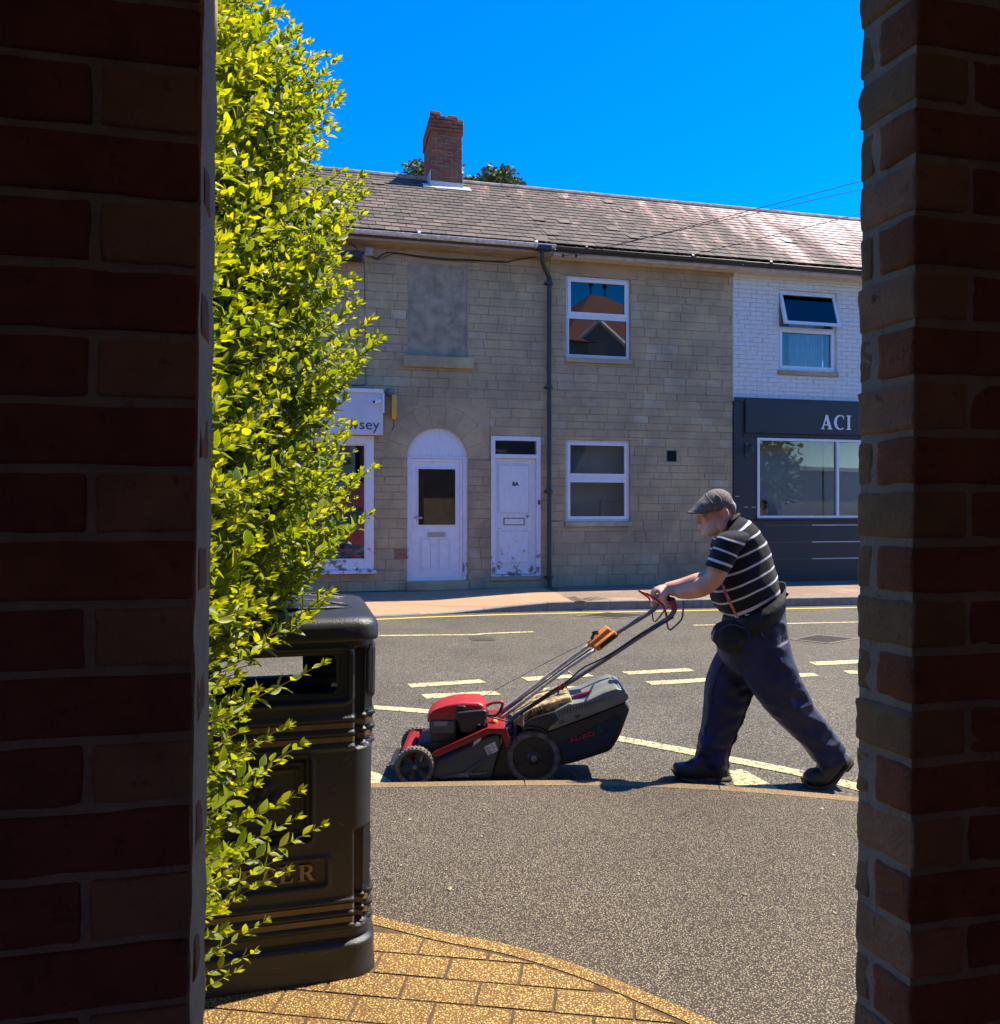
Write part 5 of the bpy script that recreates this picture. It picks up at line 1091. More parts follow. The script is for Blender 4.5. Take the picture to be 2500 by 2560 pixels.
# lid: low dome with moulded grooves
V = []; Fc = []; prof = [(.000, .936, .930), (.010, .934, 0), (.013, .940, 0), (.013, .962, 0), (.009, .975, 0), (-.002, .986, 0), (-.02, .992, 0), (-.065, .999, 0), (-.13, 1.008, 0), (-.19, 1.015, 0), (-.25, 1.018, 0), (-.288, 1.019, 0)]
pr2 = [(-.02, .925), (.010, .925), (.014, .930)]+[(p[0]+.001, p[1]) for p in prof[2:]]
pl_ = []
for sd in range(4):
    for u in np.linspace(-ft, ft, 14)[:-1]: pl_.append((sd, u, 0))
    for a in np.linspace(0, math.pi/2, 9)[:-1]: pl_.append((sd, ft, a))
for off, z in pr2:
    sc = (Hs+off+.012)/Hs
    for sd, u, a in pl_: p = Vector((u+rc*math.sin(a), -(ft+rc*math.cos(a)), 0))*sc; p = ROT[sd] @ p; p.z = z; V.append(p)
m = len(pl_); Fc = [(j*m+i, j*m+(i+1) % m, (j+1)*m+(i+1) % m, (j+1)*m+i) for j in range(len(pr2)-1) for i in range(m)]+[tuple((len(pr2)-1)*m+i for i in range(m)), tuple(range(m))[::-1]]
b = MB(); b.add(V, Fc); b.mk('lid', M['plastic'], BN, 50)
def lidz(x, y): q = max(abs(x), abs(y))/(Hs+.012)*Hs; off = q-Hs; return np.interp(off, [-.288, -.25, -.19, -.13, -.075, -.03, -.004], [1.019, 1.018, 1.015, 1.008, .999, .992, .986])
for sg in (-1, 1):
    pts = crv([(x, sg*(.20+.02*math.sin(x*14)), lidz(x, .2)+.002) for x in np.linspace(-.26, .20, 8)]+[(.235, sg*.17, lidz(.235, .17)+.002), (.245, sg*.12, lidz(.245, .12)+.002), (.19, sg*.10, lidz(.19, .1)+.002)], 3); MB().tube(pts, .0055, 6).mk('lid_moulding', M['plastic'], BN, 'all')
    MB().tube(crv([(x, sg*.07, lidz(x, .07)+.001) for x in np.linspace(-.2, .24, 5)], 3), .005, 6).mk('lid_moulding', M['plastic'], BN, 'all')
# gold bands
def band(zc, hw=.0075):
    V = []; m2 = 0; keep = []
    for z in (zc-hw, zc+hw):
        for sd, u, a in per:
            s = u+a*rc if a else u; ss = s if s < ft+rc*math.pi/4 else -(2*ft+rc*math.pi/2-s)
            nv_ = Vector((math.sin(a), -math.cos(a), 0)); p = Vector((u+rc*math.sin(a), -(ft+rc*math.cos(a)), 0))+nv_*(relief(ss, z)+.0022 if abs(ss) < .25 or abs(ss) > .28 else relief(ss, z)+.0015); p = ROT[sd] @ p; p.z = z; V.append(p)
    return mk('gold_band', V, [(i, (i+1) % n, (i+1) % n+n, i+n) for i in range(n)], M['gold'], BN, True)
for zc in (.196, .160, .694, .656): band(zc)
serif('LITTER', -.142, .276, .044, lambda a, z, e: Vector((a, -(Hs+relief(0, .296))-.0008-e, z)), M['gold_text'], BN, .22, .004, 1.22, 'letter')
MB().box((-.25, -.25, .05), (.25, .25, .10)).mk('inner_floor', M['dark'], BN)
b = MB(); V = []
for k in range(40):
    a = 2*math.pi*k/40; r = .235+.012*math.sin(k*2.3); x, y = r*math.copysign(min(1, abs(math.cos(a))*1.25), math.cos(a)), r*math.copysign(min(1, abs(math.sin(a))*1.25), math.sin(a)); V += [(x, y, .1), (x*1.0, y, .700+.010*math.sin(k*1.7)), (x*.93, y*.93, .55)]
b.add(V, [(3*k+j, 3*((k+1) % 40)+j, 3*((k+1) % 40)+j+1, 3*k+j+1) for k in range(40) for j in range(2)]); b.add([(-.2, -.2, .57), (.2, -.2, .57), (.2, .2, .56), (-.2, .2, .57)], [(0, 1, 2, 3)]); b.mk('bin_liner', simple('black_bin_bag', (.012,.012,.014), rough=.3, bsc=40, bstr=.5, bdist=.02), BN, 'all')
for x, y, z, l, an in ((.244, -.300, .565, .05, .6), (.262, -.296, .54, .03, .7), (.14, -.298, .36, .035, -.4)):
    pass
for u_, z_, l_, a_ in ((.212, .585, .045, .8), (.226, .572, .03, .9), (.205, .43, .022, -.5), (.19, .52, .015, .3), (-.05, .745, .03, .05), (.15, .08, .05, .1), (.02, .06, .04, -.1)):
    d1 = Vector((math.cos(a_)*l_, 0, math.sin(a_)*l_)); q1 = Vector((-math.sin(a_), 0, math.cos(a_)))*.0022; o_ = Vector((u_, -(Hs+relief(u_, z_))-.0006, z_)); e2 = Vector((0, relief(u_, z_)-relief(u_+d1.x, z_+d1.z), 0))
    MB().add([o_, o_+d1*.5-q1+e2*.5, o_+d1+e2, o_+d1*.5+q1+e2*.5], [(0, 1, 2, 3)]).mk('scuff', simple('pale_scuff', (.10,.10,.10)) if 'pale_scuff' not in bpy.data.materials else bpy.data.materials['pale_scuff'], BN)
# ================================================================== LAWN MOWER
MW = thing('lawn_mower', 'red and graphite petrol lawn mower with grass box being pushed along the kerb', 'lawn mower', (-.1, 4.2, 0))
YN, YF = 4.035, 4.42; YM = (YN+YF)/2
def pn(sx, sy, Y=YN): return P(sx, sy, Y)
e_ = lambda x, y: (980+x*.1786, 1680+y*.1786)
b_ = lambda x, y: (1280+x*.16807, 1680+y*.16807)
c7 = lambda x, y: (1300+x*.2206, 1420+y*.2206)
def wheel(cx_, cz_, yc, r, w, spokes, face=-1, big=False):
    wh = MB(); t = w/2
    wh.lathe([(r*.80, -t), (r*.93, -t*1.02), (r*.985, -t*.7), (r, -t*.3), (r, t*.3), (r*.985, t*.7), (r*.93, t*1.02), (r*.80, t), (r*.80, -t)], (cx_, yc, cz_), 'y', 44)
    tyre = wh.mk('wheel', M['rubber'], MW, 35)
    tr = MB(); nt_ = 40 if big else 30
    for k in range(nt_):
        a = 2*math.pi*k/nt_
        for sg, oy in ((-1, -.25), (1, .25)):
            a2 = a+(.5*2*math.pi/nt_ if sg > 0 else 0); u = Vector((math.cos(a2), 0, math.sin(a2))); q = Vector((-math.sin(a2), 0, math.cos(a2))); c = Vector((cx_, yc+oy*w, cz_))+u*r
            hx = r*math.pi/nt_*.55; V = [c+u*-.003+q*sx*hx*.9+Vector((0, sy*w*.2, 0)) for sx, sy in ((-1, -1), (1, -1), (1, 1), (-1, 1))]+[c+u*.0018+q*sx*hx*.7+Vector((0, sy*w*.16, 0)) for sx, sy in ((-1, -1), (1, -1), (1, 1), (-1, 1))]
            tr.add(V, [(4, 5, 6, 7), (0, 1, 5, 4), (1, 2, 6, 5), (2, 3, 7, 6), (3, 0, 4, 7)])
    tr.mk('tread', M['rubber'], tyre); tyre_k = tyre
    rim = MB(); ns = spokes; R1 = r*.82; h = r*.26; yf = yc+face*t*.55
    rim.lathe([(R1, face*t*.9), (R1, -face*t*.2), (R1*.9, -face*t*.2), (R1*.9, face*t*.75), (R1, face*t*.9)], (cx_, yc, cz_), 'y', 40)
    rim.lathe([(0, face*t*.95), (h*.7, face*t*.95), (h, face*t*.6), (h, -face*t*.2), (0, -face*t*.2)], (cx_, yc, cz_), 'y', 28)
    for k in range(ns):
        a = 2*math.pi*(k+.25)/ns; w0, w1 = .36*2*math.pi/ns/2*1.25, .40*2*math.pi/ns/2
        pl = [(h*.9*math.cos(a-w0*1.4), h*.9*math.sin(a-w0*1.4)), (R1*.93*math.cos(a-w1), R1*.93*math.sin(a-w1)), (R1*.95*math.cos(a), R1*.95*math.sin(a)), (R1*.93*math.cos(a+w1), R1*.93*math.sin(a+w1)), (h*.9*math.cos(a+w0*1.4), h*.9*math.sin(a+w0*1.4))]
        rim.prism(pl, lambda p: Vector((cx_+p[0], yc+face*t*.62, cz_+p[1])), lambda p: Vector((cx_+p[0], yc+face*t*.25, cz_+p[1])))
    if big:
        rim.lathe([(0, face*t*.45), (R1*.93, face*t*.45), (R1*.93, 0), (0, 0)], (cx_, yc, cz_), 'y', 40)
    rim.mk('rim', M['m_black'], tyre, 30); MB().lathe([(0, face*t*1.0), (h*.42, face*t*.99), (h*.45, face*t*.9), (0, face*t*.9)], (cx_, yc, cz_), 'y', 20).mk('hub_cap', M['m_lid'], tyre, 30)
wf = pn(1038, 1918); wr = pn(1334, 1892, YN+.03)
wheel(wf.x, .100, YN, .0985, .045, 6); wheel(wf.x-.02, .100, YF, .0985, .045, 6, -1); wheel(wr.x, .137, YN+.03, .1365, .05, 7, -1, True); wheel(wr.x, .137, YF-.02, .1365, .05, 7, 1, True)
def sil(name, pts, y0, y1, mat, parent=MW, bev=.012, seg=2, crop=None, Y=YN, taper=0, smooth=40):
    """a solid with the given side outline, spanning y0..y1, with rounded rims"""
    bm = bmesh.new(); q = [P(*(crop(*p) if crop else p), Y) for p in pts]; vs = [bm.verts.new((p.x, y0, p.z)) for p in q]; f = bm.faces.new(vs)
    r = bmesh.ops.extrude_face_region(bm, geom=[f]); nv2 = [v for v in r['geom'] if isinstance(v, bmesh.types.BMVert)]
    c = sum(q, Vector())/len(q)
    for v in nv2: v.co.y = y1; 
    if taper:
        for v in bm.verts: k = 1-taper if v.co.y in (y0, y1) else 1
    bmesh.ops.recalc_face_normals(bm, faces=bm.faces[:])
    if bev: bmesh.ops.bevel(bm, geom=bm.edges[:], offset=bev, segments=seg, affect='EDGES', profile=.5, clamp_overlap=True)
    me = bpy.data.meshes.new(name); bm.to_mesh(me); bm.free(); me.materials.append(mat); me.shade_smooth(); me.set_sharp_from_angle(angle=R(smooth)); o = bpy.data.objects.new(name, me); link(o, parent); return o
deck = sil('deck', [(560,1260),(760,1195),(1080,1060),(1290,930),(1500,868),(1540,990),(1490,1150),(1440,1330),(1385,1510),(560,1515)], YN+.012, YF-.01, M['m_deck'], bev=.014, seg=3, crop=e_)
sil('deck_swage', [(640,1480),(1010,1405),(1380,1150),(1425,1150),(1080,1440),(700,1508)], YN+.004, YN+.03, M['m_deck'], deck, .003, 1, e_)
sil('rear_side', [(1440,1330),(1500,1120),(1560,960),(1760,900),(1830,1200),(1800,1500),(1390,1505)], YN+.03, YF-.03, M['m_black'], bev=.01, crop=e_)
sil('deck_top', [(330,1050),(560,1010),(1000,960),(1500,880),(1680,820),(1720,900),(1500,1000),(1000,1160),(560,1270),(330,1200)], YN+.06, YF-.04, M['m_black'], bev=.012, crop=e_)
sil('front_apron', [(118,1120),(160,1085),(230,1080),(300,1140),(380,1400),(300,1440),(200,1200),(130,1200)], YN+.035, YF-.03, M['m_redp'], bev=.01, crop=e_)
sil('front_guard', [(-70,1345),(60,1340),(120,1400),(100,1480),(-20,1400)], YN+.05, YF-.05, M['m_black'], bev=.004, crop=e_)
fb = sil('red_frame', [(555,1150),(600,1110),(1335,785),(1590,785),(1660,950),(1650,1010),(1615,1070),(1580,1000),(1530,880),(1420,860),(1360,870),(620,1195),(575,1190)], YN-.004, YN+.022, M['m_redp'], bev=.003, crop=e_)
sil('red_frame', [(555,1150),(600,1110),(1335,785),(1590,785),(1660,950),(1650,1010),(1615,1070),(1580,1000),(1530,880),(1420,860),(1360,870),(620,1195),(575,1190)], YF-.035, YF-.012, M['m_redp'], bev=.003, crop=e_)
sil('cross_brace', [(1335,785),(1590,785),(1600,830),(1340,835)], YN+.023, YF-.036, M['m_redp'], bev=.003, crop=e_)
eng = sil('air_filter_housing', [(505,725),(540,698),(860,700),(895,740),(890,985),(850,1025),(560,1025),(510,980)], YN+.055, YN+.16, M['m_black'], bev=.018, seg=3, crop=e_)
sil('cover_plate', [(530,740),(560,722),(860,724),(872,760),(868,900),(540,905)], YN+.050, YN+.058, M['m_deck'], eng, .003, 1, e_)
sil('filter_label', [(575,730),(768,726),(762,790),(572,794)], YN+.0475, YN+.0498, M['grey_print'], eng, 0, 1, e_)
eb = sil('engine_block', [(560,690),(1300,640),(1330,800),(1200,980),(560,1040)], YN+.12, YF-.07, M['m_black'], bev=.012, crop=e_)
sil('muffler_bracket', [(1240,770),(1320,690),(1345,760),(1300,830)], YN+.075, YN+.13, M['silver'], bev=.004, crop=e_)
tank = sil('fuel_tank', [(885,630),(905,590),(1280,555),(1325,575),(1332,660),(1275,770),(1190,790),(1180,860),(1130,885),(980,885),(955,850),(945,760),(890,700)], YN+.035, YN+.15, M['m_black'], bev=.02, seg=3, crop=e_)
sil('fuel_cap', [(885,540),(900,508),(1010,505),(1035,535),(1028,585),(890,590)], YN+.05, YN+.10, M['m_black'], tank, .006, 2, e_)
MB().sphere(pn(*e_(1222, 735), YN+.03), .006, 10, 6).mk('tank_bolt', M['silver'], tank)
# red engine cowl: lofted across its width so the top is domed
prof_c = [(485,690),(488,605),(520,555),(600,500),(720,445),(850,412),(1000,400),(1220,403),(1290,438),(1322,495),(1328,560),(1200,560),(1040,575),(900,600),(890,700)]
V = []; m = len(prof_c); ys = [YN+.058, YN+.064, YN+.085, YN+.14, YN+.20, YN+.25, YN+.28, YN+.30]; kk = [.84, .93, .97, .99, .99, .96, .91, .80]
q0 = [P(*e_(*p), YN+.08) for p in prof_c]; cz_ = P(*e_(900, 690), YN+.08).z; cxm = P(*e_(905, 690), YN+.08).x
for y, k in zip(ys, kk):
    for p in q0: V.append(Vector((cxm+(p.x-cxm)*(k*.5+.5), y, cz_+(p.z-cz_)*k)))
cw = MB(); cw.add(V, [(j*m+i, j*m+(i+1) % m, (j+1)*m+(i+1) % m, (j+1)*m+i) for j in range(len(ys)-1) for i in range(m)]+[tuple(range(m))[::-1], tuple((len(ys)-1)*m+i for i in range(m))])
cowl = cw.mk('engine_cowl', M['m_red'], MW, 35); bv = cowl.modifiers.new('Bevel', 'BEVEL'); bv.width = .005; bv.segments = 2; bv.limit_method = 'ANGLE'
for x0, y0, x1, y1 in ((560,560,720,490),(600,585,880,520),(740,480,1150,460)):
    MB().tube([pn(*e_(x0, y0), YN+.0625), pn(*e_((x0+x1)/2, (y0+y1)/2-6), YN+.060), pn(*e_(x1, y1), YN+.0625)], .0022, 6).mk('cowl_rib', M['m_redp'], cowl)
MB().tube([pn(*e_(1175, 488), YN+.058), pn(*e_(1188, 488), YN+.07)], .006, 8).mk('cowl_hole', M['ink'], cowl)
cwp = P(*e_(1062, 440), YN+.10); MB().lathe([(.013, 0), (.015, 0), (.015, .002), (.013, .002), (.013, 0)], cwp+Vector((.0, .04, .008)), 'z', 20).mk('cowl_badge_ring', M['sticker'], cowl); MB().tube([cwp+Vector((-.004, .036, .0095)), cwp+Vector((.002, .044, .0095)), cwp+Vector((.007, .038, .0095))], .0015, 5).mk('cowl_badge_mark', M['sticker'], cowl)
MB().tube(crv([pn(*e_(1300, 480), YN+.12), pn(*e_(1380, 440), YN+.12), pn(*e_(1460, 425), YN+.12), pn(*e_(1548, 428), YN+.12), pn(*e_(1535, 500), YN+.12)], 4), .0085, 8).mk('starter_grip', M['m_red'], MW, 'all')
MB().tube(crv([pn(*e_(1535, 495), YN+.12), pn(*e_(1500, 570), YN+.12), pn(*e_(1440, 610), YN+.12), pn(*e_(1340, 612), YN+.12)], 4), .008, 8).mk('starter_grip_base', M['m_black'], MW, 'all')
# stickers and lettering on the deck side
q = [pn(*e_(*p), YN+.010) for p in ((1290,1050),(1437,972),(1485,1098),(1345,1178))]
st = mk('data_label', [Vector((p.x, YN+.0095, p.z)) for p in q], [(0, 1, 2, 3)], M['sticker'], MW)
ux_ = (q[1]-q[0]); uz_ = (q[3]-q[0])
b = MB()
for r_ in range(6):
    for a0, a1 in ((.08, .08+.12*(r_ % 3+2)), (.62, .70+.05*(r_ % 4))):
        z0, z1 = .12+r_*.13, .12+r_*.13+.05; b.add([Vector(((q[0]+ux_*a+uz_*z).x, YN+.0088, (q[0]+ux_*a+uz_*z).z)) for a, z in ((a0, z0), (a1, z0), (a1, z1), (a0, z1))], [(0, 1, 2, 3)])
b.mk('small_print', M['ink'], st)
def plane_text(s, c, size, ang, Y, mat, name, parent, bold=0, w=1.0, sh=0):
    cs, sn = math.cos(ang), math.sin(ang); return text(s, size, lambda a, b2, e: Vector((c.x+a*cs-b2*sn, Y-e, c.z+a*sn+b2*cs)), mat, name, parent, .0008, bold, w, sh)
plane_text('4 in', pn(*e_(862, 1462)), .023, R(2), YN+.0035, M['orange_print'], 'lettering', deck, .0006)
plane_text('ONE', pn(*e_(995, 1450)), .024, R(3), YN+.0035, M['grey_print'], 'lettering', deck, .0014, 1.15); plane_text('function', pn(*e_(1205, 1422)), .021, R(4), YN+.0035, M['grey_print'], 'lettering', deck, .0002, 1.2)
plane_text('solo', pn(*e_(1225, 945)), .016, R(24), YN-.005, M['m_dust'], 'lettering', fb, .0004) if 0 else None
# grass box
bag_pts = [(300,830),(540,905),(1100,700),(1700,455),(1768,570),(1742,640),(1620,965),(1520,1140),(1445,1210),(1150,1305),(900,1382),(700,1418),(560,1100),(300,1000)]
bagm, t_, o_ = nt('perforated_bag_plastic'); g_ = t_.nodes.new('ShaderNodeNewGeometry'); mp_ = N(t_, 'ShaderNodeMapping'); mp_.inputs['Rotation'].default_value = (0, R(-20), 0); mp_.inputs['Scale'].default_value = (95, 1, 150); t_.links.new(g_.outputs['Position'], mp_.inputs[0])
sp_ = N(t_, 'ShaderNodeSeparateXYZ'); t_.links.new(mp_.outputs[0], sp_.inputs[0]); sx_ = math_(t_, 'SINE', math_(t_, 'MULTIPLY', sp_.outputs[0], 6.283)); sz_ = math_(t_, 'SINE', math_(t_, 'MULTIPLY', sp_.outputs[2], 6.283)); pat_ = math_(t_, 'MULTIPLY', sx_, sz_)
col_ = mix(t_, ramp(t_, pat_, [(.35, (0, 0, 0)), (.6, (1, 1, 1))]), (.020,.022,.022), (.004,.004,.004)); finish(t_, o_, col_, .5, math_(t_, 'MULTIPLY', pat_, -1), .6, .004)
bag = sil('grass_box', bag_pts, YN+.02, YF-.02, M['m_black'], bev=.028, seg=4, crop=b_)
sil('mesh_panel', [(700,1080),(1060,930),(1300,780),(1560,660),(1640,690),(1560,900),(1440,1120),(1100,1240),(760,1330)], YN+.0165, YN+.03, bagm, bag, .002, 1, b_)
plane_text('AL-KO', pn(*b_(1048, 982)), .033, R(17.5), YN+.0155, M['red_print'], 'lettering', bag, .0007, 1.35)
for k in range(9): MB().sphere(pn(*b_(1285+random.uniform(-20, 35), 800+k*12), YN+.0155), .0014, 6, 4).mk('grass_speck', M['sticker'], bag) if k % 2 == 0 else None
lid = sil('box_lid', [(640,590),(860,470),(900,480),(1100,440),(1400,300),(1560,250),(1690,285),(1745,345),(1740,400),(1700,455),(1100,692),(700,840),(540,895),(500,830),(560,700)], YN+.012, YF-.012, M['m_lid'], bev=.016, seg=3, crop=b_)
hood = sil('rear_hood', [(150,790),(300,690),(480,640),(640,590),(700,720),(560,830),(540,897),(430,840),(230,812),(160,870),(140,830)], YN+.008, YF-.01, M['m_black'], bev=.01, crop=b_)
dust = sil('dusty_hood', [(20,640),(330,470),(560,400),(860,320),(905,480),(640,588),(480,636),(300,686),(120,760),(30,720)], YN+.03, YF-.03, M['m_dust'], bev=.012, crop=b_, Y=YN+.1)
for k in range(4): sil('hood_rib', [(285+k*45,560-k*14),(300+k*45,555-k*14),(360+k*45,650-k*22),(345+k*45,655-k*22)], YN+.024, YN+.2, M['m_black'], dust, .001, 1, b_, YN+.05)
for k in range(17):
    x = 690+k*43; y0 = 585-k*11.5; L_ = 85-k*4.3; sil('lid_slot', [(x,y0),(x+10,y0-3),(x+22,y0-3+L_),(x+10,y0+L_)], YN+.0105, YN+.02, M['ink'], lid, 0, 1, b_)
for x in (700, 935): sil('lid_latch', [(x,745-(x-700)*.36),(x+75,718-(x-700)*.36),(x+85,755-(x-700)*.36),(x+15,790-(x-700)*.36)], YN+.008, YN+.02, M['m_deck'], lid, .001, 1, b_)
sil('lid_handle', [(850,395),(1000,340),(1140,298),(1385,262),(1405,290),(1310,330),(1150,378),(1000,430),(900,462)], YN+.10, YN+.17, M['m_red'], bev=.006, crop=b_, Y=YN+.13)
sil('lid_end_cap', [(1600,235),(1650,255),(1735,340),(1748,395),(1700,440),(1660,330)], YN+.03, YF-.03, M['m_lid'], bev=.008, crop=b_, Y=YN+.02)
sil('wheel_arch', [(150,850),(230,812),(360,815),(470,860),(520,905),(500,915),(430,870),(330,845),(230,850),(165,880)], YN+.0, YN+.04, M['m_black'], bev=.002, crop=b_)
# handles
def T(pts, r, mat, name, Y, n=10, sub=4, parent=MW): return MB().tube(crv([P(*c7(*p[:2]), p[2] if len(p) > 2 else Y) for p in pts], sub), r, n).mk(name, mat, parent, 'all')
YH = 4.03; YG = 4.37; YB = 4.26
T([(1735,365),(1752,420),(1748,480),(1700,555),(1600,622),(1350,780),(1000,1012),(650,1235),(340,1425)], .0128, M['m_grey'], 'upper_handle', YH)
T([(340,1425),(180,1530),(0,1642),(-80,1700),(-120,1740)], .0105, M['m_black'], 'lower_handle', YH+.005)
T([(1560,325),(1572,390),(1548,440),(1480,498),(1300,610),(1090,738),(900,850)], .0125, M['m_grey'], 'upper_handle', YG)
T([(790,868),(500,1080),(200,1310),(0,1462),(-270,1665)], .0105, M['m_steel'], 'steel_tube', YG-.02)
T([(850,925),(500,1165),(200,1392),(0,1542),(-235,1715)], .0095, M['m_steel'], 'steel_tube', YB-.06)
T([(820,905),(500,1130),(0,1500),(-250,1690)], .004, M['m_black'], 'cable', YB)
T([(540,1170),(600,1215)], .005, M['m_steel'], 'cross_strut', YB-.05)
T([(1740,560),(1430,720),(1370,745),(1000,990),(720,1130),(540,1280),(300,1430),(60,1600),(-100,1730),(-200,1722),(-330,1690)], .0042, M['m_black'], 'cable', YH-.013)
T([(-60,1700),(-130,1760),(-160,1800)], .006, M['m_black'], 'cable', YH+.02)
T([(30,1640),(20,1720),(35,1800)], .010, M['m_grey'], 'handle_bracket', YH+.02)
cb = P(*c7(1735, 360), YH); cf = P(*c7(1560, 320), YG); bar_x, bar_z = (cb.x+cf.x)/2, (cb.z+cf.z)/2
MB().tube([(cb.x, YH, cb.z), (cf.x, YG, cf.z)], .0128, 12).mk('crossbar', M['m_black'], MW, 'all')
T([(1718,372),(1738,420),(1745,470)], .0165, M['m_red'], 'red_grip', YH-.001, 12); T([(1562,330),(1568,380),(1558,405)], .016, M['m_red'], 'red_grip', YG-.001, 12)
# bail levers
T([(1350,258),(1450,300),(1560,370),(1620,430),(1650,500),(1662,560)], .0062, M['m_red'], 'bail_lever', YH-.01); T([(1662,555),(1668,640),(1695,702),(1740,672),(1828,585),(1848,480),(1853,372)], .0048, M['m_grey'], 'bail_wire', YH-.01)
T([(1350,258),(1400,295),(1465,345),(1490,440),(1500,520)], .0062, M['m_red'], 'bail_lever', YG+.02); T([(1500,515),(1507,575),(1525,607),(1560,580),(1630,490),(1690,420),(1705,370)], .0048, M['m_grey'], 'bail_wire', YG+.02)
MB().tube([P(*c7(1350, 258), YH-.01), P(*c7(1350, 258), YG+.02)], .0055, 8).mk('bail_crossbar', M['m_red'], MW, 'all')
T([(1625,600),(1560,620),(1440,700)], .002, M['m_grey'], 'thin_cable', YH-.016, 5)
for t in (.3, .55, .75): MB().sphere(P(*c7(1465+t*30, 345+t*110), YG+.012), .003, 6, 4).mk('rivet', M['sticker'], MW)
T([(805,815),(400,1020),(0,1232),(-500,1500)], .0016, M['ink'], 'starter_cord', YB, 5, 2)
# height clip on the handle, padded orange sleeve
T([(495,1300),(492,1345),(445,1345),(440,1390),(425,1435)], .004, M['m_redp'], 'handle_clip', YH-.018); T([(440,1350),(485,1365),(480,1385)], .004, M['m_redp'], 'handle_clip', YH-.018)
sl1 = sil('padded_sleeve', [(780,860),(990,672),(1040,705),(1035,725),(900,820),(830,915),(790,890)], YB+.03, YG+.03, M['m_orange'], bev=.008, seg=2, crop=c7, Y=YB+.05)
sil('padded_sleeve', [(840,895),(1070,710),(1118,765),(895,938),(850,925)], YB-.08, YB-.02, M['m_orange'], bev=.008, seg=2, crop=c7, Y=YB-.06)
sil('black_pad', [(900,880),(1065,745),(1105,765),(915,915)], YB-.086, YB-.075, M['m_black'], bev=.003, crop=c7, Y=YB-.08)
T([(810,810),(830,760),(860,740),(890,745)], .008, M['m_black'], 'cord_guide', YB+.08); T([(815,735),(850,720),(890,718)], .005, M['m_black'], 'cord_guide', YB+.08)
MB().sphere(P(*e_(1435, 700), YN+.1), (.018, .02, .018), 12, 8).mk('orange_knob', M['m_orange'], MW, 'all')
# ================================================================== THE MAN
MY = 4.10
MAN = thing('person', 'man in flat cap, striped black polo and navy trousers pushing the mower', 'person', (.9+.45, MY, 0)); OX = ORG[MAN.name]
c1 = lambda x, y: (1600+x*.2206, 1190+y*.2206); c2 = lambda x, y: (1550+x*.4205, 1180+y*.4205)
def mp(sx, sy, Y=MY): return P(sx, sy, Y)
bpts = [(c1(775, 610), 0.0), (c1(730, 640), .012), (c1(850, 590), .006), (c1(850, 480), .030), (c1(860, 430), .040), (c1(800, 545), .012)]
BEARD = [((mp(*q).x, 0, mp(*q).z), k) for q, k in bpts]
M['skin'] = skin()
B = MB()
fw_ = Vector((-math.cos(R(12)), 0, -math.sin(R(12)))); up_ = Vector((-math.sin(R(12)), 0, math.cos(R(12)))); HO = mp(1804, 1333); 
def hp(x, y, z): return HO+fw_*x+up_*z+Vector((0, y, 0))
hs2 = [(.080, .02, .022, -.004), (.094, .005, .040, .008), (.100, -.015, .050, .022), (.0985, -.035, .058, .042), (.0965, -.052, .063, .060), (.098, -.07, .066, .080), (.0925, -.084, .069, .104), (.095, -.092, .072, .128), (.092, -.092, .072, .150), (.080, -.082, .068, .175), (.050, -.06, .052, .198), (.015, -.03, .03, .212)]
B.loft([(hp(f, 0, z), hp(k, 0, z), w) for f, k, w, z in hs2], 28, 4, 2.25)
B.loft([(hp(.093, 0, .122), hp(.07, 0, .12), .012), (hp(.108, 0, .108), hp(.07, 0, .105), .012), (hp(.119, 0, .092), hp(.07, 0, .09), .0155), (hp(.127, 0, .080), hp(.07, 0, .08), .019), (hp(.120, 0, .071), hp(.07, 0, .071), .017), (hp(.098, 0, .068), hp(.07, 0, .068), .010)], 14, 3, 2)   # nose
B.sphere(hp(.094, 0, .131), (.013, .052, .009), 14, 8)                                                     # brow
B.sphere(hp(.096, 0, .0565), (.0105, .026, .0062), 12, 8); B.sphere(hp(.0955, 0, .047), (.0105, .023, .0058), 12, 8); B.sphere(hp(.091, 0, .017), (.014, .022, .014), 12, 8)
for sg in (-1, 1):
    B.sphere(hp(.074, sg*.043, .093), (.02, .018, .017), 12, 8)                                               # cheeks
    B.sphere(hp(.0, sg*.058, .05), (.03, .014, .035), 12, 8)
    er = Matrix.Rotation(R(-22), 3, 'Y')
    B.sphere(hp(-.018, sg*.079, .108), (.020, .008, .034), 14, 10, er); B.sphere(hp(-.014, sg*.079, .078), (.011, .008, .013), 10, 8)
# neck, torso, legs under the clothes
B.loft([(hp(.045, 0, .045), hp(-.085, 0, .09), .058), (mp(1790, 1343), mp(1836, 1291), .058), (mp(1803, 1350), mp(1850, 1310), .070), (mp(1815, 1375), mp(1880, 1340), .13), (mp(1822, 1410), mp(1905, 1375), .15), (mp(1825, 1460), mp(1915, 1420), .145), (mp(1835, 1500), mp(1920, 1460), .14), (mp(1850, 1560), mp(1935, 1530), .13), (mp(1865, 1620), mp(1940, 1590), .11)], 26, 4, 2.3)
def near_scale(secs):
    o = []
    for f, k, l in secs:
        s = (f.y-.42*l)/f.y; g = lambda p: Vector((p.x*s, p.y, EYE+(p.z-EYE)*s)); o.append((g(f), g(k), l))
    return o
def limb(pts, rs, n=14): c = crv(pts, 5); r = list(np.interp(np.linspace(0, 1, len(c)), np.linspace(0, 1, len(rs)), rs)); B.tube(c, r, n)
YL, YR_ = 3.915, 4.30
limb([mp(1835, 1350, YL+.01), mp(1814, 1390, YL), mp(1795, 1428, YL-.012), mp(1783, 1450, YL)], [.046, .048, .047, .046])
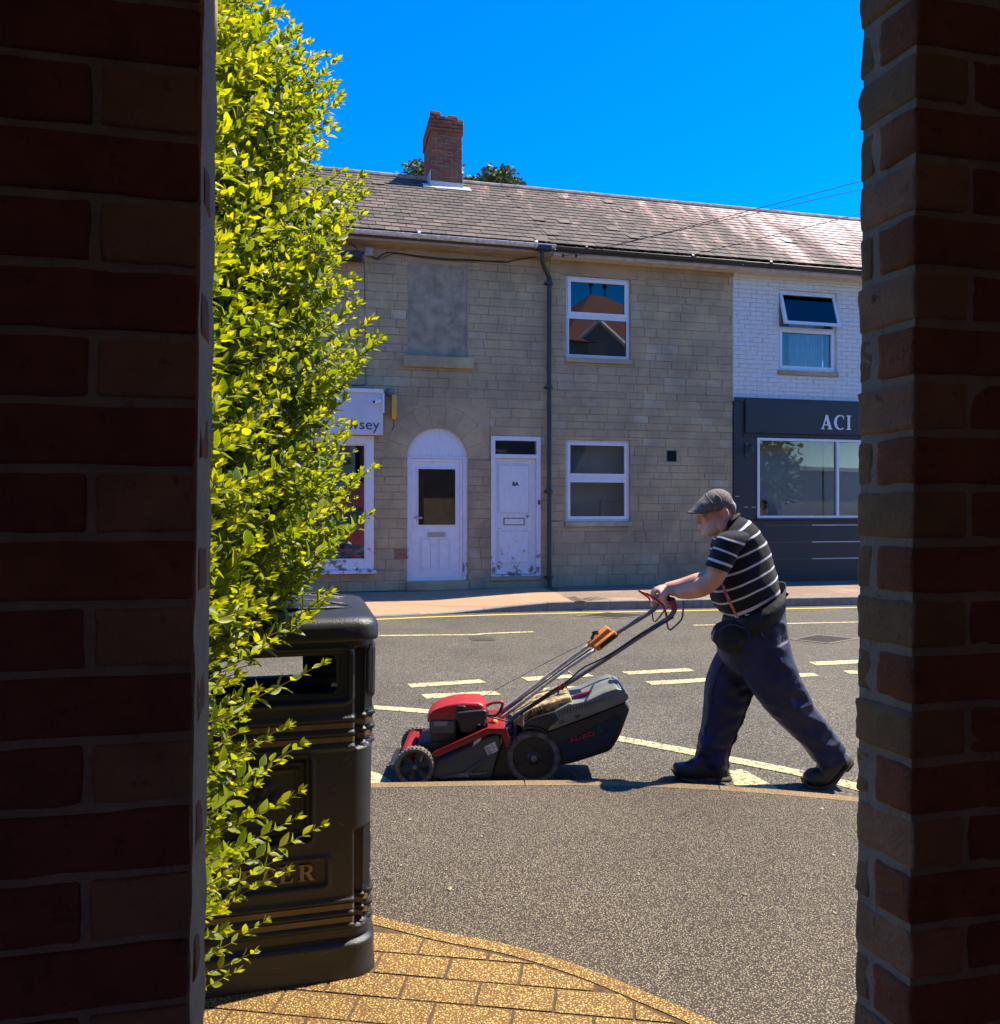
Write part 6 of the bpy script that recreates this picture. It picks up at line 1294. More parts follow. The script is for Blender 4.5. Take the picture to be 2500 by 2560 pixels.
WL = mp(1694, 1482, 4.05); limb([mp(1786, 1447, YL), mp(1755, 1467, YL+.03), mp(1725, 1477, YL+.08), WL], [.046, .050, .043, .029])
limb([mp(1835, 1350, YR_-.01), mp(1814, 1390, YR_), mp(1792, 1422, YR_), mp(1776, 1444, YR_-.01)], [.052, .052, .047, .044])
WR = P(1664, 1470, 4.33); limb([mp(1778, 1444, YR_-.01), mp(1740, 1455, YR_+.0), mp(1705, 1464, YR_+.02), WR], [.044, .047, .040, .028])
for (hip, kn_, ank) in ((mp(1905, 1620, 4.04), mp(1965, 1760, 4.02), mp(2085, 1885, 4.02)), (mp(1870, 1630, 4.18), mp(1815, 1765, 4.17), mp(1790, 1915, 4.14))):
    limb([hip, hip.lerp(kn_, .5), kn_, kn_.lerp(ank, .5), ank], [.085, .075, .055, .05, .04]); 
B.tube([mp(2085, 1885, 4.02), mp(2040, 1945, 4.02)], .03, 10); B.tube([mp(1790, 1915, 4.14), mp(1740, 1938, 4.14)], .03, 10)
# hands: palm, four curled fingers and a thumb over the crossbar
def hand(W, side, by, bx, bz):
    # side +1: thumb towards +y (left hand, nearer the camera)
    kc = Vector((bx-.018, by, bz+.037)); u = (kc-W).normalized()
    B.loft([(W+Vector((0, 0, .021)), W-Vector((0, 0, .021)), .027), (W.lerp(kc, .4)+Vector((0, 0, .022)), W.lerp(kc, .4)-Vector((0, 0, .019)), .036), (W.lerp(kc, .8)+Vector((0, 0, .020)), W.lerp(kc, .8)-Vector((0, 0, .015)), .042), (kc+Vector((-.004, 0, .012)), kc+Vector((-.004, 0, -.014)), .040)], 18, 4, 2.6)
    for i, (ln, rr) in enumerate(((.92, .0092), (1.0, .0098), (1.06, .0102), (1.0, .0100))):
        y = by+side*(-.036+i*.0238); k0 = Vector((bx-.012, y, bz+.036+(.004 if i in (1, 2) else 0))); spr_ = .0*(i-1.5)
        pts = [k0+Vector((.012, 0, .0)), k0+Vector((-.010*ln, 0, .003)), Vector((bx-.038*ln, y, bz+.020)), Vector((bx-.040*ln, y, bz-.004)), Vector((bx-.024*ln, y, bz-.022)), Vector((bx-.004, y-side*.002, bz-.024))]
        c = crv(pts, 4); B.tube(c, [rr*1.14 if j < 5 else rr*(1.0-.012*(j-5))*(1.10 if j in (8, 9) else 1) for j in range(len(c))], 10)
        B.sphere(k0+Vector((-.004, 0, .004)), rr*1.18, 10, 8)
    t0_ = W.lerp(kc, .45)+Vector((0, side*.030, -.004)); pts = [t0_, t0_+Vector((-.018, side*.016, -.006)), Vector((bx-.004, by+side*.056, bz+.008)), Vector((bx-.022, by+side*.050, bz-.012)), Vector((bx-.030, by+side*.038, bz-.022))]
    B.tube(crv(pts, 4), [.0135]*6+[.0115]*6+[.0095]*5, 10)
bl = lambda y: (cb.x+(cf.x-cb.x)*(y-YH)/(YG-YH), cb.z+(cf.z-cb.z)*(y-YH)/(YG-YH))
yl_, yr_ = 4.075, 4.315; hand(WL, 1, yl_, *bl(yl_)); hand(WR, -1, yr_, *bl(yr_))
body = B.mk('body', M['skin'], MAN, 'all'); remesh(body, .0042, 1)
for sg in (-1, 1):
    MB().sphere(hp(.0835, sg*.034, .112), .0118, 12, 8).mk('eye', simple('eyeball', (.55,.52,.48), rough=.15, bstr=0) if sg < 0 else bpy.data.materials['eyeball'], MAN, 'all'); MB().sphere(hp(.0925, sg*.036, .111), .0042, 8, 6).mk('iris', M['ink'], MAN, 'all')
    MB().tube(crv([hp(.094, sg*.020, .120), hp(.0965, sg*.034, .1215), hp(.084, sg*.050, .116)], 4), .0032, 6).mk('eyelid', M['skin'], MAN, 'all')
    MB().tube(crv([hp(.103, sg*.014, .131), hp(.101, sg*.034, .136), hp(.086, sg*.054, .130)], 4), .0034, 6).mk('eyebrow', simple('grey_hair', (.35,.31,.28), (.22,.19,.17), 200, .8) if sg < 0 else bpy.data.materials['grey_hair'], MAN, 'all')
hb = MB(); hb.loft([(hp(-.05, 0, .085), hp(-.086, 0, .09), .05), (hp(-.045, 0, .105), hp(-.0925, 0, .11), .066), (hp(-.04, 0, .13), hp(-.0955, 0, .13), .070), (hp(-.035, 0, .145), hp(-.092, 0, .145), .068)], 22, 4, 2.2); hb.mk('hair', bpy.data.materials['grey_hair'], MAN, 'all')
# flat cap
cp = MB()
def hc(x, y): return c1(x, y)
capsec = [(c1(580, 432), c1(1052, 372), .082), (c1(552, 415), c1(1054, 340), .090), (c1(590, 368), c1(1048, 300), .096), (c1(660, 288), c1(1030, 250), .094), (c1(735, 212), c1(1000, 200), .080), (c1(800, 165), c1(950, 168), .055), (c1(840, 150), c1(905, 150), .02)]
cp.loft([(mp(*f), mp(*k), w) for f, k, w in capsec], 32, 5, 2.15)
cap = cp.mk('flat_cap', M['tweed'], MAN, 'all'); sb = cap.modifiers.new('Displace', 'DISPLACE'); tx = bpy.data.textures.new('cap_folds', 'CLOUDS'); tx.noise_scale = .045; sb.texture = tx; sb.strength = .010; sb.texture_coords = 'LOCAL'
pk = MB(); V = []; nU = 17
def pkp(u, s, dz): # u across -1..1, s 0..1 outwards
    a = u*1.25; tip = mp(*c1(520, 424)); root = mp(*c1(680, 392)); d = tip-root; base = root+Vector((0, 0, 0)); w = .086
    x = base+d*(math.cos(a)*s); return Vector((x.x+(.035*abs(u)**2), MY+math.sin(a)*w, x.z-.004*abs(u)**2*s*3+dz+.004*math.cos(a)*s))
for dz in (.004, -.004):
    for s in (0, .35, .7, 1.0):
        for i in range(nU): V.append(pkp(-1+2*i/(nU-1), s, dz*(1 if s < 1 else .4)))
Fc = []
for L_ in range(2):
    for s in range(3):
        for i in range(nU-1): k = (L_*4+s)*nU+i; Fc.append((k, k+1, k+1+nU, k+nU))
for i in range(nU-1): Fc.append((3*nU+i, 3*nU+i+1, 7*nU+i+1, 7*nU+i)); Fc.append((i, i+1, 4*nU+i+1, 4*nU+i))
pk.add(V, Fc); pk.mk('peak', M['tweed'], cap, 'all')
MB().tube(crv([mp(*c1(740, 205), MY-.072), mp(*c1(770, 250), MY-.088), mp(*c1(830, 320), MY-.095)], 5), .0045, 6).mk('cap_seam', M['tweed'], cap, 'all')
MB().tube(crv([mp(*c1(860, 215), MY-.082), mp(*c1(910, 255), MY-.093), mp(*c1(905, 300), MY-.097)], 5), .006, 6).mk('cap_fold', M['tweed'], cap, 'all')
# polo shirt with UV stripes
def loft_uv(secs, n, sub, pw):   # secs: (front, back, lat, v, yc)
    nz_ = lambda q, yc, l: (lambda p: [p.x, yc, p.z])(P(*q, yc-.42*l)); key = [np.array([*nz_(f, yc, l), *nz_(k, yc, l), l, v], float) for f, k, l, v, yc in secs]; out = []
    for i in range(len(key)-1):
        p0, p1, p2, p3 = key[max(i-1, 0)], key[i], key[i+1], key[min(i+2, len(key)-1)]
        for q in range(sub):
            t = q/sub; r = .5*((2*p1)+(-p0+p2)*t+(2*p0-5*p1+4*p2-p3)*t*t+(-p0+3*p1-3*p2+p3)*t**3); r[7] = p1[7]+(p2[7]-p1[7])*t; out.append(r)
    out.append(key[-1]); V = []; vv = []
    for k in out:
        f, b3, l = Vector(k[:3]), Vector(k[3:6]), k[6]; c = (f+b3)/2; u = (f-b3)/2
        for i in range(n):
            t = 2*math.pi*i/n; ct, st2 = math.cos(t), math.sin(t); V.append(c+u*math.copysign(abs(ct)**(2/pw), ct)+Vector((0, l*math.copysign(abs(st2)**(2/pw), st2), 0))); vv.append(k[7])
    m = len(out); return V, [(i*n+k, i*n+(k+1) % n, (i+1)*n+(k+1) % n, (i+1)*n+k) for i in range(m-1) for k in range(n)], vv
VV, FF, UU = [], [], []
def addl(r):
    o = len(VV); VV.extend(r[0]); FF.extend(tuple(i+o for i in f) for f in r[1]); UU.extend(r[2])
addl(loft_uv([((1806,1322),(1842,1284),.064,.25,MY), ((1802,1329),(1848,1288),.068,.38,MY), ((1799,1338),(1858,1292),.10,.6,MY), ((1797,1349),(1877,1302),.165,1,MY), ((1795,1376),(1899,1323),.212,2,MY), ((1797,1406),(1918,1351),.205,3,MY), ((1798,1443),(1931.5,1379),.205,4,MY), ((1792,1481),(1938,1410.5),.205,5,MY), ((1797,1512),(1947,1437),.198,6,MY), ((1818,1539),(1950,1468),.18,7,MY), ((1850,1556),(1955,1492),.165,7.45,MY)], 56, 7, 2.4))
for yc, dx in ((3.912, 0), (4.295, 0)):
    addl(loft_uv([((1832,1324),(1874,1330),.012,.32,yc+(.03 if yc < MY else -.03)), ((1811,1329),(1874,1341),.048,.5,yc), ((1797,1342),(1864,1364),.074,1,yc), ((1786,1369),(1848,1394),.072,2,yc), ((1776,1396),(1834,1417),.070,3,yc), ((1769,1414),(1823,1433),.068,3.42,yc)], 30, 7, 2.2))
o = mk('polo_shirt', VV, FF, M['polo'], MAN, True); uvl = o.data.uv_layers.new(name='UVMap')
for lp in o.data.loops: uvl.data[lp.index].uv = (0, UU[lp.vertex_index])
d_ = o.modifiers.new('Folds', 'DISPLACE'); tx = bpy.data.textures.new('shirt_folds', 'CLOUDS'); tx.noise_scale = .13; tx.noise_depth = 1; d_.texture = tx; d_.strength = .022; d_.texture_coords = 'LOCAL'; so2 = o.modifiers.new('Solidify', 'SOLIDIFY'); so2.thickness = .004; so2.offset = -1
MB().tube(crv([mp(1803, 1328, MY-.03), mp(1812, 1318, MY-.058), mp(1830, 1300, MY-.066), mp(1844, 1288, MY-.04), mp(1847, 1285, MY), mp(1844, 1288, MY+.04), mp(1830, 1300, MY+.066), mp(1812, 1318, MY+.058), mp(1803, 1328, MY+.03)], 4), .010, 8, flat=.6).mk('collar', M['black_cloth'], MAN, 'all')
# trousers
Tm = MB()
Tm.loft(near_scale([(mp(1822,1548), mp(1961,1489), .150), (mp(1815,1590), mp(1967,1535), .172), (mp(1808,1630), mp(1973,1590), .178), (mp(1822,1668), mp(1975,1640), .165), (mp(1850,1690), mp(1970,1680), .12)]), 64, 12, 2.6)
Tm.loft(near_scale([(mp(1845,1640,4.02), mp(1973,1600,4.02), .098), (mp(1868,1700,4.01), mp(1990,1655,4.01), .102), (mp(1893,1742,4.01), mp(2006,1702,4.01), .096), (mp(1928,1788,4.01), mp(2034,1757,4.01), .088), (mp(1966,1826,4.015), mp(2062,1800,4.015), .08), (mp(1998,1856,4.02), mp(2090,1838,4.02), .075), (mp(2030,1890,4.02), mp(2110,1868,4.02), .077), (mp(2046,1914,4.02), mp(2124,1893,4.02), .077)]), 60, 12, 2.9)
Tm.loft(near_scale([(mp(1803,1632,4.18), mp(1925,1660,4.18), .100), (mp(1786,1668,4.18), mp(1900,1700,4.18), .10), (mp(1772,1712,4.18), mp(1881,1742,4.18), .096), (mp(1766,1768,4.17), mp(1862,1790,4.17), .088), (mp(1759,1820,4.16), mp(1843,1834,4.16), .082), (mp(1750,1862,4.15), mp(1830,1870,4.15), .078), (mp(1745,1893,4.14), mp(1822,1900,4.14), .076), (mp(1757,1925,4.14), mp(1821,1930,4.14), .07)]), 60, 12, 2.9)
def folds():
    ax1 = (mp(1900, 1640)-mp(1880, 1560)); out = []
    for v in Tm.v:
        u = (v.x-mp(1900, 1500).x); left = v.y < 4.11
        z = v.z; lean = .80 if (left and z < .85) else -.28
        a = u+ (z-.9)*lean if z < .85 else u
        # long creases run down each leg; short slack folds cross it behind the knee and at the hem
        q1 = Vector((a*9, v.y*7, z*1.7)); q2 = Vector((a*5+z*9, v.y*4, z*13-a*7)); f1 = 1-abs(noise.noise(q1))*2.6; f2 = 1-abs(noise.noise(q2))*2.8
        low = max(0, min(1, (.42-z)/.3)); knee = math.exp(-((z-.48)/.12)**2); seat = max(0, min(1, (z-.72)/.15))
        h = .007*f1+f2*(.013*low+.008*knee+.006*seat+.003); c = Vector((v.x, 4.11 if z > .8 else (4.02 if left else 4.16), v.z)); side = 1 if v.y > c.y else -1
        d = Vector((0, side, 0)); w = min(1, abs(v.y-c.y)/.04); out.append(v+d*h*w+Vector((f2*.006*(.4+low), 0, 0)))
    Tm.v = out
folds()
tro = Tm.mk('trousers', M['navy_cloth'], MAN, 'all'); remesh(tro, .0055, 1)
pk_ = MB().tube(crv([mp(*c2(832, 900), MY-.178), mp(*c2(840, 960), MY-.186), mp(*c2(870, 1000), MY-.184), mp(*c2(905, 1015), MY-.176)], 5), .0035, 6).mk('pocket_edge', M['navy_cloth'], tro, 'all')
# belt of the waist bag and the bag
bt = MB(); V = []
for i in range(49):
    t = 2*math.pi*i/48; f0, k0 = [Vector((p.x*.985, p.y, EYE+(p.z-EYE)*.985)) for p in (mp(1832,1578), mp(1963,1486))]; c = (f0+k0)/2; u = (f0-k0)/2*1.035
    for dz, ou in ((.021, 1.0), (.024, 1.03), (-.024, 1.03), (-.021, 1.0)):
        V.append(c+u*ou*math.cos(t)+Vector((0, .200*ou*math.sin(t), 0))+Vector((.002, 0, 1)).normalized()*dz*2.3)
bt.add(V, [(i*4+j, i*4+(j+1) % 4, (i+1)*4+(j+1) % 4, (i+1)*4+j) for i in range(48) for j in range(4)]); bt.mk('belt', M['black_cloth'], MAN, 'all')
wb = MB(); wb.loft(near_scale([(mp(*c2(640,880)), mp(*c2(760,870)), .05), (mp(*c2(585,915)), mp(*c2(775,930)), .085), (mp(*c2(560,975)), mp(*c2(770,985)), .10), (mp(*c2(568,1020)), mp(*c2(755,1035)), .10), (mp(*c2(612,1058)), mp(*c2(735,1070)), .085), (mp(*c2(650,1078)), mp(*c2(715,1085)), .05)]), 26, 5, 2.5)
wb.v = [Vector((v.x*.985, v.y-.075, EYE+(v.z-EYE)*.985)) for v in wb.v]
wbo = wb.mk('waist_bag', M['black_cloth'], MAN, 'all'); remesh(wbo, .006, 1, [(.05, .022)])
MB().tube(crv([mp(*c2(590, 940), MY-.19), mp(*c2(660, 905), MY-.193), mp(*c2(740, 930), MY-.18)], 5), .004, 6).mk('zip', M['m_black'], wbo); MB().tube([mp(*c2(562, 940), MY-.13), mp(*c2(550, 975), MY-.135), mp(*c2(548, 1000), MY-.13)], .004, 6).mk('zip_pull', M['silver'], wbo)
MB().tube(crv([mp(*c1(1200,1555), MY-.175), mp(*c1(1192,1570), MY-.175), mp(*c1(1205,1578), MY-.175), mp(*c1(1230,1572), MY-.175)], 4), .0022, 6).mk('swoosh_mark', M['sticker'], wbo)
MB().add([mp(*c1(1570,1270), MY-.10), mp(*c1(1690,1335), MY-.12), mp(*c1(1645,1385), MY-.12), mp(*c1(1575,1360), MY-.10), mp(*c1(1572,1272), MY-.095), mp(*c1(1692,1337), MY-.115), mp(*c1(1647,1387), MY-.115), mp(*c1(1577,1362), MY-.095)], [(0,1,2,3),(7,6,5,4),(0,1,5,4),(1,2,6,5),(2,3,7,6),(3,0,4,7)]).mk('belt_tab', M['black_cloth'], MAN)
# lanyard strap
ly = [c1(925, 1220), c1(950, 1290), c1(985, 1370), c1(1030, 1470), c1(1095, 1590)]; yy = [MY-.165, MY-.19, MY-.202, MY-.197, MY-.185]; b = MB(); V = []
cl_ = crv([mp(*p, y) for p, y in zip(ly, yy)], 4)
for p in cl_: V += [p+Vector((-.009, -.012, .004)), p+Vector((.009, -.014, -.004))]
for p in cl_: V += [p+Vector((-.009, -.009, .004)), p+Vector((.009, -.011, -.004))]
m = len(cl_); b.add(V, [(2*i, 2*i+1, 2*i+3, 2*i+2) for i in range(m-1)]+[(2*m+2*i, 2*m+2*i+2, 2*m+2*i+3, 2*m+2*i+1) for i in range(m-1)]+[(2*i, 2*i+2, 2*m+2*i+2, 2*m+2*i) for i in range(m-1)]+[(2*i+1, 2*m+2*i+1, 2*m+2*i+3, 2*i+3) for i in range(m-1)]); b.mk('lanyard', M['lanyard'], MAN)
MB().bbox(tuple(mp(*c1(1085,1610), MY-.205)), tuple(mp(*c1(1112,1575), MY-.19)), .002, 1).mk('lanyard_clip', M['silver'], MAN)
# shoes
c8b = lambda x, y: (1680+x*.2416, 1750+y*.2416)
def shoe(secs, sole, Yc, name='shoe'):
    s = MB(); s.loft([(P(*c8b(*f), Yc), P(*c8b(*k), Yc), w) for f, k, w in secs], 22, 5, 2.4); so3 = s.mk(name, M['leather'], MAN, 'all'); remesh(so3, .004, 1)
    bm = bmesh.new(); q = [P(*c8b(*p), Yc) for p in sole]; vs = [bm.verts.new((p.x, Yc-.047, p.z)) for p in q]; f = bm.faces.new(vs); r = bmesh.ops.extrude_face_region(bm, geom=[f])
    for v in r['geom']:
        if isinstance(v, bmesh.types.BMVert): v.co.y = Yc+.047
    bmesh.ops.recalc_face_normals(bm, faces=bm.faces[:]); bmesh.ops.bevel(bm, geom=bm.edges[:], offset=.005, segments=2, affect='EDGES', clamp_overlap=True)
    me = bpy.data.meshes.new('sole'); bm.to_mesh(me); bm.free(); me.materials.append(M['sole']); me.shade_smooth(); so4 = bpy.data.objects.new('sole', me); link(so4, so3); return so3
s1 = shoe([((12,735),(30,780),.020), ((22,665),(60,800),.040), ((80,650),(130,815),.047), ((160,640),(210,825),.048), ((260,585),(300,825),.044), ((400,560),(400,830),.040), ((560,690),(500,830),.040), ((588,750),(575,815),.03)], [(8,725),(40,775),(130,790),(260,795),(330,785),(420,785),(590,765),(592,810),(575,832),(440,842),(380,828),(280,836),(150,830),(60,800),(12,765)], 4.13)
for k in range(4): MB().tube([P(*c8b(140+k*26, 655-k*9), 4.105), P(*c8b(160+k*26, 660-k*9), 4.155)], .004, 6).mk('lace', M['black_cloth'], s1, 'all')
s2 = shoe([((1360,830),(1380,870),.02), ((1372,770),(1430,885),.040), ((1430,715),(1510,888),.047), ((1500,700),(1600,870),.047), ((1510,650),(1680,815),.043), ((1590,640),(1740,740),.040), ((1720,600),(1790,660),.036), ((1790,575),(1822,600),.03)], [(1358,815),(1375,862),(1450,878),(1560,872),(1640,830),(1700,760),(1770,670),(1815,570),(1838,590),(1842,640),(1800,700),(1775,720),(1755,712),(1700,790),(1660,845),(1560,893),(1450,893),(1375,880)], 4.02)
# ================================================================== HEDGE
HD = thing('privet_hedge', 'golden privet hedge with sunlit leafy shoots spilling over the litter bin', 'hedge', (-1.0, 1.9, .12))
LV, LF, LU, LT = [], [], [], []; LEAVES = []
def leafgeo(base, d, nrm, L, Wd, curl):
    d = d.normalized(); s = d.cross(nrm).normalized(); n = s.cross(d).normalized(); prof = [(0, 0), (.14, .55), (.34, .97), (.58, .88), (.82, .45), (1, 0)]; V = []; F_ = []; U = []
    mids = [base+d*(L*t)+n*(-curl*L*t*t) for t, _ in prof]
    V.append(mids[0]); U.append((0, 0))
    for (t, w), m in list(zip(prof, mids))[1:-1]:
        up = n*(w*Wd*.5*.32); V += [m-s*(w*Wd/2)+up, m, m+s*(w*Wd/2)+up]; U += [(-1, t), (0, t), (1, t)]
    V.append(mids[-1]); U.append((0, 1)); e = len(V)-1
    F_ = [(0, 2, 1), (0, 3, 2)]
    for k in range(3): a = 1+3*k; F_ += [(a, a+1, a+4, a+3), (a+1, a+2, a+5, a+4)]
    a = 10; F_ += [(a, a+1, e), (a+1, a+2, e)]
    return V, F_, U
TW = MB()
def shoot(tip, length, dirn, lf, droop=.25, seedt=.5, dens=1.0):
    dirn = dirn.normalized(); p0 = tip-dirn*length-Vector((0, 0, -droop*length*.35)); mid = (p0+tip)/2+Vector((random.uniform(-.01, .01), random.uniform(-.01, .01), droop*length*-.1)); path = crv([p0, mid, tip], 6)
    TW.tube(path, list(np.linspace(.0022, .0008, len(path))), 4, False); n = max(4, int(length/(.021/dens))); az0 = random.uniform(0, 3.14)
    for i in range(n):
        t = (i+.6)/n; q = path[0]; f = t*(len(path)-1); k = min(int(f), len(path)-2); q = path[k].lerp(path[k+1], f-k); ax = (path[k+1]-path[k]).normalized()
        side = ax.cross(Vector((0, 0, 1))).normalized(); az = az0+(math.pi/2 if i % 2 else 0)+random.uniform(-.3, .3); sz = lf*(1.0-.55*max(0, t-.45)/.55)*random.uniform(.7, 1.12)
        for sg in (0, math.pi):
            r = Matrix.Rotation(az+sg, 3, ax) @ side; spread = .95-.5*t; d = (ax*(1-spread*.62)+r*spread+Vector((0, 0, .05))).normalized(); nr = (ax*.8-r*.2+Vector((random.gauss(0, .3), random.gauss(0, .3), .55+random.gauss(0, .3)))).normalized()
            if abs(d.dot(nr)) > .93: nr = Vector((0, 0, 1))
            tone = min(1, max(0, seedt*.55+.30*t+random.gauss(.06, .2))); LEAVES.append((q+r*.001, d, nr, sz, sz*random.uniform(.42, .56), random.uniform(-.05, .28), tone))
    ax = (path[-1]-path[-2]).normalized()
    for j in range(4):
        r = Matrix.Rotation(j*1.57+az0, 3, ax) @ ax.cross(Vector((0, 0, 1))).normalized(); d = (ax+r*.45).normalized(); LEAVES.append((tip, d, (r+Vector((0, 0, .3))).normalized(), lf*random.uniform(.32, .5), lf*.18, .0, min(1, seedt*.4+.65)))
bnd = [(0,650),(40,735),(80,745),(150,840),(240,850),(330,835),(400,800),(440,905),(490,915),(540,900),(600,870),(650,872),(700,895),(760,900),(800,930),(845,955),(900,905),(950,900),(1000,862),(1060,885),(1110,870),(1168,935),(1220,885),(1280,925),(1330,860),(1380,850),(1430,800),(1480,832),(1520,805)]
by_, bx_ = [p[0] for p in bnd], [p[1] for p in bnd]
rs = random.Random(11)
def rdir(): return Vector((rs.uniform(.45, 1.0), rs.uniform(-.45, .25), rs.uniform(.25, .85)))
for i in range(960):                                                     # main mass, ending at the right-hand outline
    sy = rs.uniform(-160, 1530); bx = np.interp(sy, by_, bx_); q = rs.random(); sx = bx-(bx-480)*(q**1.15)-rs.uniform(0, 8)
    Y = 1.32+.75*((sx-480)/(max(bx, 700)-480+1))**.8+rs.uniform(-.05, .35); Y = min(Y, 2.35) if sy < 1480 else min(max(Y, 1.4), 1.95)
    if sy > 1440 and sx > 640: Y = rs.uniform(2.25, 2.7) if sx > 700 else Y
    shoot(P(sx, sy, Y), rs.uniform(.14, .27), rdir(), rs.uniform(.038, .066)*(1.15-.40*(sx-480)/(bx-479)), .3, rs.random(), .85)
for sy, sx in [(60,640),(30,700),(75,742),(150,842),(238,852),(325,836),(255,845),(300,822),(185,810),(440,905),(485,912),(535,905),(610,852),(645,862),(760,898),(800,928),(848,955),(700,888),(905,905),(1000,862),(1168,935),(1215,883),(1285,925),(1345,855),(1480,828),(1512,806),(1440,790),(1060,880)]:
    shoot(P(sx, sy, rs.uniform(1.9, 2.15)), rs.uniform(.22, .34), Vector((.8, -.1, .62)), .050, .25, .55)
sprays = [(809,1657,.34),(682,1603,.22),(642,1725,.25),(720,1814,.28),(758,1860,.30),(697,1908,.26),(752,1979,.30),(743,2044,.3),(808,2062,.34),(716,2176,.3),(690,2150,.2),(664,2302,.26),(634,2381,.26),(592,2428,.2),(605,1800,.2),(600,1690,.2),(640,1960,.22),(660,1545,.24),(610,1560,.2),(760,1545,.2),(590,2250,.18),(570,2120,.2),(610,2035,.2),(560,1950,.2),(560,1850,.2),(575,1640,.2),(545,2380,.15),(560,2320,.16),(600,1610,.2),(628,2110,.24),(580,2180,.2),(700,2010,.24),(668,1850,.22)]
for sx, sy, L_ in sprays: shoot(P(sx, sy, rs.uniform(1.66, 1.86)), L_, Vector((.86, rs.uniform(-.15, .2), .5)), .046 if sy < 2200 else .040, .3, .6+.4*rs.random(), .8)
for i in range(120):                                                     # shorter growth near the pillar, thinning downwards
    sy = rs.uniform(1480, 2330); sx = 470+rs.random()**1.3*(190-.13*(sy-1480)*.9); shoot(P(sx, sy, rs.uniform(1.4, 1.8)), rs.uniform(.1, .2), Vector((.8, rs.uniform(-.3, .3), rs.uniform(.2, .6))), rs.uniform(.036, .050), .35, .3+.6*rs.random(), .8)
for i in range(150):                                                     # inner depth
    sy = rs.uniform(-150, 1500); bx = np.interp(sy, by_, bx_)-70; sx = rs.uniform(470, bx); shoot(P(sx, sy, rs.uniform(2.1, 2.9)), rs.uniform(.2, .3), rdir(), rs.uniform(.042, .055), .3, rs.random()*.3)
TW.mk('twigs', M['twig'], HD, kind='stuff')
stm = MB()
for k in range(16):
    x, y = rs.uniform(-1.5, -1.0), rs.uniform(1.35, 2.7); stm.tube(crv([(x, y, .1), (x+rs.uniform(-.05, .1), y+rs.uniform(-.05, .05), .8), (x+rs.uniform(.0, .2), y, 1.6), (x+rs.uniform(.05, .3), y+.05, 2.5)], 4), list(np.linspace(.013, .005, 13)), 6)
stm.mk('stems', M['twig'], HD, kind='stuff')
def put_leaves(ls, name, kind=None):
    V, F_, U, T_ = [], [], [], []
    for L_ in ls:
        v, f, u = leafgeo(*L_[:6]); o = len(V); V += v; F_ += [tuple(i+o for i in q) for q in f]; U += u; T_ += [L_[6]]*len(v)
    o = mk(name, V, F_, M['leaf'], HD, True, kind=kind); uv = o.data.uv_layers.new(name='UVMap'); ids = np.empty(len(o.data.loops), int); o.data.loops.foreach_get('vertex_index', ids); uv.data.foreach_set('uv', np.array(U, 'f')[ids].ravel())
    at = o.data.attributes.new('tone', 'FLOAT', 'POINT'); at.data.foreach_set('value', np.array(T_, 'f')); return o
def vis_(L_):
    q = L_[0]; sx = CX+FPX*q.x/q.y; sy = CY-FPX*(q.z-EYE)/q.y; return 540 < sx < 2000 and 0 < sy < 2560
LEAVES.sort(key=lambda L_: -(L_[3]/L_[0].y if vis_(L_) and L_[0].y < 1.75 else 0))
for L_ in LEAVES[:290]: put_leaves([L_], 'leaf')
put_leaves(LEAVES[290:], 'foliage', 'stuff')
# ================================================================== WHAT THE WINDOWS REFLECT (across the road, behind the camera)
def hipped(name, label, x0, x1, y0, y1, ze, zt, wm, rm):
    o = thing(name, label, 'house', ((x0+x1)/2, (y0+y1)/2, 0)); MB().box((x0, y0, 0), (x1, y1, ze)).mk('wall', wm, o); cxx, cyy = (x0+x1)/2, (y0+y1)/2
    MB().add([(x0-.3, y0-.3, ze), (x1+.3, y0-.3, ze), (x1+.3, y1+.3, ze), (x0-.3, y1+.3, ze), (cxx-.4, cyy, zt), (cxx+.4, cyy, zt)], [(0, 1, 5, 4), (1, 2, 5), (2, 3, 4, 5), (3, 0, 4), (0, 3, 2, 1)]).mk('roof', rm, o)
    for q in (-.4, .4): MB().tube([(cxx+q, cyy, zt-.1), (cxx+q, cyy, zt+.9)], .035, 6).sphere((cxx+q, cyy, zt+.5), .13, 8, 6).mk('finial', M['black_metal'], o)
    return o
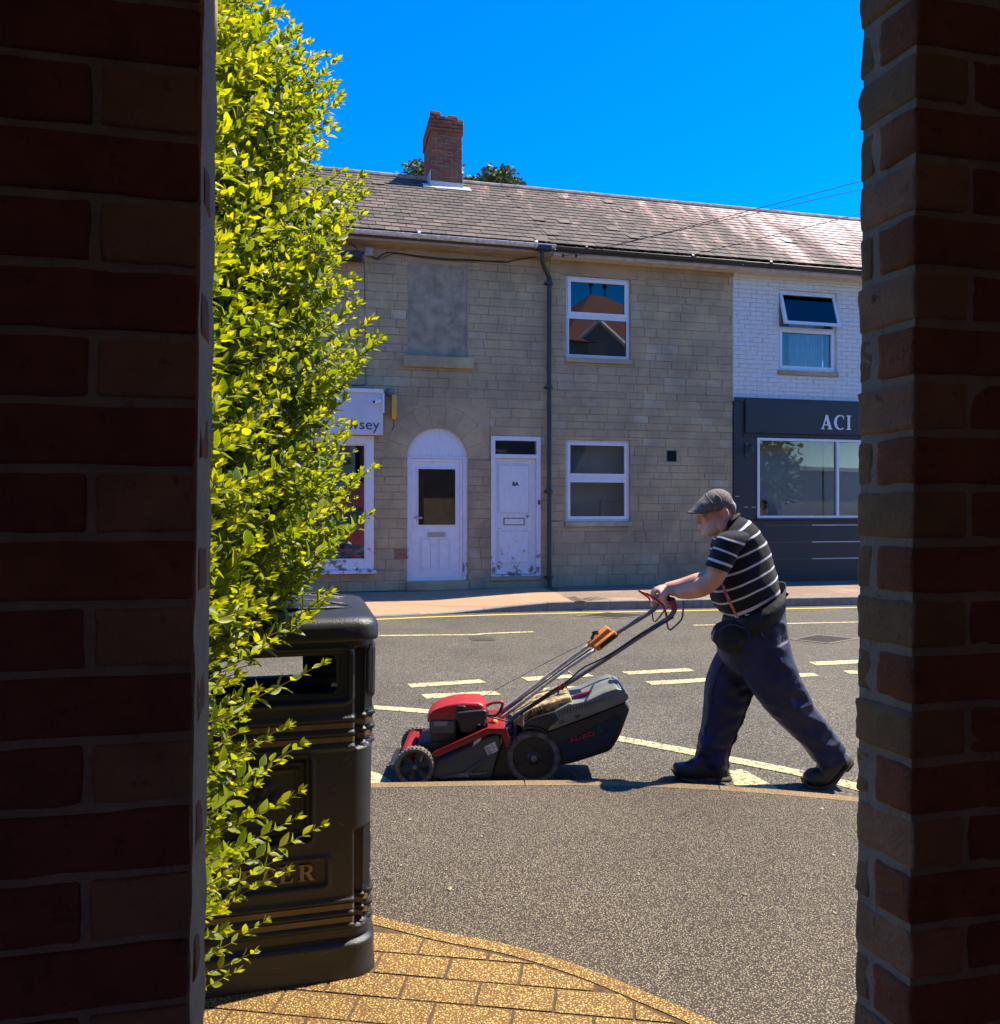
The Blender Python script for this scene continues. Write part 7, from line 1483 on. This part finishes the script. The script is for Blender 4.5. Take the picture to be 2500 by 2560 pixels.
tile, t_, o_ = nt('red_clay_tiles'); v_ = pos(t_, (1, 1, 1)); sp_ = N(t_, 'ShaderNodeSeparateXYZ'); t_.links.new(v_, sp_.inputs[0]); ln = math_(t_, 'FRACT', math_(t_, 'MULTIPLY', sp_.outputs[2], 6)); finish(t_, o_, mix(t_, ramp(t_, ln, [(.0, (0, 0, 0)), (.3, (1, 1, 1))]), (.12,.05,.035), (.20,.085,.06)), .9)
ho = hipped('turret_house', 'red tiled turret house with two finials, seen mirrored in the upper window', 10.6, 19.2, -11.1, -2.6, 8.3, 11.7, M['room'], tile)
gx, gy, gz = 12.0, -2.3, 9.2; gu = Vector((.9, .43, 0)).normalized()
gb = [Vector((gx, gy, gz)), Vector((gx, gy, gz-1.5))-gu*1.6, Vector((gx, gy, gz-1.5))+gu*1.6]
MB().tube([gb[1], gb[0], gb[2]], .13, 6).mk('bargeboard', M['upvc'], ho); MB().add(gb+[q+Vector((.9, -2.0, 0)) for q in gb], [(0, 1, 2), (0, 1, 4, 3), (0, 2, 5, 3)]).mk('gable', M['room'], ho)
tb = thing('reflection_terrace', 'long brown brick terrace added across the way to darken what the glass mirrors', 'house', (-14, -16, 0))
MB().box((-45, -21, 0), (8.5, -15, 6.2)).mk('wall', M['p_dark'], tb); MB().add([(-45, -15, 6.2), (8.5, -15, 6.2), (8.5, -18, 8.6), (-45, -18, 8.6), (-45, -21, 6.2), (8.5, -21, 6.2)], [(0, 1, 2, 3), (3, 2, 5, 4)]).mk('roof', tile, tb)  # terrace added behind the camera so the windows mirror something dark
cl = []
for k in range(9): cl.append((Vector((19+k*1.8, -1.5-k*1.6+rs.uniform(-1, 1), 3.6+rs.uniform(-.6, .9))), 2.2))
tree(26, -7, 4.5, cl, 'street_tree', 'broad green tree down the road, seen mirrored in the shopfront glass', 5000, .5)

gbd = thing('grey_reflection_block', 'low pale grey building added out of view to mask low sky in the shopfront glass', 'building', (30, -22, 0))
MB().box((11, -30, 0), (60, -20, 4.6)).mk('wall', M['stone_pale'], gbd); MB().box((10.5, -30.5, 4.601), (60.5, -19.5, 4.9)).mk('roof', M['lead'], gbd)  # block added to cover the yellow low sky in the shopfront reflection
